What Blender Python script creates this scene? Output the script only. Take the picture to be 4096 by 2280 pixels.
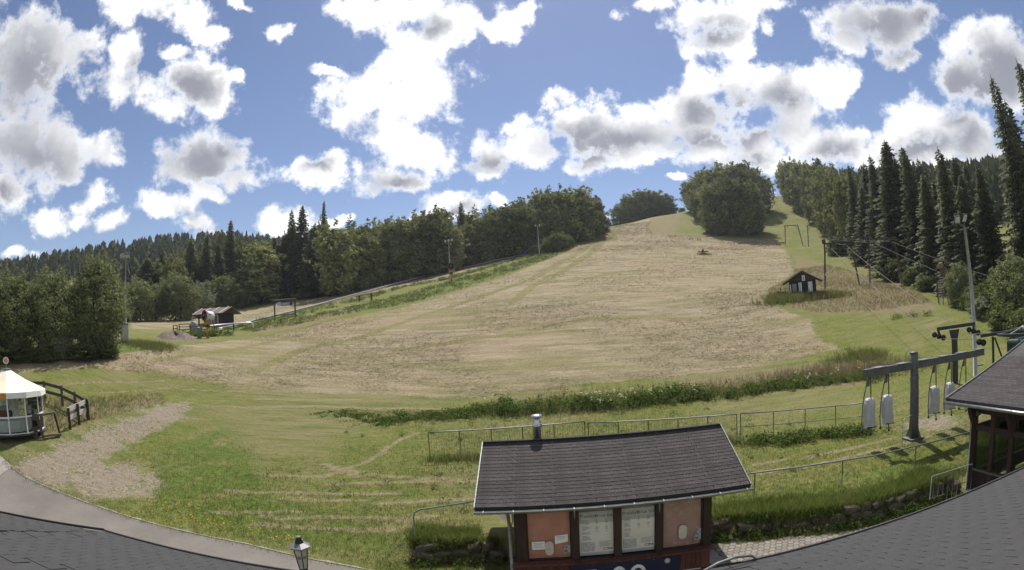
import bpy, math, random
import numpy as np
from math import radians, sin, cos, tan, pi, atan2, hypot
from mathutils import Vector, Matrix, Euler

# ------------------------------------------------------------------ scene, camera, sky, sun, exposure
for _o in list(bpy.data.objects): bpy.data.objects.remove(_o)
SC = bpy.context.scene
COL = SC.collection
SC.render.engine = 'CYCLES'
SC.cycles.max_bounces = 6; SC.cycles.diffuse_bounces = 3; SC.cycles.glossy_bounces = 2
SC.cycles.transmission_bounces = 3; SC.cycles.transparent_max_bounces = 6; SC.cycles.volume_bounces = 0
SC.cycles.caustics_reflective = False; SC.cycles.caustics_refractive = False
SC.cycles.use_denoising = True
SC.view_settings.view_transform = 'Standard'; SC.view_settings.look = 'None'
SC.view_settings.exposure = 0.68; SC.view_settings.gamma = 1.0; SC.view_settings.use_curve_mapping = False

CAM_H = 6.6
cd = bpy.data.cameras.new('camera'); cam = bpy.data.objects.new('camera', cd); COL.objects.link(cam)
cd.type = 'PANO'; cd.sensor_fit = 'HORIZONTAL'; cd.sensor_width = 36.0
cd.clip_start = 0.05; cd.clip_end = 5000
cd.panorama_type = 'FISHEYE_LENS_POLYNOMIAL'      # wide webcam lens, image height = f * angle
cd.fisheye_fov = radians(175)
cd.fisheye_polynomial_k0 = 0.0
cd.fisheye_polynomial_k1 = -1.0 / (2082.2 * 36.0 / 4096.0)
cd.fisheye_polynomial_k2 = 0.0; cd.fisheye_polynomial_k3 = 0.0; cd.fisheye_polynomial_k4 = 0.0
_p, _r = radians(4.739), radians(3.297)
_f = Vector((0, cos(_p), sin(_p))); _r0 = Vector((1, 0, 0)); _u0 = _r0.cross(_f)
_rt = _r0 * cos(_r) - _u0 * sin(_r); _up = _r0 * sin(_r) + _u0 * cos(_r)
cam.matrix_world = Matrix(((_rt.x, _up.x, -_f.x, 0), (_rt.y, _up.y, -_f.y, 0), (_rt.z, _up.z, -_f.z, CAM_H), (0, 0, 0, 1)))
SC.camera = cam

SUN_AZ, SUN_EL = 7.0, 57.0           # degrees, azimuth to the right of straight ahead
sl = bpy.data.lights.new('sun', 'SUN'); sl.energy = 4.0; sl.angle = radians(0.55); sl.color = (1.0, 0.955, 0.88)
sun = bpy.data.objects.new('sun', sl); COL.objects.link(sun)
_sd = Vector((sin(radians(SUN_AZ)) * cos(radians(SUN_EL)), cos(radians(SUN_AZ)) * cos(radians(SUN_EL)), sin(radians(SUN_EL))))
sun.rotation_euler = (-_sd).to_track_quat('-Z', 'Y').to_euler(); sun.location = (0, 0, 60)

# cumulus field: (azimuth, elevation, half width, half height) in radians; white bodies and their grey thick cores
CLOUDS = [(-1.016, 0.434, 0.123, 0.124), (-0.964, 0.505, 0.104, 0.058), (-0.89, 0.506, 0.042, 0.049), (-0.969, 0.321, 0.109, 0.082), (-0.901, 0.345, 0.066, 0.054), (-0.876, 0.297, 0.047, 0.033), (-0.978, 0.242, 0.053, 0.041), (-0.819, 0.26, 0.032, 0.031), (-0.831, 0.232, 0.038, 0.031), (-0.895, 0.201, 0.046, 0.026), (-0.84, 0.205, 0.042, 0.023), (-0.782, 0.203, 0.034, 0.023), (-0.959, 0.142, 0.05, 0.015), (-0.812, 0.326, 0.052, 0.041), (-0.841, 0.579, 0.054, 0.033), (-0.753, 0.588, 0.074, 0.033), (-0.677, 0.575, 0.054, 0.033), (-0.634, 0.543, 0.039, 0.025), (-0.688, 0.513, 0.038, 0.018), (-0.798, 0.504, 0.052, 0.045), (-0.809, 0.451, 0.073, 0.04), (-0.733, 0.448, 0.055, 0.033), (-0.635, 0.467, 0.088, 0.054), (-0.685, 0.417, 0.05, 0.031), (-0.598, 0.444, 0.055, 0.033), (-0.554, 0.484, 0.024, 0.013), (-0.572, 0.617, 0.04, 0.01), (-0.481, 0.564, 0.033, 0.018), (-0.616, 0.335, 0.096, 0.054), (-0.561, 0.345, 0.079, 0.049), (-0.67, 0.311, 0.056, 0.041), (-0.533, 0.302, 0.06, 0.029), (-0.587, 0.275, 0.051, 0.018), (-0.375, 0.308, 0.074, 0.031), (-0.407, 0.316, 0.03, 0.026), (-0.335, 0.32, 0.03, 0.029), (-0.221, 0.614, 0.202, 0.045), (-0.106, 0.589, 0.139, 0.058), (-0.167, 0.56, 0.117, 0.041), (-0.338, 0.619, 0.091, 0.029), (-0.0, 0.585, 0.089, 0.037), (0.063, 0.597, 0.05, 0.021), (-0.183, 0.507, 0.113, 0.066), (-0.274, 0.459, 0.12, 0.062), (-0.15, 0.461, 0.078, 0.058), (-0.314, 0.417, 0.054, 0.045), (-0.232, 0.402, 0.09, 0.045), (-0.183, 0.355, 0.097, 0.054), (-0.247, 0.307, 0.065, 0.041), (-0.192, 0.291, 0.069, 0.029), (-0.127, 0.331, 0.048, 0.037), (-0.369, 0.499, 0.052, 0.013), (-0.035, 0.335, 0.057, 0.054), (-0.025, 0.304, 0.039, 0.029), (0.02, 0.378, 0.035, 0.025), (0.05, 0.345, 0.061, 0.041), (0.143, 0.392, 0.067, 0.049), (0.214, 0.371, 0.106, 0.066), (0.115, 0.44, 0.05, 0.025), (0.097, 0.422, 0.036, 0.025), (0.301, 0.355, 0.114, 0.07), (0.392, 0.367, 0.097, 0.074), (0.429, 0.43, 0.05, 0.041), (0.484, 0.415, 0.081, 0.049), (0.563, 0.396, 0.098, 0.054), (0.662, 0.395, 0.076, 0.049), (0.6, 0.346, 0.07, 0.041), (0.175, 0.309, 0.061, 0.025), (0.278, 0.308, 0.078, 0.021), (0.413, 0.301, 0.078, 0.045), (0.501, 0.301, 0.086, 0.045), (0.584, 0.312, 0.078, 0.041), (0.653, 0.295, 0.086, 0.041), (0.535, 0.267, 0.094, 0.029), (0.349, 0.254, 0.032, 0.012), (0.688, 0.369, 0.04, 0.029), (0.346, 0.591, 0.084, 0.02), (0.443, 0.557, 0.087, 0.033), (0.473, 0.507, 0.08, 0.045), (0.517, 0.538, 0.077, 0.041), (0.569, 0.559, 0.078, 0.025), (0.51, 0.483, 0.037, 0.025), (0.579, 0.512, 0.028, 0.025), (0.772, 0.49, 0.098, 0.054), (0.858, 0.464, 0.101, 0.058), (0.826, 0.407, 0.063, 0.026), (0.732, 0.455, 0.055, 0.037), (0.967, 0.357, 0.11, 0.066), (1.029, 0.383, 0.08, 0.074), (1.042, 0.313, 0.069, 0.058), (0.832, 0.3, 0.073, 0.045), (0.882, 0.278, 0.094, 0.058), (0.921, 0.243, 0.093, 0.058), (0.771, 0.283, 0.06, 0.041), (0.717, 0.292, 0.052, 0.033), (0.83, 0.231, 0.102, 0.041), (0.732, 0.254, 0.068, 0.033), (-0.663, 0.244, 0.072, 0.03), (-0.698, 0.232, 0.041, 0.018), (-0.607, 0.213, 0.051, 0.023), (-0.559, 0.193, 0.05, 0.02), (-0.424, 0.219, 0.076, 0.036), (-0.458, 0.201, 0.05, 0.025), (-0.349, 0.215, 0.042, 0.025), (-0.314, 0.229, 0.019, 0.011), (-0.122, 0.248, 0.064, 0.028), (-0.083, 0.234, 0.051, 0.025), (-0.17, 0.222, 0.042, 0.021), (-0.025, 0.239, 0.027, 0.015), (0.511, 0.218, 0.022, 0.023), (0.192, 0.205, 0.015, 0.012), (0.941, 0.199, 0.059, 0.041)]
CORES = [(-0.993, 0.441, 0.121, 0.114), (-0.951, 0.313, 0.11, 0.06), (-0.982, 0.241, 0.026, 0.02), (-0.642, 0.459, 0.055, 0.032), (-0.766, 0.484, 0.031, 0.026), (-0.612, 0.332, 0.086, 0.048), (-0.574, 0.352, 0.048, 0.025), (-0.379, 0.318, 0.033, 0.014), (-0.141, 0.589, 0.045, 0.025), (-0.216, 0.292, 0.073, 0.022), (-0.032, 0.328, 0.046, 0.03), (0.139, 0.358, 0.079, 0.04), (0.243, 0.345, 0.116, 0.034), (0.185, 0.328, 0.073, 0.03), (0.475, 0.372, 0.08, 0.045), (0.402, 0.374, 0.064, 0.03), (0.394, 0.329, 0.094, 0.03), (0.507, 0.33, 0.089, 0.04), (0.565, 0.374, 0.064, 0.03), (0.482, 0.281, 0.062, 0.016), (0.657, 0.279, 0.062, 0.022), (0.81, 0.475, 0.123, 0.055), (0.903, 0.468, 0.078, 0.04), (0.839, 0.419, 0.054, 0.025), (0.966, 0.333, 0.1, 0.045), (1.026, 0.357, 0.064, 0.05), (0.835, 0.25, 0.092, 0.026), (0.924, 0.253, 0.056, 0.045), (0.902, 0.288, 0.041, 0.018), (0.461, 0.524, 0.069, 0.026), (-0.631, 0.224, 0.02, 0.01), (-0.099, 0.234, 0.031, 0.012), (0.173, 0.367, 0.043, 0.03)]
SKY_STRENGTH = 0.10
world = bpy.data.worlds.new('World'); SC.world = world; world.use_nodes = True
WT_ = world.node_tree; WT_.nodes.clear()
def wn(t, **kw):
    n = WT_.nodes.new(t)
    for k, v in kw.items(): setattr(n, k, v)
    return n
def wl(a, b): WT_.links.new(a, b)
def wmath(op, a, b=None, c=None, clamp=False):
    n = wn('ShaderNodeMath', operation=op, use_clamp=clamp)
    for i, v in enumerate((a, b, c)):
        if v is None: continue
        if isinstance(v, (int, float)): n.inputs[i].default_value = v
        else: wl(v, n.inputs[i])
    return n.outputs[0]
def wvec(op, a, b):
    n = wn('ShaderNodeVectorMath', operation=op)
    for i, v in enumerate((a, b)):
        if isinstance(v, tuple): n.inputs[i].default_value = v
        elif v is not None: wl(v, n.inputs[i])
    return n
def wmap(v, a, b, c=0.0, d=1.0, kind='SMOOTHSTEP'):
    n = wn('ShaderNodeMapRange', interpolation_type=kind); wl(v, n.inputs[0])
    for i, q in enumerate((a, b, c, d)): n.inputs[1 + i].default_value = q
    return n.outputs[0]
tc = wn('ShaderNodeTexCoord'); sep = wn('ShaderNodeSeparateXYZ'); wl(tc.outputs['Generated'], sep.inputs[0])
w_az = wmath('ARCTAN2', sep.outputs[0], sep.outputs[1]); w_el = wmath('ARCSINE', sep.outputs[2])
cmb = wn('ShaderNodeCombineXYZ'); wl(w_az, cmb.inputs[0]); wl(w_el, cmb.inputs[1])
def wnoise(scale, detail, rough, src, lac=2.0):
    n = wn('ShaderNodeTexNoise', noise_dimensions='3D'); n.inputs['Scale'].default_value = scale
    n.inputs['Detail'].default_value = detail; n.inputs['Roughness'].default_value = rough; n.inputs['Lacunarity'].default_value = lac
    wl(src, n.inputs['Vector']); return n
warp = wnoise(9.0, 6.0, 0.62, cmb.outputs[0])
wofs = wvec('MULTIPLY', wvec('SUBTRACT', warp.outputs['Color'], (0.5, 0.5, 0.5)).outputs[0], (0.125, 0.095, 0.0))
pos = wvec('ADD', cmb.outputs[0], wofs.outputs[0]).outputs[0]
def blobfield(items, smooth):
    acc = None
    for (a, e, sa, se) in items:
        m = wn('ShaderNodeVectorMath', operation='MULTIPLY_ADD'); wl(pos, m.inputs[0])
        m.inputs[1].default_value = (1 / sa, 1 / se, 0.0); m.inputs[2].default_value = (-a / sa, -e / se, 0.0)
        v = wvec('LENGTH', m.outputs[0], None).outputs['Value']
        acc = v if acc is None else wmath('SMOOTH_MIN', acc, v, smooth)
    return wmath('SUBTRACT', 1.0, acc)
fine = wnoise(14.0, 8.0, 0.64, cmb.outputs[0]); fine2 = wnoise(7.0, 5.0, 0.55, pos)
edge = wmath('MULTIPLY_ADD', fine.outputs["Fac"], 2.9, -1.50)
billow = wmap(wmath('ADD', wmath('MULTIPLY', fine2.outputs['Fac'], 0.6), wmath('MULTIPLY', fine.outputs['Fac'], 0.5)), 0.40, 0.64)
sunward = wmath('POWER', wmath('MAXIMUM', wvec('DOT_PRODUCT', tc.outputs['Generated'], tuple(_sd)).outputs['Value'], 0.0), 4.0)
glow = wmath('MULTIPLY_ADD', sunward, 0.35, 0.78)        # thin cloud forward-scatters towards the sun
lit = wn('ShaderNodeMix', data_type='RGBA'); wl(billow, lit.inputs[0]); lit.inputs[6].default_value = (0.60, 0.61, 0.64, 1); lit.inputs[7].default_value = (1.0, 1.0, 1.0, 1)
litg = wn('ShaderNodeVectorMath', operation='SCALE'); wl(lit.outputs[2], litg.inputs[0]); wl(glow, litg.inputs[3])
sky = wn('ShaderNodeTexSky', sky_type='NISHITA'); sky.sun_disc = False; sky.sun_elevation = radians(SUN_EL); sky.sun_rotation = radians(SUN_AZ)
sky.altitude = 600; sky.air_density = 1.0; sky.dust_density = 0.5; sky.ozone_density = 1.6
skyc = wn('ShaderNodeHueSaturation'); skyc.inputs['Saturation'].default_value = 1.02; skyc.inputs['Value'].default_value = 0.50; tintn = wvec('MULTIPLY', sky.outputs[0], (1.17, 1.16, 1.27)); wl(tintn.outputs[0], skyc.inputs['Color'])
def cloud_sky(body, core):
    dens = wmath('ADD', wmath('MULTIPLY', wmath('MAXIMUM', body, -1.2), 1.15), edge)
    cloud_a = wmap(dens, -0.10, 0.62)
    thick = wmath('ADD', wmath('MAXIMUM', core, -1.0), wmath('MULTIPLY_ADD', fine2.outputs['Fac'], 1.5, -0.66))
    thick = wmath('ADD', thick, wmath('MULTIPLY_ADD', fine.outputs['Fac'], 0.5, -0.25))
    grey = wmath('MULTIPLY', wmap(thick, -0.7, 1.1), wmap(dens, 0.1, 0.7))
    shade = wn('ShaderNodeMix', data_type='RGBA'); wl(grey, shade.inputs[0]); wl(litg.outputs[0], shade.inputs[6]); shade.inputs[7].default_value = (0.20, 0.208, 0.245, 1)
    up_ = wn('ShaderNodeVectorMath', operation='SCALE'); wl(shade.outputs[2], up_.inputs[0]); up_.inputs[3].default_value = 1.0 / SKY_STRENGTH
    mixs = wn('ShaderNodeMix', data_type='RGBA'); wl(cloud_a, mixs.inputs[0]); wl(skyc.outputs[0], mixs.inputs[6]); wl(up_.outputs[0], mixs.inputs[7])
    bg = wn('ShaderNodeBackground'); bg.inputs[1].default_value = SKY_STRENGTH; wl(mixs.outputs[2], bg.inputs[0])
    return bg.outputs[0]
def split(fac, a, b):
    m = wn('ShaderNodeMixShader'); wl(fac, m.inputs[0]); wl(a, m.inputs[1]); wl(b, m.inputs[2]); return m.outputs[0]
# the cloud list is evaluated in sectors of azimuth, each with the clouds that reach into it
CUTS = [-1.3, -0.72, -0.36, -0.05, 0.30, 0.62, 1.3]
def near_items(items, lo, hi): return [q for q in items if q[0] + q[2] * 1.9 + 0.06 > lo and q[0] - q[2] * 1.9 - 0.06 < hi]
chain = None
for i in range(len(CUTS) - 2, -1, -1):
    lo, hi = CUTS[i], CUTS[i + 1]
    sh = cloud_sky(blobfield(near_items(CLOUDS, lo, hi), 0.22), blobfield(near_items(CORES, lo, hi), 0.3))
    chain = sh if chain is None else split(wmath('GREATER_THAN', w_az, hi), sh, chain)
# beyond the surveyed clouds the same broken cumulus goes on over the whole sky
far_n = wnoise(2.6, 3.0, 0.5, pos); far_f = wmath('MULTIPLY_ADD', far_n.outputs['Fac'], 5.0, -2.35)
rest = cloud_sky(far_f, wmath('SUBTRACT', far_f, 0.7))
outside = wmath('MAXIMUM', wmath('GREATER_THAN', wmath('ABSOLUTE', w_az), 1.22), wmath('GREATER_THAN', w_el, 0.80))
wo = wn('ShaderNodeOutputWorld'); wl(split(outside, chain, rest), wo.inputs[0])
world.cycles.sampling_method = 'MANUAL'; world.cycles.sample_map_resolution = 512

# ------------------------------------------------------------------ helpers
R = random.Random(11); NR = np.random.default_rng(11)
M = {}
def mat(name, c1, c2=None, scale=4.0, rough=0.75, bump=0.0, metal=0.0, detail=5.0, spec=0.3, stretch=(1, 1, 1), lo=0.35, hi=0.65, island=0.0, objrand=0.0, bscale=None, trans=0.0, c3=None, c3scale=30.0, c3amt=0.5):
    m = bpy.data.materials.new(name); m.use_nodes = True; nt = m.node_tree; N = nt.nodes; L = nt.links
    b = N['Principled BSDF']; out = N['Material Output']
    b.inputs['Roughness'].default_value = rough; b.inputs['Metallic'].default_value = metal; b.inputs['Specular IOR Level'].default_value = spec
    c2 = c2 or tuple(v * 0.75 for v in c1)
    tc = N.new('ShaderNodeTexCoord'); mp = N.new('ShaderNodeMapping'); L.new(tc.outputs['Object'], mp.inputs[0]); mp.inputs['Scale'].default_value = stretch
    nz = N.new('ShaderNodeTexNoise'); nz.inputs['Scale'].default_value = scale; nz.inputs['Detail'].default_value = detail; nz.inputs['Roughness'].default_value = 0.6; L.new(mp.outputs[0], nz.inputs['Vector'])
    mr = N.new('ShaderNodeMapRange'); mr.inputs[1].default_value = lo; mr.inputs[2].default_value = hi; L.new(nz.outputs['Fac'], mr.inputs[0])
    mx = N.new('ShaderNodeMix'); mx.data_type = 'RGBA'; mx.inputs[6].default_value = (*c1, 1); mx.inputs[7].default_value = (*c2, 1); L.new(mr.outputs[0], mx.inputs[0])
    col = mx.outputs[2]
    if c3:
        n3 = N.new('ShaderNodeTexNoise'); n3.inputs['Scale'].default_value = c3scale; n3.inputs['Detail'].default_value = 3; L.new(mp.outputs[0], n3.inputs['Vector'])
        m3 = N.new('ShaderNodeMapRange'); m3.inputs[1].default_value = 0.58; m3.inputs[2].default_value = 0.68; m3.inputs[4].default_value = c3amt; L.new(n3.outputs['Fac'], m3.inputs[0])
        x3 = N.new('ShaderNodeMix'); x3.data_type = 'RGBA'; L.new(m3.outputs[0], x3.inputs[0]); L.new(col, x3.inputs[6]); x3.inputs[7].default_value = (*c3, 1); col = x3.outputs[2]
    if island or objrand:
        v = None
        if island:
            g = N.new('ShaderNodeNewGeometry'); a = N.new('ShaderNodeMath'); a.operation = 'MULTIPLY_ADD'; L.new(g.outputs['Random Per Island'], a.inputs[0]); a.inputs[1].default_value = 2 * island; a.inputs[2].default_value = 1 - island; v = a.outputs[0]
        if objrand:
            oi = N.new('ShaderNodeObjectInfo'); a2 = N.new('ShaderNodeMath'); a2.operation = 'MULTIPLY_ADD'; L.new(oi.outputs['Random'], a2.inputs[0]); a2.inputs[1].default_value = 2 * objrand; a2.inputs[2].default_value = 1 - objrand
            if v is None: v = a2.outputs[0]
            else:
                a3 = N.new('ShaderNodeMath'); a3.operation = 'MULTIPLY'; L.new(v, a3.inputs[0]); L.new(a2.outputs[0], a3.inputs[1]); v = a3.outputs[0]
        sc = N.new('ShaderNodeVectorMath'); sc.operation = 'SCALE'; L.new(col, sc.inputs[0]); L.new(v, sc.inputs[3]); col = sc.outputs[0]
    L.new(col, b.inputs['Base Color'])
    if bump:
        nb = N.new('ShaderNodeTexNoise'); nb.inputs['Scale'].default_value = bscale or scale * 3; nb.inputs['Detail'].default_value = 4; L.new(mp.outputs[0], nb.inputs['Vector'])
        bp = N.new('ShaderNodeBump'); bp.inputs['Strength'].default_value = bump; bp.inputs['Distance'].default_value = 0.02; L.new(nb.outputs['Fac'], bp.inputs['Height']); L.new(bp.outputs[0], b.inputs['Normal'])
    if trans:
        tr = N.new('ShaderNodeBsdfTranslucent'); L.new(col, tr.inputs[0]); ms = N.new('ShaderNodeMixShader'); ms.inputs[0].default_value = trans
        df = N.new('ShaderNodeBsdfDiffuse'); L.new(col, df.inputs[0])
        L.new(df.outputs[0], ms.inputs[1]); L.new(tr.outputs[0], ms.inputs[2]); L.new(ms.outputs[0], out.inputs[0]); N.remove(b)
    M[name] = m; return m
def glass(name, tint=(0.9, 0.95, 0.95), gloss=0.12):
    m = bpy.data.materials.new(name); m.use_nodes = True; N = m.node_tree.nodes; L = m.node_tree.links
    N.remove(N['Principled BSDF'])
    t = N.new('ShaderNodeBsdfTransparent'); t.inputs[0].default_value = (*tint, 1); g = N.new('ShaderNodeBsdfGlossy'); g.inputs['Roughness'].default_value = 0.03; g.inputs[0].default_value = (0.9, 0.92, 0.95, 1)
    lw = N.new('ShaderNodeLayerWeight'); lw.inputs[0].default_value = gloss * 2; ms = N.new('ShaderNodeMixShader'); L.new(lw.outputs['Fresnel'], ms.inputs[0]); L.new(t.outputs[0], ms.inputs[1]); L.new(g.outputs[0], ms.inputs[2]); L.new(ms.outputs[0], N['Material Output'].inputs[0])
    M[name] = m; return m

class MB:
    """collects shapes and links them as one mesh object"""
    def __init__(s): s.v = []; s.f = []
    def add(s, vs, fs):
        o = len(s.v); s.v += [tuple(p) for p in vs]; s.f += [tuple(i + o for i in f) for f in fs]; return s
    def box(s, x0, x1, y0, y1, z0, z1, mtx=None):
        vs = [Vector(p) for p in ((x0,y0,z0),(x1,y0,z0),(x1,y1,z0),(x0,y1,z0),(x0,y0,z1),(x1,y0,z1),(x1,y1,z1),(x0,y1,z1))]
        if mtx is not None: vs = [mtx @ p for p in vs]
        return s.add(vs, [(3,2,1,0),(4,5,6,7),(0,1,5,4),(1,2,6,5),(2,3,7,6),(3,0,4,7)])
    def bar(s, p0, p1, w, h, up=(0, 0, 1)):
        """box beam from p0 to p1, w wide (sideways), h high"""
        p0 = Vector(p0); p1 = Vector(p1); d = (p1 - p0).normalized(); u = Vector(up); sd = d.cross(u)
        if sd.length < 1e-4: sd = d.cross(Vector((0, 1, 0)))
        sd.normalize(); u = sd.cross(d).normalized()
        vs = []
        for p in (p0, p1):
            for a, b in ((-1,-1),(1,-1),(1,1),(-1,1)): vs.append(p + sd * (a * w / 2) + u * (b * h / 2))
        return s.add(vs, [(0,1,2,3),(7,6,5,4),(0,4,5,1),(1,5,6,2),(2,6,7,3),(3,7,4,0)])
    def path(s, pts, r, n=8, caps=True):
        """tube along points; r a number or a list"""
        pts = [Vector(p) for p in pts]; k = len(pts); rs = r if isinstance(r, (list, tuple)) else [r] * k
        o = len(s.v); ref = None
        for i, p in enumerate(pts):
            d = (pts[min(i + 1, k - 1)] - pts[max(i - 1, 0)]).normalized()
            if ref is None: ref = Vector((0, 0, 1)) if abs(d.z) < 0.9 else Vector((1, 0, 0))
            a = d.cross(ref).normalized(); b = d.cross(a).normalized(); ref = a.cross(d)
            for j in range(n):
                t = 2 * pi * j / n; s.v.append(tuple(p + (a * cos(t) + b * sin(t)) * rs[i]))
        for i in range(k - 1):
            for j in range(n): s.f.append((o+i*n+j, o+i*n+(j+1) % n, o+(i+1)*n+(j+1) % n, o+(i+1)*n+j))
        if caps:
            s.f.append(tuple(o + j for j in range(n))); s.f.append(tuple(o+(k-1)*n+j for j in reversed(range(n))))
        return s
    def lathe(s, prof, n=16, c=(0, 0, 0), axis=None, close=True):
        """profile (r, z) turned about z at c, or about the given axis"""
        o = len(s.v); k = len(prof); q = Vector((0, 0, 1)).rotation_difference(Vector(axis)) if axis else None
        for (r, z) in prof:
            for j in range(n):
                t = 2 * pi * j / n; p = Vector((r * cos(t), r * sin(t), z))
                if q: p = q @ p
                s.v.append((p.x + c[0], p.y + c[1], p.z + c[2]))
        for i in range(k - 1):
            for j in range(n): s.f.append((o+i*n+j, o+i*n+(j+1) % n, o+(i+1)*n+(j+1) % n, o+(i+1)*n+j))
        if close:
            s.f.append(tuple(o + j for j in reversed(range(n)))); s.f.append(tuple(o+(k-1)*n+j for j in range(n)))
        return s
    def prism(s, poly, z0, z1, mtx=None):
        n = len(poly); vs = [Vector((x, y, z0)) for x, y in poly] + [Vector((x, y, z1)) for x, y in poly]
        if mtx is not None: vs = [mtx @ p for p in vs]
        return s.add(vs, [tuple(reversed(range(n))), tuple(range(n, 2*n))] + [(i, (i+1) % n, n+(i+1) % n, n+i) for i in range(n)])
    def mesh(s, name, m, smooth=False):
        me = bpy.data.meshes.new(name); me.from_pydata(s.v, [], s.f); me.update()
        if smooth: me.shade_smooth()
        if m is not None: me.materials.append(M[m] if isinstance(m, str) else m)
        return me
    def build(s, name, m, parent=None, smooth=False, bevel=0.0, **kw):
        o = bpy.data.objects.new(name, s.mesh(name, m, smooth)); COL.objects.link(o)
        if parent is not None: o.parent = parent
        if bevel:
            b = o.modifiers.new('b', 'BEVEL'); b.width = bevel; b.segments = 2; b.limit_method = 'ANGLE'
        for k, v in kw.items(): o[k] = v
        return o
def tag(o, label, cat, group=None, kind=None):
    o['label'] = label
    if cat: o['category'] = cat
    if group: o['group'] = group
    if kind: o['kind'] = kind
    return o
def thing(name, label, cat, loc=(0, 0, 0), rz=0.0, group=None):
    o = bpy.data.objects.new(name, None); o.empty_display_size = 0.3; COL.objects.link(o); o.location = loc; o.rotation_euler = (0, 0, rz)
    return tag(o, label, cat, group)
def link_mesh(name, me, parent=None, loc=(0, 0, 0), rot=(0, 0, 0), sca=(1, 1, 1)):
    o = bpy.data.objects.new(name, me); COL.objects.link(o); o.parent = parent; o.location = loc; o.rotation_euler = rot; o.scale = sca; return o
def np_mesh(name, V, Fq, m, smooth=False):
    """mesh from numpy arrays, Fq (n,3) or (n,4)"""
    me = bpy.data.meshes.new(name); V = np.asarray(V, np.float32); Fq = np.asarray(Fq, np.int32); k = Fq.shape[1]; n = len(Fq)
    me.vertices.add(len(V)); me.vertices.foreach_set('co', V.ravel()); me.loops.add(n * k); me.loops.foreach_set('vertex_index', Fq.ravel())
    me.polygons.add(n); me.polygons.foreach_set('loop_start', np.arange(0, n * k, k, dtype=np.int32)); me.update(calc_edges=True); me.validate()
    if smooth: me.shade_smooth()
    if m is not None: me.materials.append(M[m] if isinstance(m, str) else m)
    return me
def copy_tree(o, parent=None):
    c = o.copy(); COL.objects.link(c)
    if parent is not None: c.parent = parent
    for ch in list(o.children): copy_tree(ch, c)
    return c
def text(name, body, size, m, parent, loc, rot, align='CENTER', extrude=0.0):
    cu = bpy.data.curves.new(name, 'FONT'); cu.body = body; cu.size = size; cu.align_x = align; cu.align_y = 'CENTER'; cu.extrude = extrude; cu.resolution_u = 3
    tmp = bpy.data.objects.new(name, cu); COL.objects.link(tmp); dg = bpy.context.evaluated_depsgraph_get(); me = bpy.data.meshes.new_from_object(tmp.evaluated_get(dg))
    bpy.data.objects.remove(tmp); bpy.data.curves.remove(cu); me.materials.clear(); me.materials.append(M[m]); o = bpy.data.objects.new(name, me); COL.objects.link(o); o.parent = parent; o.location = loc; o.rotation_euler = rot; o['kind'] = 'stuff'; return o

# ------------------------------------------------------------------ terrain
# (azimuth deg from the view axis, distance m, height m) survey points of the slope
SURVEY=[
(-75,0,0),(-60,8,0),(60,8,0),(0,10,0),(0,-12,0),(90,20,0),(-90,20,0.1),(180,40,0),(135,60,0),(-135,60,0),
(-30,14,0.0),(-45,20,0.2),(-58,27,0.55),(-50,33,1.75),(-56,33,1.75),(-66,30,1.2),(-38,30,1.2),(-25,22,0.6),(-40,42,3.3),(-54,45,4.4),(-20,31,1.9),(-30,45,4.2),(-48,46,4.9),(-43,57.5,6.8),(-60,60,7.5),(-70,60,7),
(-33.8,75,7.0),(-30,92,9.4),(-29,84,8.2),(-43,95,9.6),(-32,125,12.0),(-20,135,17.0),(-45,140,14),(-62,120,14),(-80,120,15),
(-10,22.8,1.0),(0,16,0.55),(10,22.5,1.0),(24,23.1,1.0),(10,16,.5),(26,16.8,.45),(36,18,.5),(44,19.2,.55),(43.2,23.7,.62),(55,24,.6),(70,25,.5),
(-5,33,2.0),(-5,60,7.2),(-6.8,109,17.0),(-11,140,20.5),(-4,165,27.0),(-2,195,33.5),(-14,100,13.5),(-20,80,9.5),
(10,33,2.0),(10,45,4.2),(10,60,7.5),(10,80,12),(10,120,21.5),(10,160,31.2),(10,200,40.8),(10.2,235,49.7),(4.5,215,40.5),(8,275,50.5),(9,350,49),(2,300,42),
(20,36,2.0),(20,60,6),(20,100,14),(20,150,25.3),(20,200,38.2),(20,250,54),(20.4,290,65.3),(16,265,58.5),(20,340,68),(14,330,58),(20,450,66),
(31,42,2.3),(31.6,72,8.2),(30,120,15.5),(30.4,171,25.8),(27,190,32.5),(29.5,230,43),(29.3,280,61),(29.2,320,74.6),(29.2,360,78),(29,450,76),
(40,47,2.9),(40,95,9.5),(36,83,8.9),(43,110,12),(40,200,31),(40,300,62),(50.4,38,1.3),(50,75,5.6),(56,62,4.6),(65,60,4),(52,120,14),(60,200,32),(50,300,58),(75,120,10),(48,450,75),(80,300,40),
(-8,250,38),(-10,400,50),(-20,220,27),(-33,240,32),(-30,390,73),(-44,260,31),(-42,400,67),(-51,395,54),(-35,390,71),(-60,260,24),(-57,400,45),(-75,400,24),(-20,450,64),(-90,300,20),(90,300,20),(0,600,45),(40,700,75),(-40,700,50),(110,300,0),(-110,300,0),(180,300,-5)]
SX=np.array([d*sin(radians(a)) for a,d,z in SURVEY]);SY=np.array([d*cos(radians(a)) for a,d,z in SURVEY]);SZ=np.array([z for a,d,z in SURVEY],float)
def _k(r): return r
NSV=len(SX)
_RR=np.hypot(SX[:,None]-SX,SY[:,None]-SY)
_AA=np.zeros((NSV+3,NSV+3));_AA[:NSV,:NSV]=_k(_RR)-np.eye(NSV)*0.6;_AA[:NSV,NSV]=_AA[NSV,:NSV]=1;_AA[:NSV,NSV+1]=_AA[NSV+1,:NSV]=SX;_AA[:NSV,NSV+2]=_AA[NSV+2,:NSV]=SY
WT=np.linalg.solve(_AA,np.r_[SZ,0,0,0])
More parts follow.
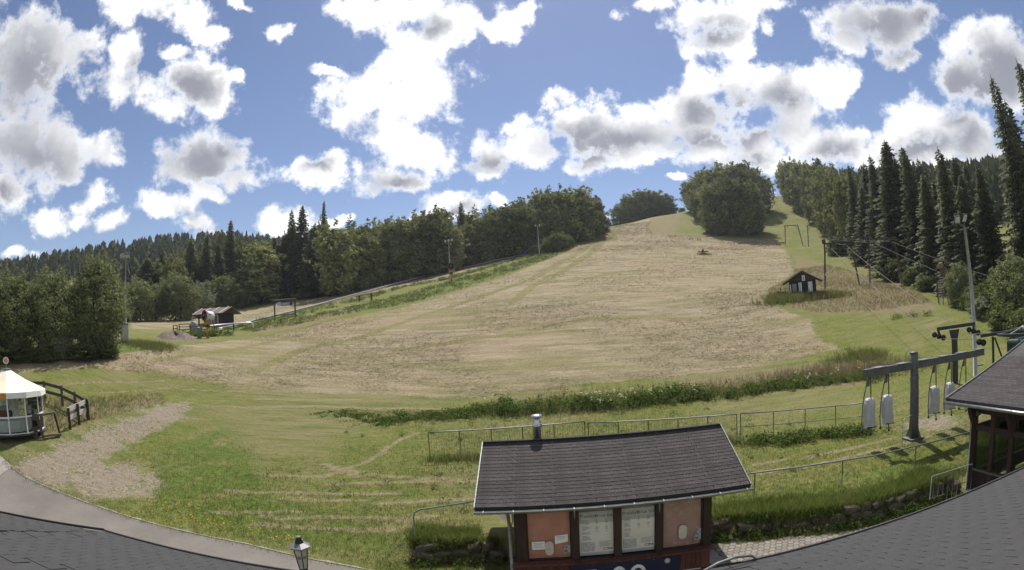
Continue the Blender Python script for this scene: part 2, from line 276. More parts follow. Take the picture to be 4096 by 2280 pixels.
def base(x,y):
    x=np.atleast_1d(np.asarray(x,float));y=np.atleast_1d(np.asarray(y,float))
    o=np.empty(x.shape); xf=x.ravel();yf=y.ravel();of=np.empty(xf.shape)
    for i in range(0,len(xf),20000):
        r=np.sqrt((xf[i:i+20000,None]-SX)**2+(yf[i:i+20000,None]-SY)**2+1.0)
        of[i:i+20000]=r@WT[:NSV]+WT[NSV]+WT[NSV+1]*xf[i:i+20000]+WT[NSV+2]*yf[i:i+20000]
    return of.reshape(x.shape)
def _ss(a,b,x):
    t=np.clip((x-a)/(b-a),0,1); return t*t*(3-2*t)
WALL_X=np.array([-3.3,5.8,7.4,8.8,9.9,11.5,14.3]); WALL_Y=np.array([13.75,13.65,13.05,12.62,12.3,12.16,12.1])
def ground(x,y):
    x=np.atleast_1d(np.asarray(x,float));y=np.atleast_1d(np.asarray(y,float))
    b=base(x,y)*(1-(1-_ss(12.,16.5,y))*(np.abs(x)<60))
    yw=np.interp(x,WALL_X,WALL_Y)
    on=_ss(-4.3,-3.3,x)*(1-_ss(13.6,14.6,x))
    up=np.maximum(0,0.62-base(x,yw+.6))*np.exp(-np.maximum(0,y-yw-.3)/2.2)*_ss(yw+.05,yw+.3,y)
    bb=base(x,y)
    return b*(1-on)+on*((bb*_ss(yw+.05,yw+.3,y))+up)
def gz(x, y): return float(ground(x, y)[0])
def on(x, y, dz=0.0): return (x, y, gz(x, y) + dz)

# zones of the meadow as seen on the ground (world x, y)
ZONES = {'HAY': [[(-38.7, 25.5), (-37.1, 30.1), (-34.7, 36.5), (-34.1, 43.3), (-31.0, 56.8), (-27.6, 69.8), (-17.9, 79.2), (-9.7, 91.0), (1.2, 111.0), (18.8, 154.4), (41.3, 229.3), (54.0, 235.9), (72.3, 251.0), (56.1, 203.9), (52.3, 183.9), (70.2, 173.6), (92.1, 163.1), (74.1, 124.3), (55.1, 91.7), (38.7, 72.0), (32.0, 60.3), (31.2, 53.0), (31.3, 48.9), (27.2, 42.1), (26.9, 37.7), (21.3, 37.3), (16.1, 36.2), (9.7, 35.8), (4.8, 35.5), (-0.1, 34.7), (-4.0, 33.6), (-9.5, 34.3), (-14.9, 33.9), (-20.1, 33.9), (-24.4, 34.9), (-29.1, 34.5), (-32.5, 32.1), (-34.6, 28.9), (-37.6, 24.7)], [(-77.6, 85.9), (-57.3, 63.4), (-52.4, 68.8), (-47.0, 80.5), (-45.0, 92.7), (-38.6, 105.1), (-28.4, 117.9), (-15.7, 130.1), (-5.0, 143.7), (3.0, 152.7), (0.8, 165.0), (-18.6, 177.8), (-35.5, 158.6), (-38.9, 126.7), (-55.8, 130.0), (-67.5, 115.7), (-76.0, 101.4)]], 'DRY': [[(75.4, 123.3), (71.1, 105.5), (65.6, 83.3), (57.3, 59.0), (47.6, 45.0), (42.5, 42.1), (37.7, 49.2), (33.7, 50.9), (32.7, 58.5), (37.4, 69.6), (55.5, 91.5)], [(72.3, 251.0), (92.2, 257.8), (69.1, 205.2), (57.9, 173.1), (52.3, 183.9), (56.1, 203.9)], [(-34.6, 63.4), (-29.4, 68.2), (-24.5, 79.6), (-27.9, 85.8), (-34.9, 81.1), (-40.3, 74.0)], [(10.8, 34.6), (17.5, 35.6), (24.4, 34.8), (25.8, 29.1), (20.6, 27.2), (15.8, 29.3), (10.7, 30.2)], [(-28.2, 18.1), (-25.8, 19.4), (-24.6, 25.5), (-23.4, 29.3), (-25.2, 30.6), (-27.9, 26.9), (-30.5, 24.1), (-32.9, 21.4)], [(-6.6, 195.9), (4.6, 223.5), (8.9, 202.1), (4.4, 158.2), (-4.5, 168.9), (-22.0, 171.6)]], 'GRAVEL': [[(-23.7, 14.8), (-23.4, 16.3), (-23.6, 20.1), (-23.6, 25.2), (-23.3, 29.2), (-21.9, 29.8), (-20.7, 28.2), (-20.3, 25.9), (-20.7, 22.2), (-20.2, 19.0), (-17.2, 19.3), (-15.5, 18.1), (-14.9, 16.5), (-16.1, 15.5), (-18.7, 15.5), (-20.9, 15.3), (-21.2, 14.8), (-23.5, 14.7)], [(17.9, 19.0), (18.9, 18.9), (20.4, 18.3), (19.1, 17.1), (17.5, 17.5), (17.2, 18.3)]], 'LUSH': [[(-18.5, 22.7), (-16.8, 26.1), (-12.8, 22.4), (-9.5, 18.1), (-5.6, 16.3), (-3.3, 14.4), (-3.7, 13.9), (-7.9, 14.6), (-11.2, 15.4), (-13.9, 16.0), (-16.3, 18.5)], [(5.9, 15.5), (8.9, 15.1), (15.3, 14.7), (16.0, 13.5), (12.3, 12.7), (9.1, 12.8), (5.5, 13.9)], [(-39.0, 41.1), (-37.2, 45.1), (-34.1, 40.6), (-34.8, 36.1)], [(-42.2, 72.1), (-27.6, 89.6), (-13.1, 108.2), (15.0, 166.1), (18.8, 154.4), (1.2, 115.0), (-10.0, 93.7), (-18.7, 82.9), (-28.7, 76.0), (-36.6, 67.2)]], 'TRACK': [[(-21.2, 38.5), (-20.9, 48.2), (-17.1, 55.1), (-12.7, 67.6), (-5.6, 80.8), (3.2, 96.4), (12.9, 123.1), (26.1, 161.6), (51.1, 231.4)], [(-0.0, 73.5), (3.5, 87.9), (14.8, 115.8), (34.7, 178.7), (54.0, 231.5)], [(13.8, 92.7), (21.1, 99.3), (30.2, 102.6)], [(-30.9, 37.9), (-27.2, 46.4), (-25.9, 59.9)], [(-11.2, 48.4), (-3.8, 52.6), (8.3, 52.7)], [(56.9, 174.5), (64.1, 200.8), (81.3, 228.5), (91.7, 250.5)]], 'SWATH': [[(-20.3, 29.7), (-12.6, 30.9), (-4.5, 31.2)], [(-29.0, 27.6), (-25.6, 32.2), (-19.2, 33.4)], [(-32.5, 25.8), (-29.5, 30.8), (-26.8, 33.8)], [(-17.7, 31.9), (-10.4, 32.7)], [(-2.6, 19.9), (-6.2, 20.6), (-8.8, 21.9), (-6.8, 20.4)], [(-8.0, 19.6), (-4.3, 19.8), (-1.9, 19.5)], [(-11.8, 20.5), (-8.3, 20.4), (-6.8, 22.4), (-6.1, 25.2), (-5.3, 26.5)], [(-9.4, 17.9), (-6.1, 17.9), (-2.8, 17.6), (-1.8, 17.7)], [(-9.2, 15.6), (-5.4, 15.7), (-2.1, 15.3)], [(-9.2, 16.2), (-5.7, 16.5), (-2.9, 16.2)], [(-11.6, 16.0), (-9.7, 16.5), (-7.9, 16.9)], [(-12.1, 18.2), (-8.0, 18.7), (-4.7, 18.7)], [(8.4, 17.2), (11.7, 16.7), (16.1, 16.8), (18.9, 16.4)], [(8.7, 18.1), (12.3, 17.6), (15.8, 17.8)]]}
def poly_sd(P, x, y):
    """signed distance to polygon P, positive inside"""
    P = np.asarray(P, float); d = np.full(x.shape, 1e9); ins = np.zeros(x.shape, bool); n = len(P)
    for i in range(n):
        a = P[i]; b = P[(i + 1) % n]; e = b - a; L2 = max(e @ e, 1e-9)
        t = np.clip(((x - a[0]) * e[0] + (y - a[1]) * e[1]) / L2, 0, 1)
        d = np.minimum(d, np.hypot(x - a[0] - t * e[0], y - a[1] - t * e[1]))
        if abs(e[1]) > 1e-9:
            c = ((a[1] > y) != (b[1] > y)) & (x < (b[0] - a[0]) * (y - a[1]) / e[1] + a[0]); ins ^= c
    return np.where(ins, d, -d)
def line_d(P, x, y):
    P = np.asarray(P, float); d = np.full(x.shape, 1e9)
    for i in range(len(P) - 1):
        a = P[i]; b = P[i + 1]; e = b - a; t = np.clip(((x - a[0]) * e[0] + (y - a[1]) * e[1]) / max(e @ e, 1e-9), 0, 1)
        d = np.minimum(d, np.hypot(x - a[0] - t * e[0], y - a[1] - t * e[1]))
    return d
def zone(name, x, y):
    D = np.hypot(x, y); w = (0.5 + 0.012 * D) * {'LUSH': 4.0, 'GRAVEL': 3.0, 'DRY': 2.2, 'HAY': 1.7}.get(name, 1.0); m = np.zeros(x.shape)
    if name in ('TRACK', 'SWATH'):
        for P in ZONES[name]: m = np.maximum(m, 1 - _ss(0.15, 0.55, line_d(P, x, y) / ((0.34 if name == 'SWATH' else 1.0) + (0.004 if name == 'SWATH' else 0.018) * D)))
        return m
    for P in ZONES[name]: m = np.maximum(m, _ss(-1, 1, poly_sd(P, x, y) / w))
    return m

def axis(fine0, fine1, step, lo, hi, grow):
    a = list(np.arange(fine0, fine1 + step / 2, step)); s = step
    v = a[-1]
    while v < hi: s *= grow; v += s; a.append(v)
    s = step; v = a[0]; pre = []
    while v > lo: s *= grow; v -= s; pre.append(v)
    return np.array(pre[::-1] + a)
XS = axis(-46, 46, 0.35, -900, 900, 1.035); YS = axis(9.0, 62, 0.3, -300, 1100, 1.028)
GX, GY = np.meshgrid(XS, YS); gx, gy = GX.ravel(), GY.ravel(); GZ = ground(gx, gy)
_D = np.hypot(gx, gy)
GZ = GZ + (np.sin(gx * 0.9 + 2 * np.sin(gy * 0.5)) * np.sin(gy * 0.8 + 1.3) * 0.03 + np.sin(gx * 0.21 + 1) * np.sin(gy * 0.17) * 0.08) * _ss(14, 30, gy)
ny, nx = GX.shape; idx = np.arange(nx * ny).reshape(ny, nx)
quads = np.stack([idx[:-1, :-1].ravel(), idx[:-1, 1:].ravel(), idx[1:, 1:].ravel(), idx[1:, :-1].ravel()], 1)

def ground_material():
    m = bpy.data.materials.new('meadow'); m.use_nodes = True; nt = m.node_tree; N = nt.nodes; L = nt.links; b = N['Principled BSDF']
    b.inputs['Roughness'].default_value = 0.95; b.inputs['Specular IOR Level'].default_value = 0.08
    g = N.new('ShaderNodeNewGeometry')
    def mapping(s):
        mp = N.new('ShaderNodeMapping'); mp.inputs['Scale'].default_value = s; L.new(g.outputs['Position'], mp.inputs[0]); return mp.outputs[0]
    def noise(scale, detail=6, rough=0.6, st=(1, 1, 1)):
        n = N.new('ShaderNodeTexNoise'); n.inputs['Scale'].default_value = scale; n.inputs['Detail'].default_value = detail; n.inputs['Roughness'].default_value = rough; L.new(mapping(st), n.inputs['Vector']); return n.outputs['Fac']
    def mr(v, a, b_, c=0.0, d=1.0):
        n = N.new('ShaderNodeMapRange'); n.interpolation_type = 'SMOOTHSTEP'; L.new(v, n.inputs[0]); n.inputs[1].default_value = a; n.inputs[2].default_value = b_; n.inputs[3].default_value = c; n.inputs[4].default_value = d; return n.outputs[0]
    def mx(f, a, b_):
        n = N.new('ShaderNodeMix'); n.data_type = 'RGBA'
        if isinstance(f, float): n.inputs[0].default_value = f
        else: L.new(f, n.inputs[0])
        for i, q in ((6, a), (7, b_)):
            if isinstance(q, tuple): n.inputs[i].default_value = (*q, 1)
            else: L.new(q, n.inputs[i])
        return n.outputs[2]
    def ma(op, a, b_):
        n = N.new('ShaderNodeMath'); n.operation = op
        for i, q in ((0, a), (1, b_)):
            if isinstance(q, (int, float)): n.inputs[i].default_value = q
            else: L.new(q, n.inputs[i])
        return n.outputs[0]
    A = N.new('ShaderNodeVertexColor'); A.layer_name = 'zone_a'; B = N.new('ShaderNodeVertexColor'); B.layer_name = 'zone_b'
    sa = N.new('ShaderNodeSeparateColor'); L.new(A.outputs[0], sa.inputs[0]); sb = N.new('ShaderNodeSeparateColor'); L.new(B.outputs[0], sb.inputs[0])
    big = noise(0.09, 4, 0.6); mid = noise(0.8, 6, 0.65); fine = noise(6.0, 6, 0.7); grit = noise(28.0, 3, 0.7)
    streak = noise(0.55, 6, 0.65, (0.35, 2.2, 1.0)); streak2 = noise(0.12, 5, 0.6, (0.5, 2.4, 1.0))
    def edge(ch, amt=0.9):
        return mr(ma('ADD', ch, ma('MULTIPLY', ma('SUBTRACT', ma('ADD', ma('MULTIPLY', mid, 0.6), ma('MULTIPLY', fine, 0.4)), 0.5), amt)), 0.38, 0.62)
    green = mx(mr(mid, 0.3, 0.7), (0.116, 0.146, 0.028), (0.196, 0.185, 0.060))
    green = mx(mr(fine, 0.4, 0.75), green, (0.070, 0.092, 0.024)); green = mx(mr(grit, 0.56, 0.75), green, (0.24, 0.205, 0.115))
    green = mx(mr(big, 0.4, 0.62), green, mx(mr(streak, 0.4, 0.65), (0.20, 0.178, 0.085), (0.115, 0.135, 0.04)))
    lush = mx(mr(fine, 0.35, 0.68), (0.120, 0.160, 0.036), (0.070, 0.105, 0.022)); lush = mx(mr(mid, 0.48, 0.66), lush, green)
    col = mx(ma('MULTIPLY', edge(sb.outputs[0], 1.1), 0.85), green, lush)
    dry = mx(mr(mid, 0.35, 0.65), (0.205, 0.158, 0.092), (0.150, 0.142, 0.058)); dry = mx(mr(fine, 0.45, 0.75), dry, (0.245, 0.195, 0.125))
    col = mx(edge(sa.outputs[1]), col, dry)
    rows = noise(0.5, 5, 0.6, (0.12, 2.6, 1.0)); hay = mx(mr(streak, 0.32, 0.68), (0.312, 0.258, 0.170), (0.198, 0.166, 0.092)); hay = mx(ma('MULTIPLY', mr(rows, 0.48, 0.66), 0.45), hay, (0.175, 0.15, 0.075)); hay = mx(mr(fine, 0.42, 0.72), hay, (0.36, 0.30, 0.222)); clump = noise(0.35, 7, 0.72, (0.6, 1.6, 1.0)); hay = mx(ma('MULTIPLY', mr(clump, 0.50, 0.62), 0.55), hay, (0.130, 0.112, 0.062)); hay = mx(mr(clump, 0.46, 0.30), hay, (0.375, 0.305, 0.22)); pink = noise(0.05, 3, 0.5, (1, 2, 1)); hay = mx(ma('MULTIPLY', mr(pink, 0.5, 0.62), 0.25), hay, (0.33, 0.235, 0.165))
    hay = mx(mr(grit, 0.5, 0.75), hay, (0.17, 0.145, 0.075))
    hay = mx(ma('MULTIPLY', mr(streak2, 0.47, 0.66), 0.8), hay, mx(mr(fine, 0.4, 0.65), (0.165, 0.160, 0.058), (0.23, 0.19, 0.1)))
    hay = mx(ma('MULTIPLY', edge(sb.outputs[1], 1.2), 0.8), hay, mx(mr(streak, 0.4, 0.6), (0.155, 0.150, 0.05), (0.20, 0.18, 0.08)))
    col = mx(edge(sa.outputs[0], 1.5), col, hay)
    col = mx(ma('MULTIPLY', edge(sb.outputs[2], 1.3), 0.72), col, mx(mr(fine, 0.4, 0.65), (0.29, 0.23, 0.15), (0.20, 0.165, 0.09)))
    grav = mx(mr(grit, 0.35, 0.65), (0.29, 0.242, 0.185), (0.19, 0.155, 0.115)); grav = mx(mr(fine, 0.56, 0.70), grav, (0.36, 0.315, 0.255)); grav = mx(mr(mid, 0.50, 0.68), grav, mx(mr(fine, 0.45, 0.6), (0.13, 0.135, 0.05), (0.30, 0.27, 0.22)))
    col = mx(edge(sa.outputs[2], 2.3), col, grav)
    L.new(col, b.inputs['Base Color'])
    h = ma('ADD', ma('MULTIPLY', fine, 0.7), ma('MULTIPLY', streak, 0.5)); h = ma('ADD', h, ma('MULTIPLY', grit, 0.25)); h = ma('ADD', h, ma('MULTIPLY', clump, 1.6)); h = ma('ADD', h, ma('MULTIPLY', noise(1.9, 5, 0.7), 0.9))
    bp = N.new('ShaderNodeBump'); bp.inputs['Strength'].default_value = 0.9; bp.inputs['Distance'].default_value = 0.16; L.new(h, bp.inputs['Height']); L.new(bp.outputs[0], b.inputs['Normal'])
    M['meadow'] = m
ground_material()
gme = np_mesh('ground', np.stack([gx, gy, GZ], 1), quads, 'meadow', True)
za = np.ones((len(gx), 4), np.float32); zb = np.ones((len(gx), 4), np.float32)
for i, k in enumerate(('HAY', 'DRY', 'GRAVEL')): za[:, i] = zone(k, gx, gy)
for i, k in enumerate(('LUSH', 'TRACK', 'SWATH')): zb[:, i] = zone(k, gx, gy)
for nm, arr in (('zone_a', za), ('zone_b', zb)):
    at = gme.color_attributes.new(nm, 'FLOAT_COLOR', 'POINT'); at.data.foreach_set('color', arr.ravel())
gob = bpy.data.objects.new('ground', gme); COL.objects.link(gob); tag(gob, 'mown hay slope and green meadow rising to the ridge', None, kind='structure')

def drape(name, poly_xy, step, m, lift, label):
    """a sheet over the ground inside a polygon"""
    P = np.array(poly_xy); x0, y0 = P.min(0); x1, y1 = P.max(0); xs = np.arange(x0, x1 + step, step); ys = np.arange(y0, y1 + step, step)
    X, Y = np.meshgrid(xs, ys); ins = poly_sd(P, X.ravel(), Y.ravel()).reshape(X.shape)
    zz = ground(X.ravel(), Y.ravel()).reshape(X.shape) + lift
    vs = np.stack([X.ravel(), Y.ravel(), zz.ravel()], 1); id_ = np.arange(X.size).reshape(X.shape); keep = (ins[:-1, :-1] > 0) & (ins[1:, 1:] > 0) & (ins[1:, :-1] > 0) & (ins[:-1, 1:] > 0)
    q = np.stack([id_[:-1, :-1][keep], id_[:-1, 1:][keep], id_[1:, 1:][keep], id_[1:, :-1][keep]], 1)
    o = bpy.data.objects.new(name, np_mesh(name, vs, q, m, True)); COL.objects.link(o); return tag(o, label, None, kind='structure')
mat('asphalt', (0.185, 0.165, 0.145), (0.125, 0.112, 0.102), 0.45, 0.95, 0.5, detail=9, lo=.3, hi=.7, c3=(0.12, 0.125, 0.07), c3scale=9, c3amt=0.6, bscale=40)
mat('pale_paving', (0.31, 0.29, 0.26), (0.24, 0.22, 0.195), 3.0, 0.9, 0.3, c3=(0.2, 0.2, 0.12), c3scale=9)
def ribbon(name, xs, ytop, ybot, rows, m, lift, label, jit=0.0):
    """a sheet between two edges given as functions of x"""
    vs = []
    for i, x in enumerate(xs):
        yt = ytop(x) + jit * (math.sin(x * 3.1) + math.sin(x * 7.7 + 1)) ; yb = ybot(x)
        for r in range(rows + 1): t = r / rows; vs.append((x, yb + (yt - yb) * t))
    vs = np.array(vs); z = ground(vs[:, 0], vs[:, 1]) + lift; k = rows + 1
    q = np.array([(i * k + r, (i + 1) * k + r, (i + 1) * k + r + 1, i * k + r + 1) for i in range(len(xs) - 1) for r in range(rows)])
    o = bpy.data.objects.new(name, np_mesh(name, np.c_[vs, z], q, m, True)); COL.objects.link(o); return tag(o, label, None, kind='structure')
_PX = [-27, -25.5, -22.07, -18.71, -15.85, -12.74, -8.75, -6.53, -5.12, -3.2, -0.9]; _PY = [16.3, 15.9, 15.35, 15.05, 14.76, 14.45, 14.1, 13.6, 13.3, 12.8, 12.2]
_pe = lambda x: float(np.interp(x, _PX, _PY))
ribbon('path', np.arange(-23.6, -0.85, 0.12), _pe, lambda x: 5.0, 40, 'asphalt', 0.012, 'grey asphalt path curving past the near roof', 0.02)
ribbon('paved_apron', np.arange(-30, -23.55, 0.12), lambda x: _pe(x) + .1, lambda x: 6.0, 40, 'pale_paving', 0.016, 'pale paved apron at the edge of the gravel track')
mat('edging', (0.27, 0.255, 0.20), (0.17, 0.165, 0.10), 2, 0.9)
ribbon('path_edging', np.arange(-23.6, -3.6, 0.12), lambda x: _pe(x) + .055, lambda x: _pe(x) - .02, 1, 'edging', 0.03, 'thin pale edging line between path and meadow', 0.02)

# ------------------------------------------------------------------ materials of built things
mat('shingle', (0.038, 0.033, 0.034), (0.054, 0.047, 0.048), 3.0, 0.9, 0.5, c3=(0.20, 0.17, 0.15), c3scale=26, c3amt=0.5, bscale=120, objrand=0.2)
mat('shingle_slate', (0.037, 0.037, 0.039), (0.047, 0.046, 0.048), 1.5, 0.92, 0.35, c3=(0.13, 0.13, 0.13), c3scale=50, c3amt=0.25, bscale=160, objrand=0.02)
mat('roof_felt', (0.05, 0.047, 0.048), (0.075, 0.07, 0.07), 5, 0.9, 0.3)
mat('dark_timber', (0.052, 0.031, 0.026), (0.032, 0.020, 0.017), 3, 0.7, 0.3, stretch=(6, 6, 0.6), objrand=0.2)
mat('red_timber', (0.140, 0.055, 0.044), (0.085, 0.036, 0.031), 3, 0.7, 0.3, stretch=(6, 6, 0.6), objrand=0.2)
mat('hut_timber', (0.040, 0.026, 0.021), (0.022, 0.015, 0.013), 3, 0.8, 0.3, stretch=(6, 6, 0.6), objrand=0.25)
mat('weathered_wood', (0.20, 0.165, 0.125), (0.12, 0.095, 0.07), 4, 0.85, 0.4, stretch=(5, 5, 0.7), objrand=0.15)
mat('brown_wood', (0.14, 0.085, 0.05), (0.08, 0.05, 0.03), 4, 0.8, 0.4, stretch=(5, 5, 0.7))
mat('grey_wood', (0.09, 0.082, 0.074), (0.055, 0.05, 0.045), 4, 0.85, 0.4, stretch=(5, 5, 0.7), objrand=0.2)
mat('zinc', (0.30, 0.31, 0.32), (0.22, 0.23, 0.24), 5, 0.38, 0.05, metal=0.7, spec=0.5)
mat('steel_chimney', (0.55, 0.56, 0.58), (0.40, 0.41, 0.43), 4, 0.28, 0.0, metal=0.9, spec=0.5)
mat('galvanised', (0.21, 0.22, 0.22), (0.14, 0.15, 0.15), 7, 0.5, 0.05, metal=0.5, spec=0.5)
mat('steel_beam', (0.135, 0.138, 0.142), (0.095, 0.098, 0.10), 4, 0.55, 0.05, metal=0.35, spec=0.4)
mat('dark_steel', (0.035, 0.04, 0.045), (0.055, 0.058, 0.06), 6, 0.55, 0.05, metal=0.3)
mat('rusty_dark', (0.07, 0.055, 0.045), (0.11, 0.075, 0.05), 5, 0.7, 0.1)
mat('green_machine', (0.012, 0.05, 0.042), (0.02, 0.03, 0.03), 4, 0.45, 0.05, spec=0.4)
mat('rubber', (0.02, 0.02, 0.022), None, 5, 0.7)
mat('cable', (0.13, 0.13, 0.135), None, 5, 0.6)
mat('tarpaulin', (0.52, 0.52, 0.535), (0.42, 0.42, 0.44), 2.5, 0.6, 0.4, spec=0.3, objrand=0.06)
mat('white_paint', (0.74, 0.75, 0.76), (0.62, 0.63, 0.64), 4, 0.5)
mat('canvas_white', (0.80, 0.80, 0.78), (0.70, 0.70, 0.68), 3, 0.6, 0.1)
mat('canvas_cream', (0.70, 0.60, 0.45), (0.64, 0.55, 0.41), 3, 0.6, 0.1)
mat('canvas_orange', (0.52, 0.24, 0.04), None, 3, 0.6)
mat('pink_blind', (0.50, 0.245, 0.195), (0.40, 0.185, 0.15), 3.5, 0.45, 0.0, spec=0.5, lo=0.3, hi=0.7)
mat('mauve_blind', (0.38, 0.245, 0.24), (0.31, 0.19, 0.19), 3.5, 0.4, 0.0, spec=0.5, c3=(0.56, 0.38, 0.37), c3scale=6, c3amt=0.5)
mat('paper', (0.80, 0.81, 0.82), (0.72, 0.73, 0.75), 3, 0.6)
mat('poster', (0.78, 0.80, 0.79), (0.70, 0.72, 0.72), 2, 0.35, spec=0.5)
mat('poster_band', (0.50, 0.55, 0.57), None, 3, 0.4)
mat('poster_blue', (0.45, 0.53, 0.66), None, 3, 0.4)
mat('poster_photo', (0.58, 0.61, 0.66), (0.40, 0.43, 0.50), 14, 0.4)
mat('ink', (0.045, 0.05, 0.06), None, 3, 0.6)
mat('grey_ink', (0.20, 0.21, 0.23), None, 3, 0.6)
mat('sticker', (0.48, 0.53, 0.58), (0.30, 0.36, 0.43), 20, 0.5)
mat('grey_plastic', (0.55, 0.52, 0.47), (0.50, 0.475, 0.43), 5, 0.5)
mat('navy_banner', (0.018, 0.024, 0.06), (0.024, 0.03, 0.07), 3, 0.45)
mat('banner_white', (0.80, 0.81, 0.83), None, 3, 0.5)
mat('stone', (0.065, 0.055, 0.046), (0.12, 0.104, 0.086), 3.5, 0.9, 0.6, objrand=0.3, c3=(0.07, 0.075, 0.035), c3scale=5, c3amt=0.6)
mat('concrete', (0.26, 0.25, 0.235), (0.19, 0.18, 0.17), 3, 0.9, 0.3)
mat('paver_stone', (0.205, 0.182, 0.155), (0.155, 0.138, 0.118), 6, 0.9, 0.3, objrand=0.16)
mat('joint_sand', (0.075, 0.068, 0.048), (0.06, 0.062, 0.035), 8, 0.95, 0.3)
mat('lamp_black', (0.022, 0.022, 0.024), None, 5, 0.45)
mat('lamp_grey', (0.15, 0.15, 0.16), None, 5, 0.45, spec=0.5)
mat('milk_glass', (0.42, 0.42, 0.41), (0.34, 0.34, 0.34), 6, 0.25, spec=0.6)
mat('emblem_grey', (0.16, 0.16, 0.165), None, 5, 0.6)
mat('lamp_face', (0.55, 0.54, 0.50), (0.45, 0.44, 0.42), 5, 0.25, spec=0.6)
mat('gun_yellow', (0.48, 0.27, 0.03), (0.36, 0.20, 0.025), 4, 0.5)
mat('gun_white', (0.62, 0.62, 0.61), (0.50, 0.50, 0.49), 4, 0.45)
mat('gun_red', (0.20, 0.05, 0.035), None, 4, 0.5)
mat('soil', (0.145, 0.115, 0.095), (0.085, 0.065, 0.052), 5, 0.95, 0.8, c3=(0.30, 0.26, 0.22), c3scale=4, c3amt=0.8)
mat('pale_steel', (0.36, 0.375, 0.39), (0.29, 0.30, 0.315), 4, 0.5, 0.03, metal=0.2)
mat('brown_roof', (0.175, 0.125, 0.112), (0.135, 0.098, 0.088), 3, 0.8, 0.2)
mat('slide_metal', (0.58, 0.58, 0.58), (0.48, 0.48, 0.48), 3, 0.4, metal=0.4, spec=0.5)
mat('blue_cloth', (0.035, 0.05, 0.12), None, 3, 0.6)
mat('window_dark', (0.09, 0.075, 0.06), None, 3, 0.3, spec=0.5)
mat('cabinet_grey', (0.25, 0.26, 0.26), None, 3, 0.6)
mat('board_white', (0.62, 0.59, 0.58), (0.50, 0.47, 0.46), 6, 0.7)
glass('pane_glass', (1, 1, 1), .08); glass('shelter_glass', (0.86, 0.92, 0.88), 0.16)

# ------------------------------------------------------------------ near roof under the camera
EX = np.array([-16.0, -9.06, -6.6, -3.6, 2.5, 13.0, 20.0]); EY = np.array([4.05, 5.49, 6.0, 5.79, 5.37, 5.33, 5.33]); EZ = 3.6; RS = tan(radians(16))
def eave(x): return float(np.interp(x, EX, EY))
lodge = thing('lodge', 'dark grey shingled roof of the near building across the bottom edge', 'building', (0, 0, 0))
mb = MB(); xs = list(EX)
for i in range(len(xs) - 1):
    a, b = xs[i], xs[i + 1]; ya, yb = eave(a), eave(b); o = len(mb.v)
    mb.add([(a, ya, EZ - .001), (b, yb, EZ - .001), (b, yb - 7, EZ + 7 * RS - .001), (a, ya - 7, EZ + 7 * RS - .001), (a, ya, EZ - .16), (b, yb, EZ - .16), (b, yb - 7, EZ + 7 * RS - .2), (a, ya - 7, EZ + 7 * RS - .2)], [(0, 1, 2, 3), (7, 6, 5, 4), (0, 4, 5, 1), (3, 2, 6, 7)])
mb.build('roof_deck', 'shingle_slate', lodge)
mat('white_plaster', (0.74, 0.72, 0.68), (0.66, 0.64, 0.60), 2, 0.9, 0.1)  # unseen walls kept white so they reflect sun onto the booth front
MB().box(-14, 18, -9, 4.2, 0.0, 3.55).build('wall', 'white_plaster', lodge)
MB().box(-14, 18, -9, -0.55, 3.6, 10.0).build('bounce_wall', 'white_plaster', lodge)  # added behind the camera, throws sunlight back onto shaded fronts
def strip_mesh(L, W, tabs, m, gap=0.012, th=0.006):
    q = MB(); tw = L / tabs
    q.box(0, L, W * .72, W, 0, th)
    for k in range(tabs):
        q.box(k * tw + gap / 2, (k + 1) * tw - gap / 2, 0, W * .72, 0, th)
    return q.mesh('shingle', m)
near_strip = strip_mesh(0.999, 0.24, 3, 'shingle_slate', 0.012, 0.003)
EXPO = 0.145
for row in range(24):
    v = row * EXPO
    for k in range(-11, 11):
        x0 = k * 1.0 + (row % 2) * 0.1665 + (row % 3) * 0.333 + R.uniform(-.002, .002); xc = x0 + .5; sxk = 1.0
        if x0 < -6.6 < x0 + 1.0:
            if xc < -6.6: sxk = -6.6 - x0; xc = x0 + sxk / 2
            else: sxk = x0 + 1.0 + 6.6; x0 = -6.6; xc = x0 + sxk / 2
        if -1.9 < xc < 2.2 or xc < -9.8 or xc > 9.4: continue
        vmax = np.interp(xc, [-9.8, -6.2, -2.0, 2.2, 3.4, 9.4], [0.55, 3.0, 0.45, 1.3, 3.3, 0.5])
        if v > vmax + .2: continue
        sl_ = (eave(xc + .01) - eave(xc - .01)) / .02; ang = atan2(sl_, 1.0)
        y0 = eave(x0) - v * cos(ang) ; z0 = EZ + v * RS + 0.0045 + R.uniform(0, .0008)
        o = link_mesh('shingle', near_strip, lodge, (x0, y0, z0)); o.rotation_mode = 'XYZ'
        ux = Vector((1, sl_, 0)).normalized(); uy = Vector((0, -1, RS)); uy = (uy - ux * uy.dot(ux)).normalized(); tilt = R.uniform(0.0120, .0135)
        uz = ux.cross(uy); uy2 = (uy - (-abs(tilt)) * 0 * uz); 
        # local y runs up the slope; mirrored x keeps the normal upward
        m3 = Matrix((-ux, uy, -(ux.cross(uy)))).transposed()
        if m3.col[2].z < 0: m3 = Matrix((ux, uy, ux.cross(uy))).transposed()
        o.rotation_euler = (m3 @ Matrix.Rotation(-tilt, 3, 'X')).to_euler()
        o.scale = (sxk, 1, 1)
        if m3.col[0].x < 0: o.location = (x0 + sxk * ux.x, y0 + sxk * ux.y, z0)
mb = MB(); mb.path([(-16, 4.09, 3.62), (-9.06, 5.53, 3.62), (-6.62, 6.03, 3.62)], 0.022, 6); mb.build('edge_strip', 'rubber', lodge)
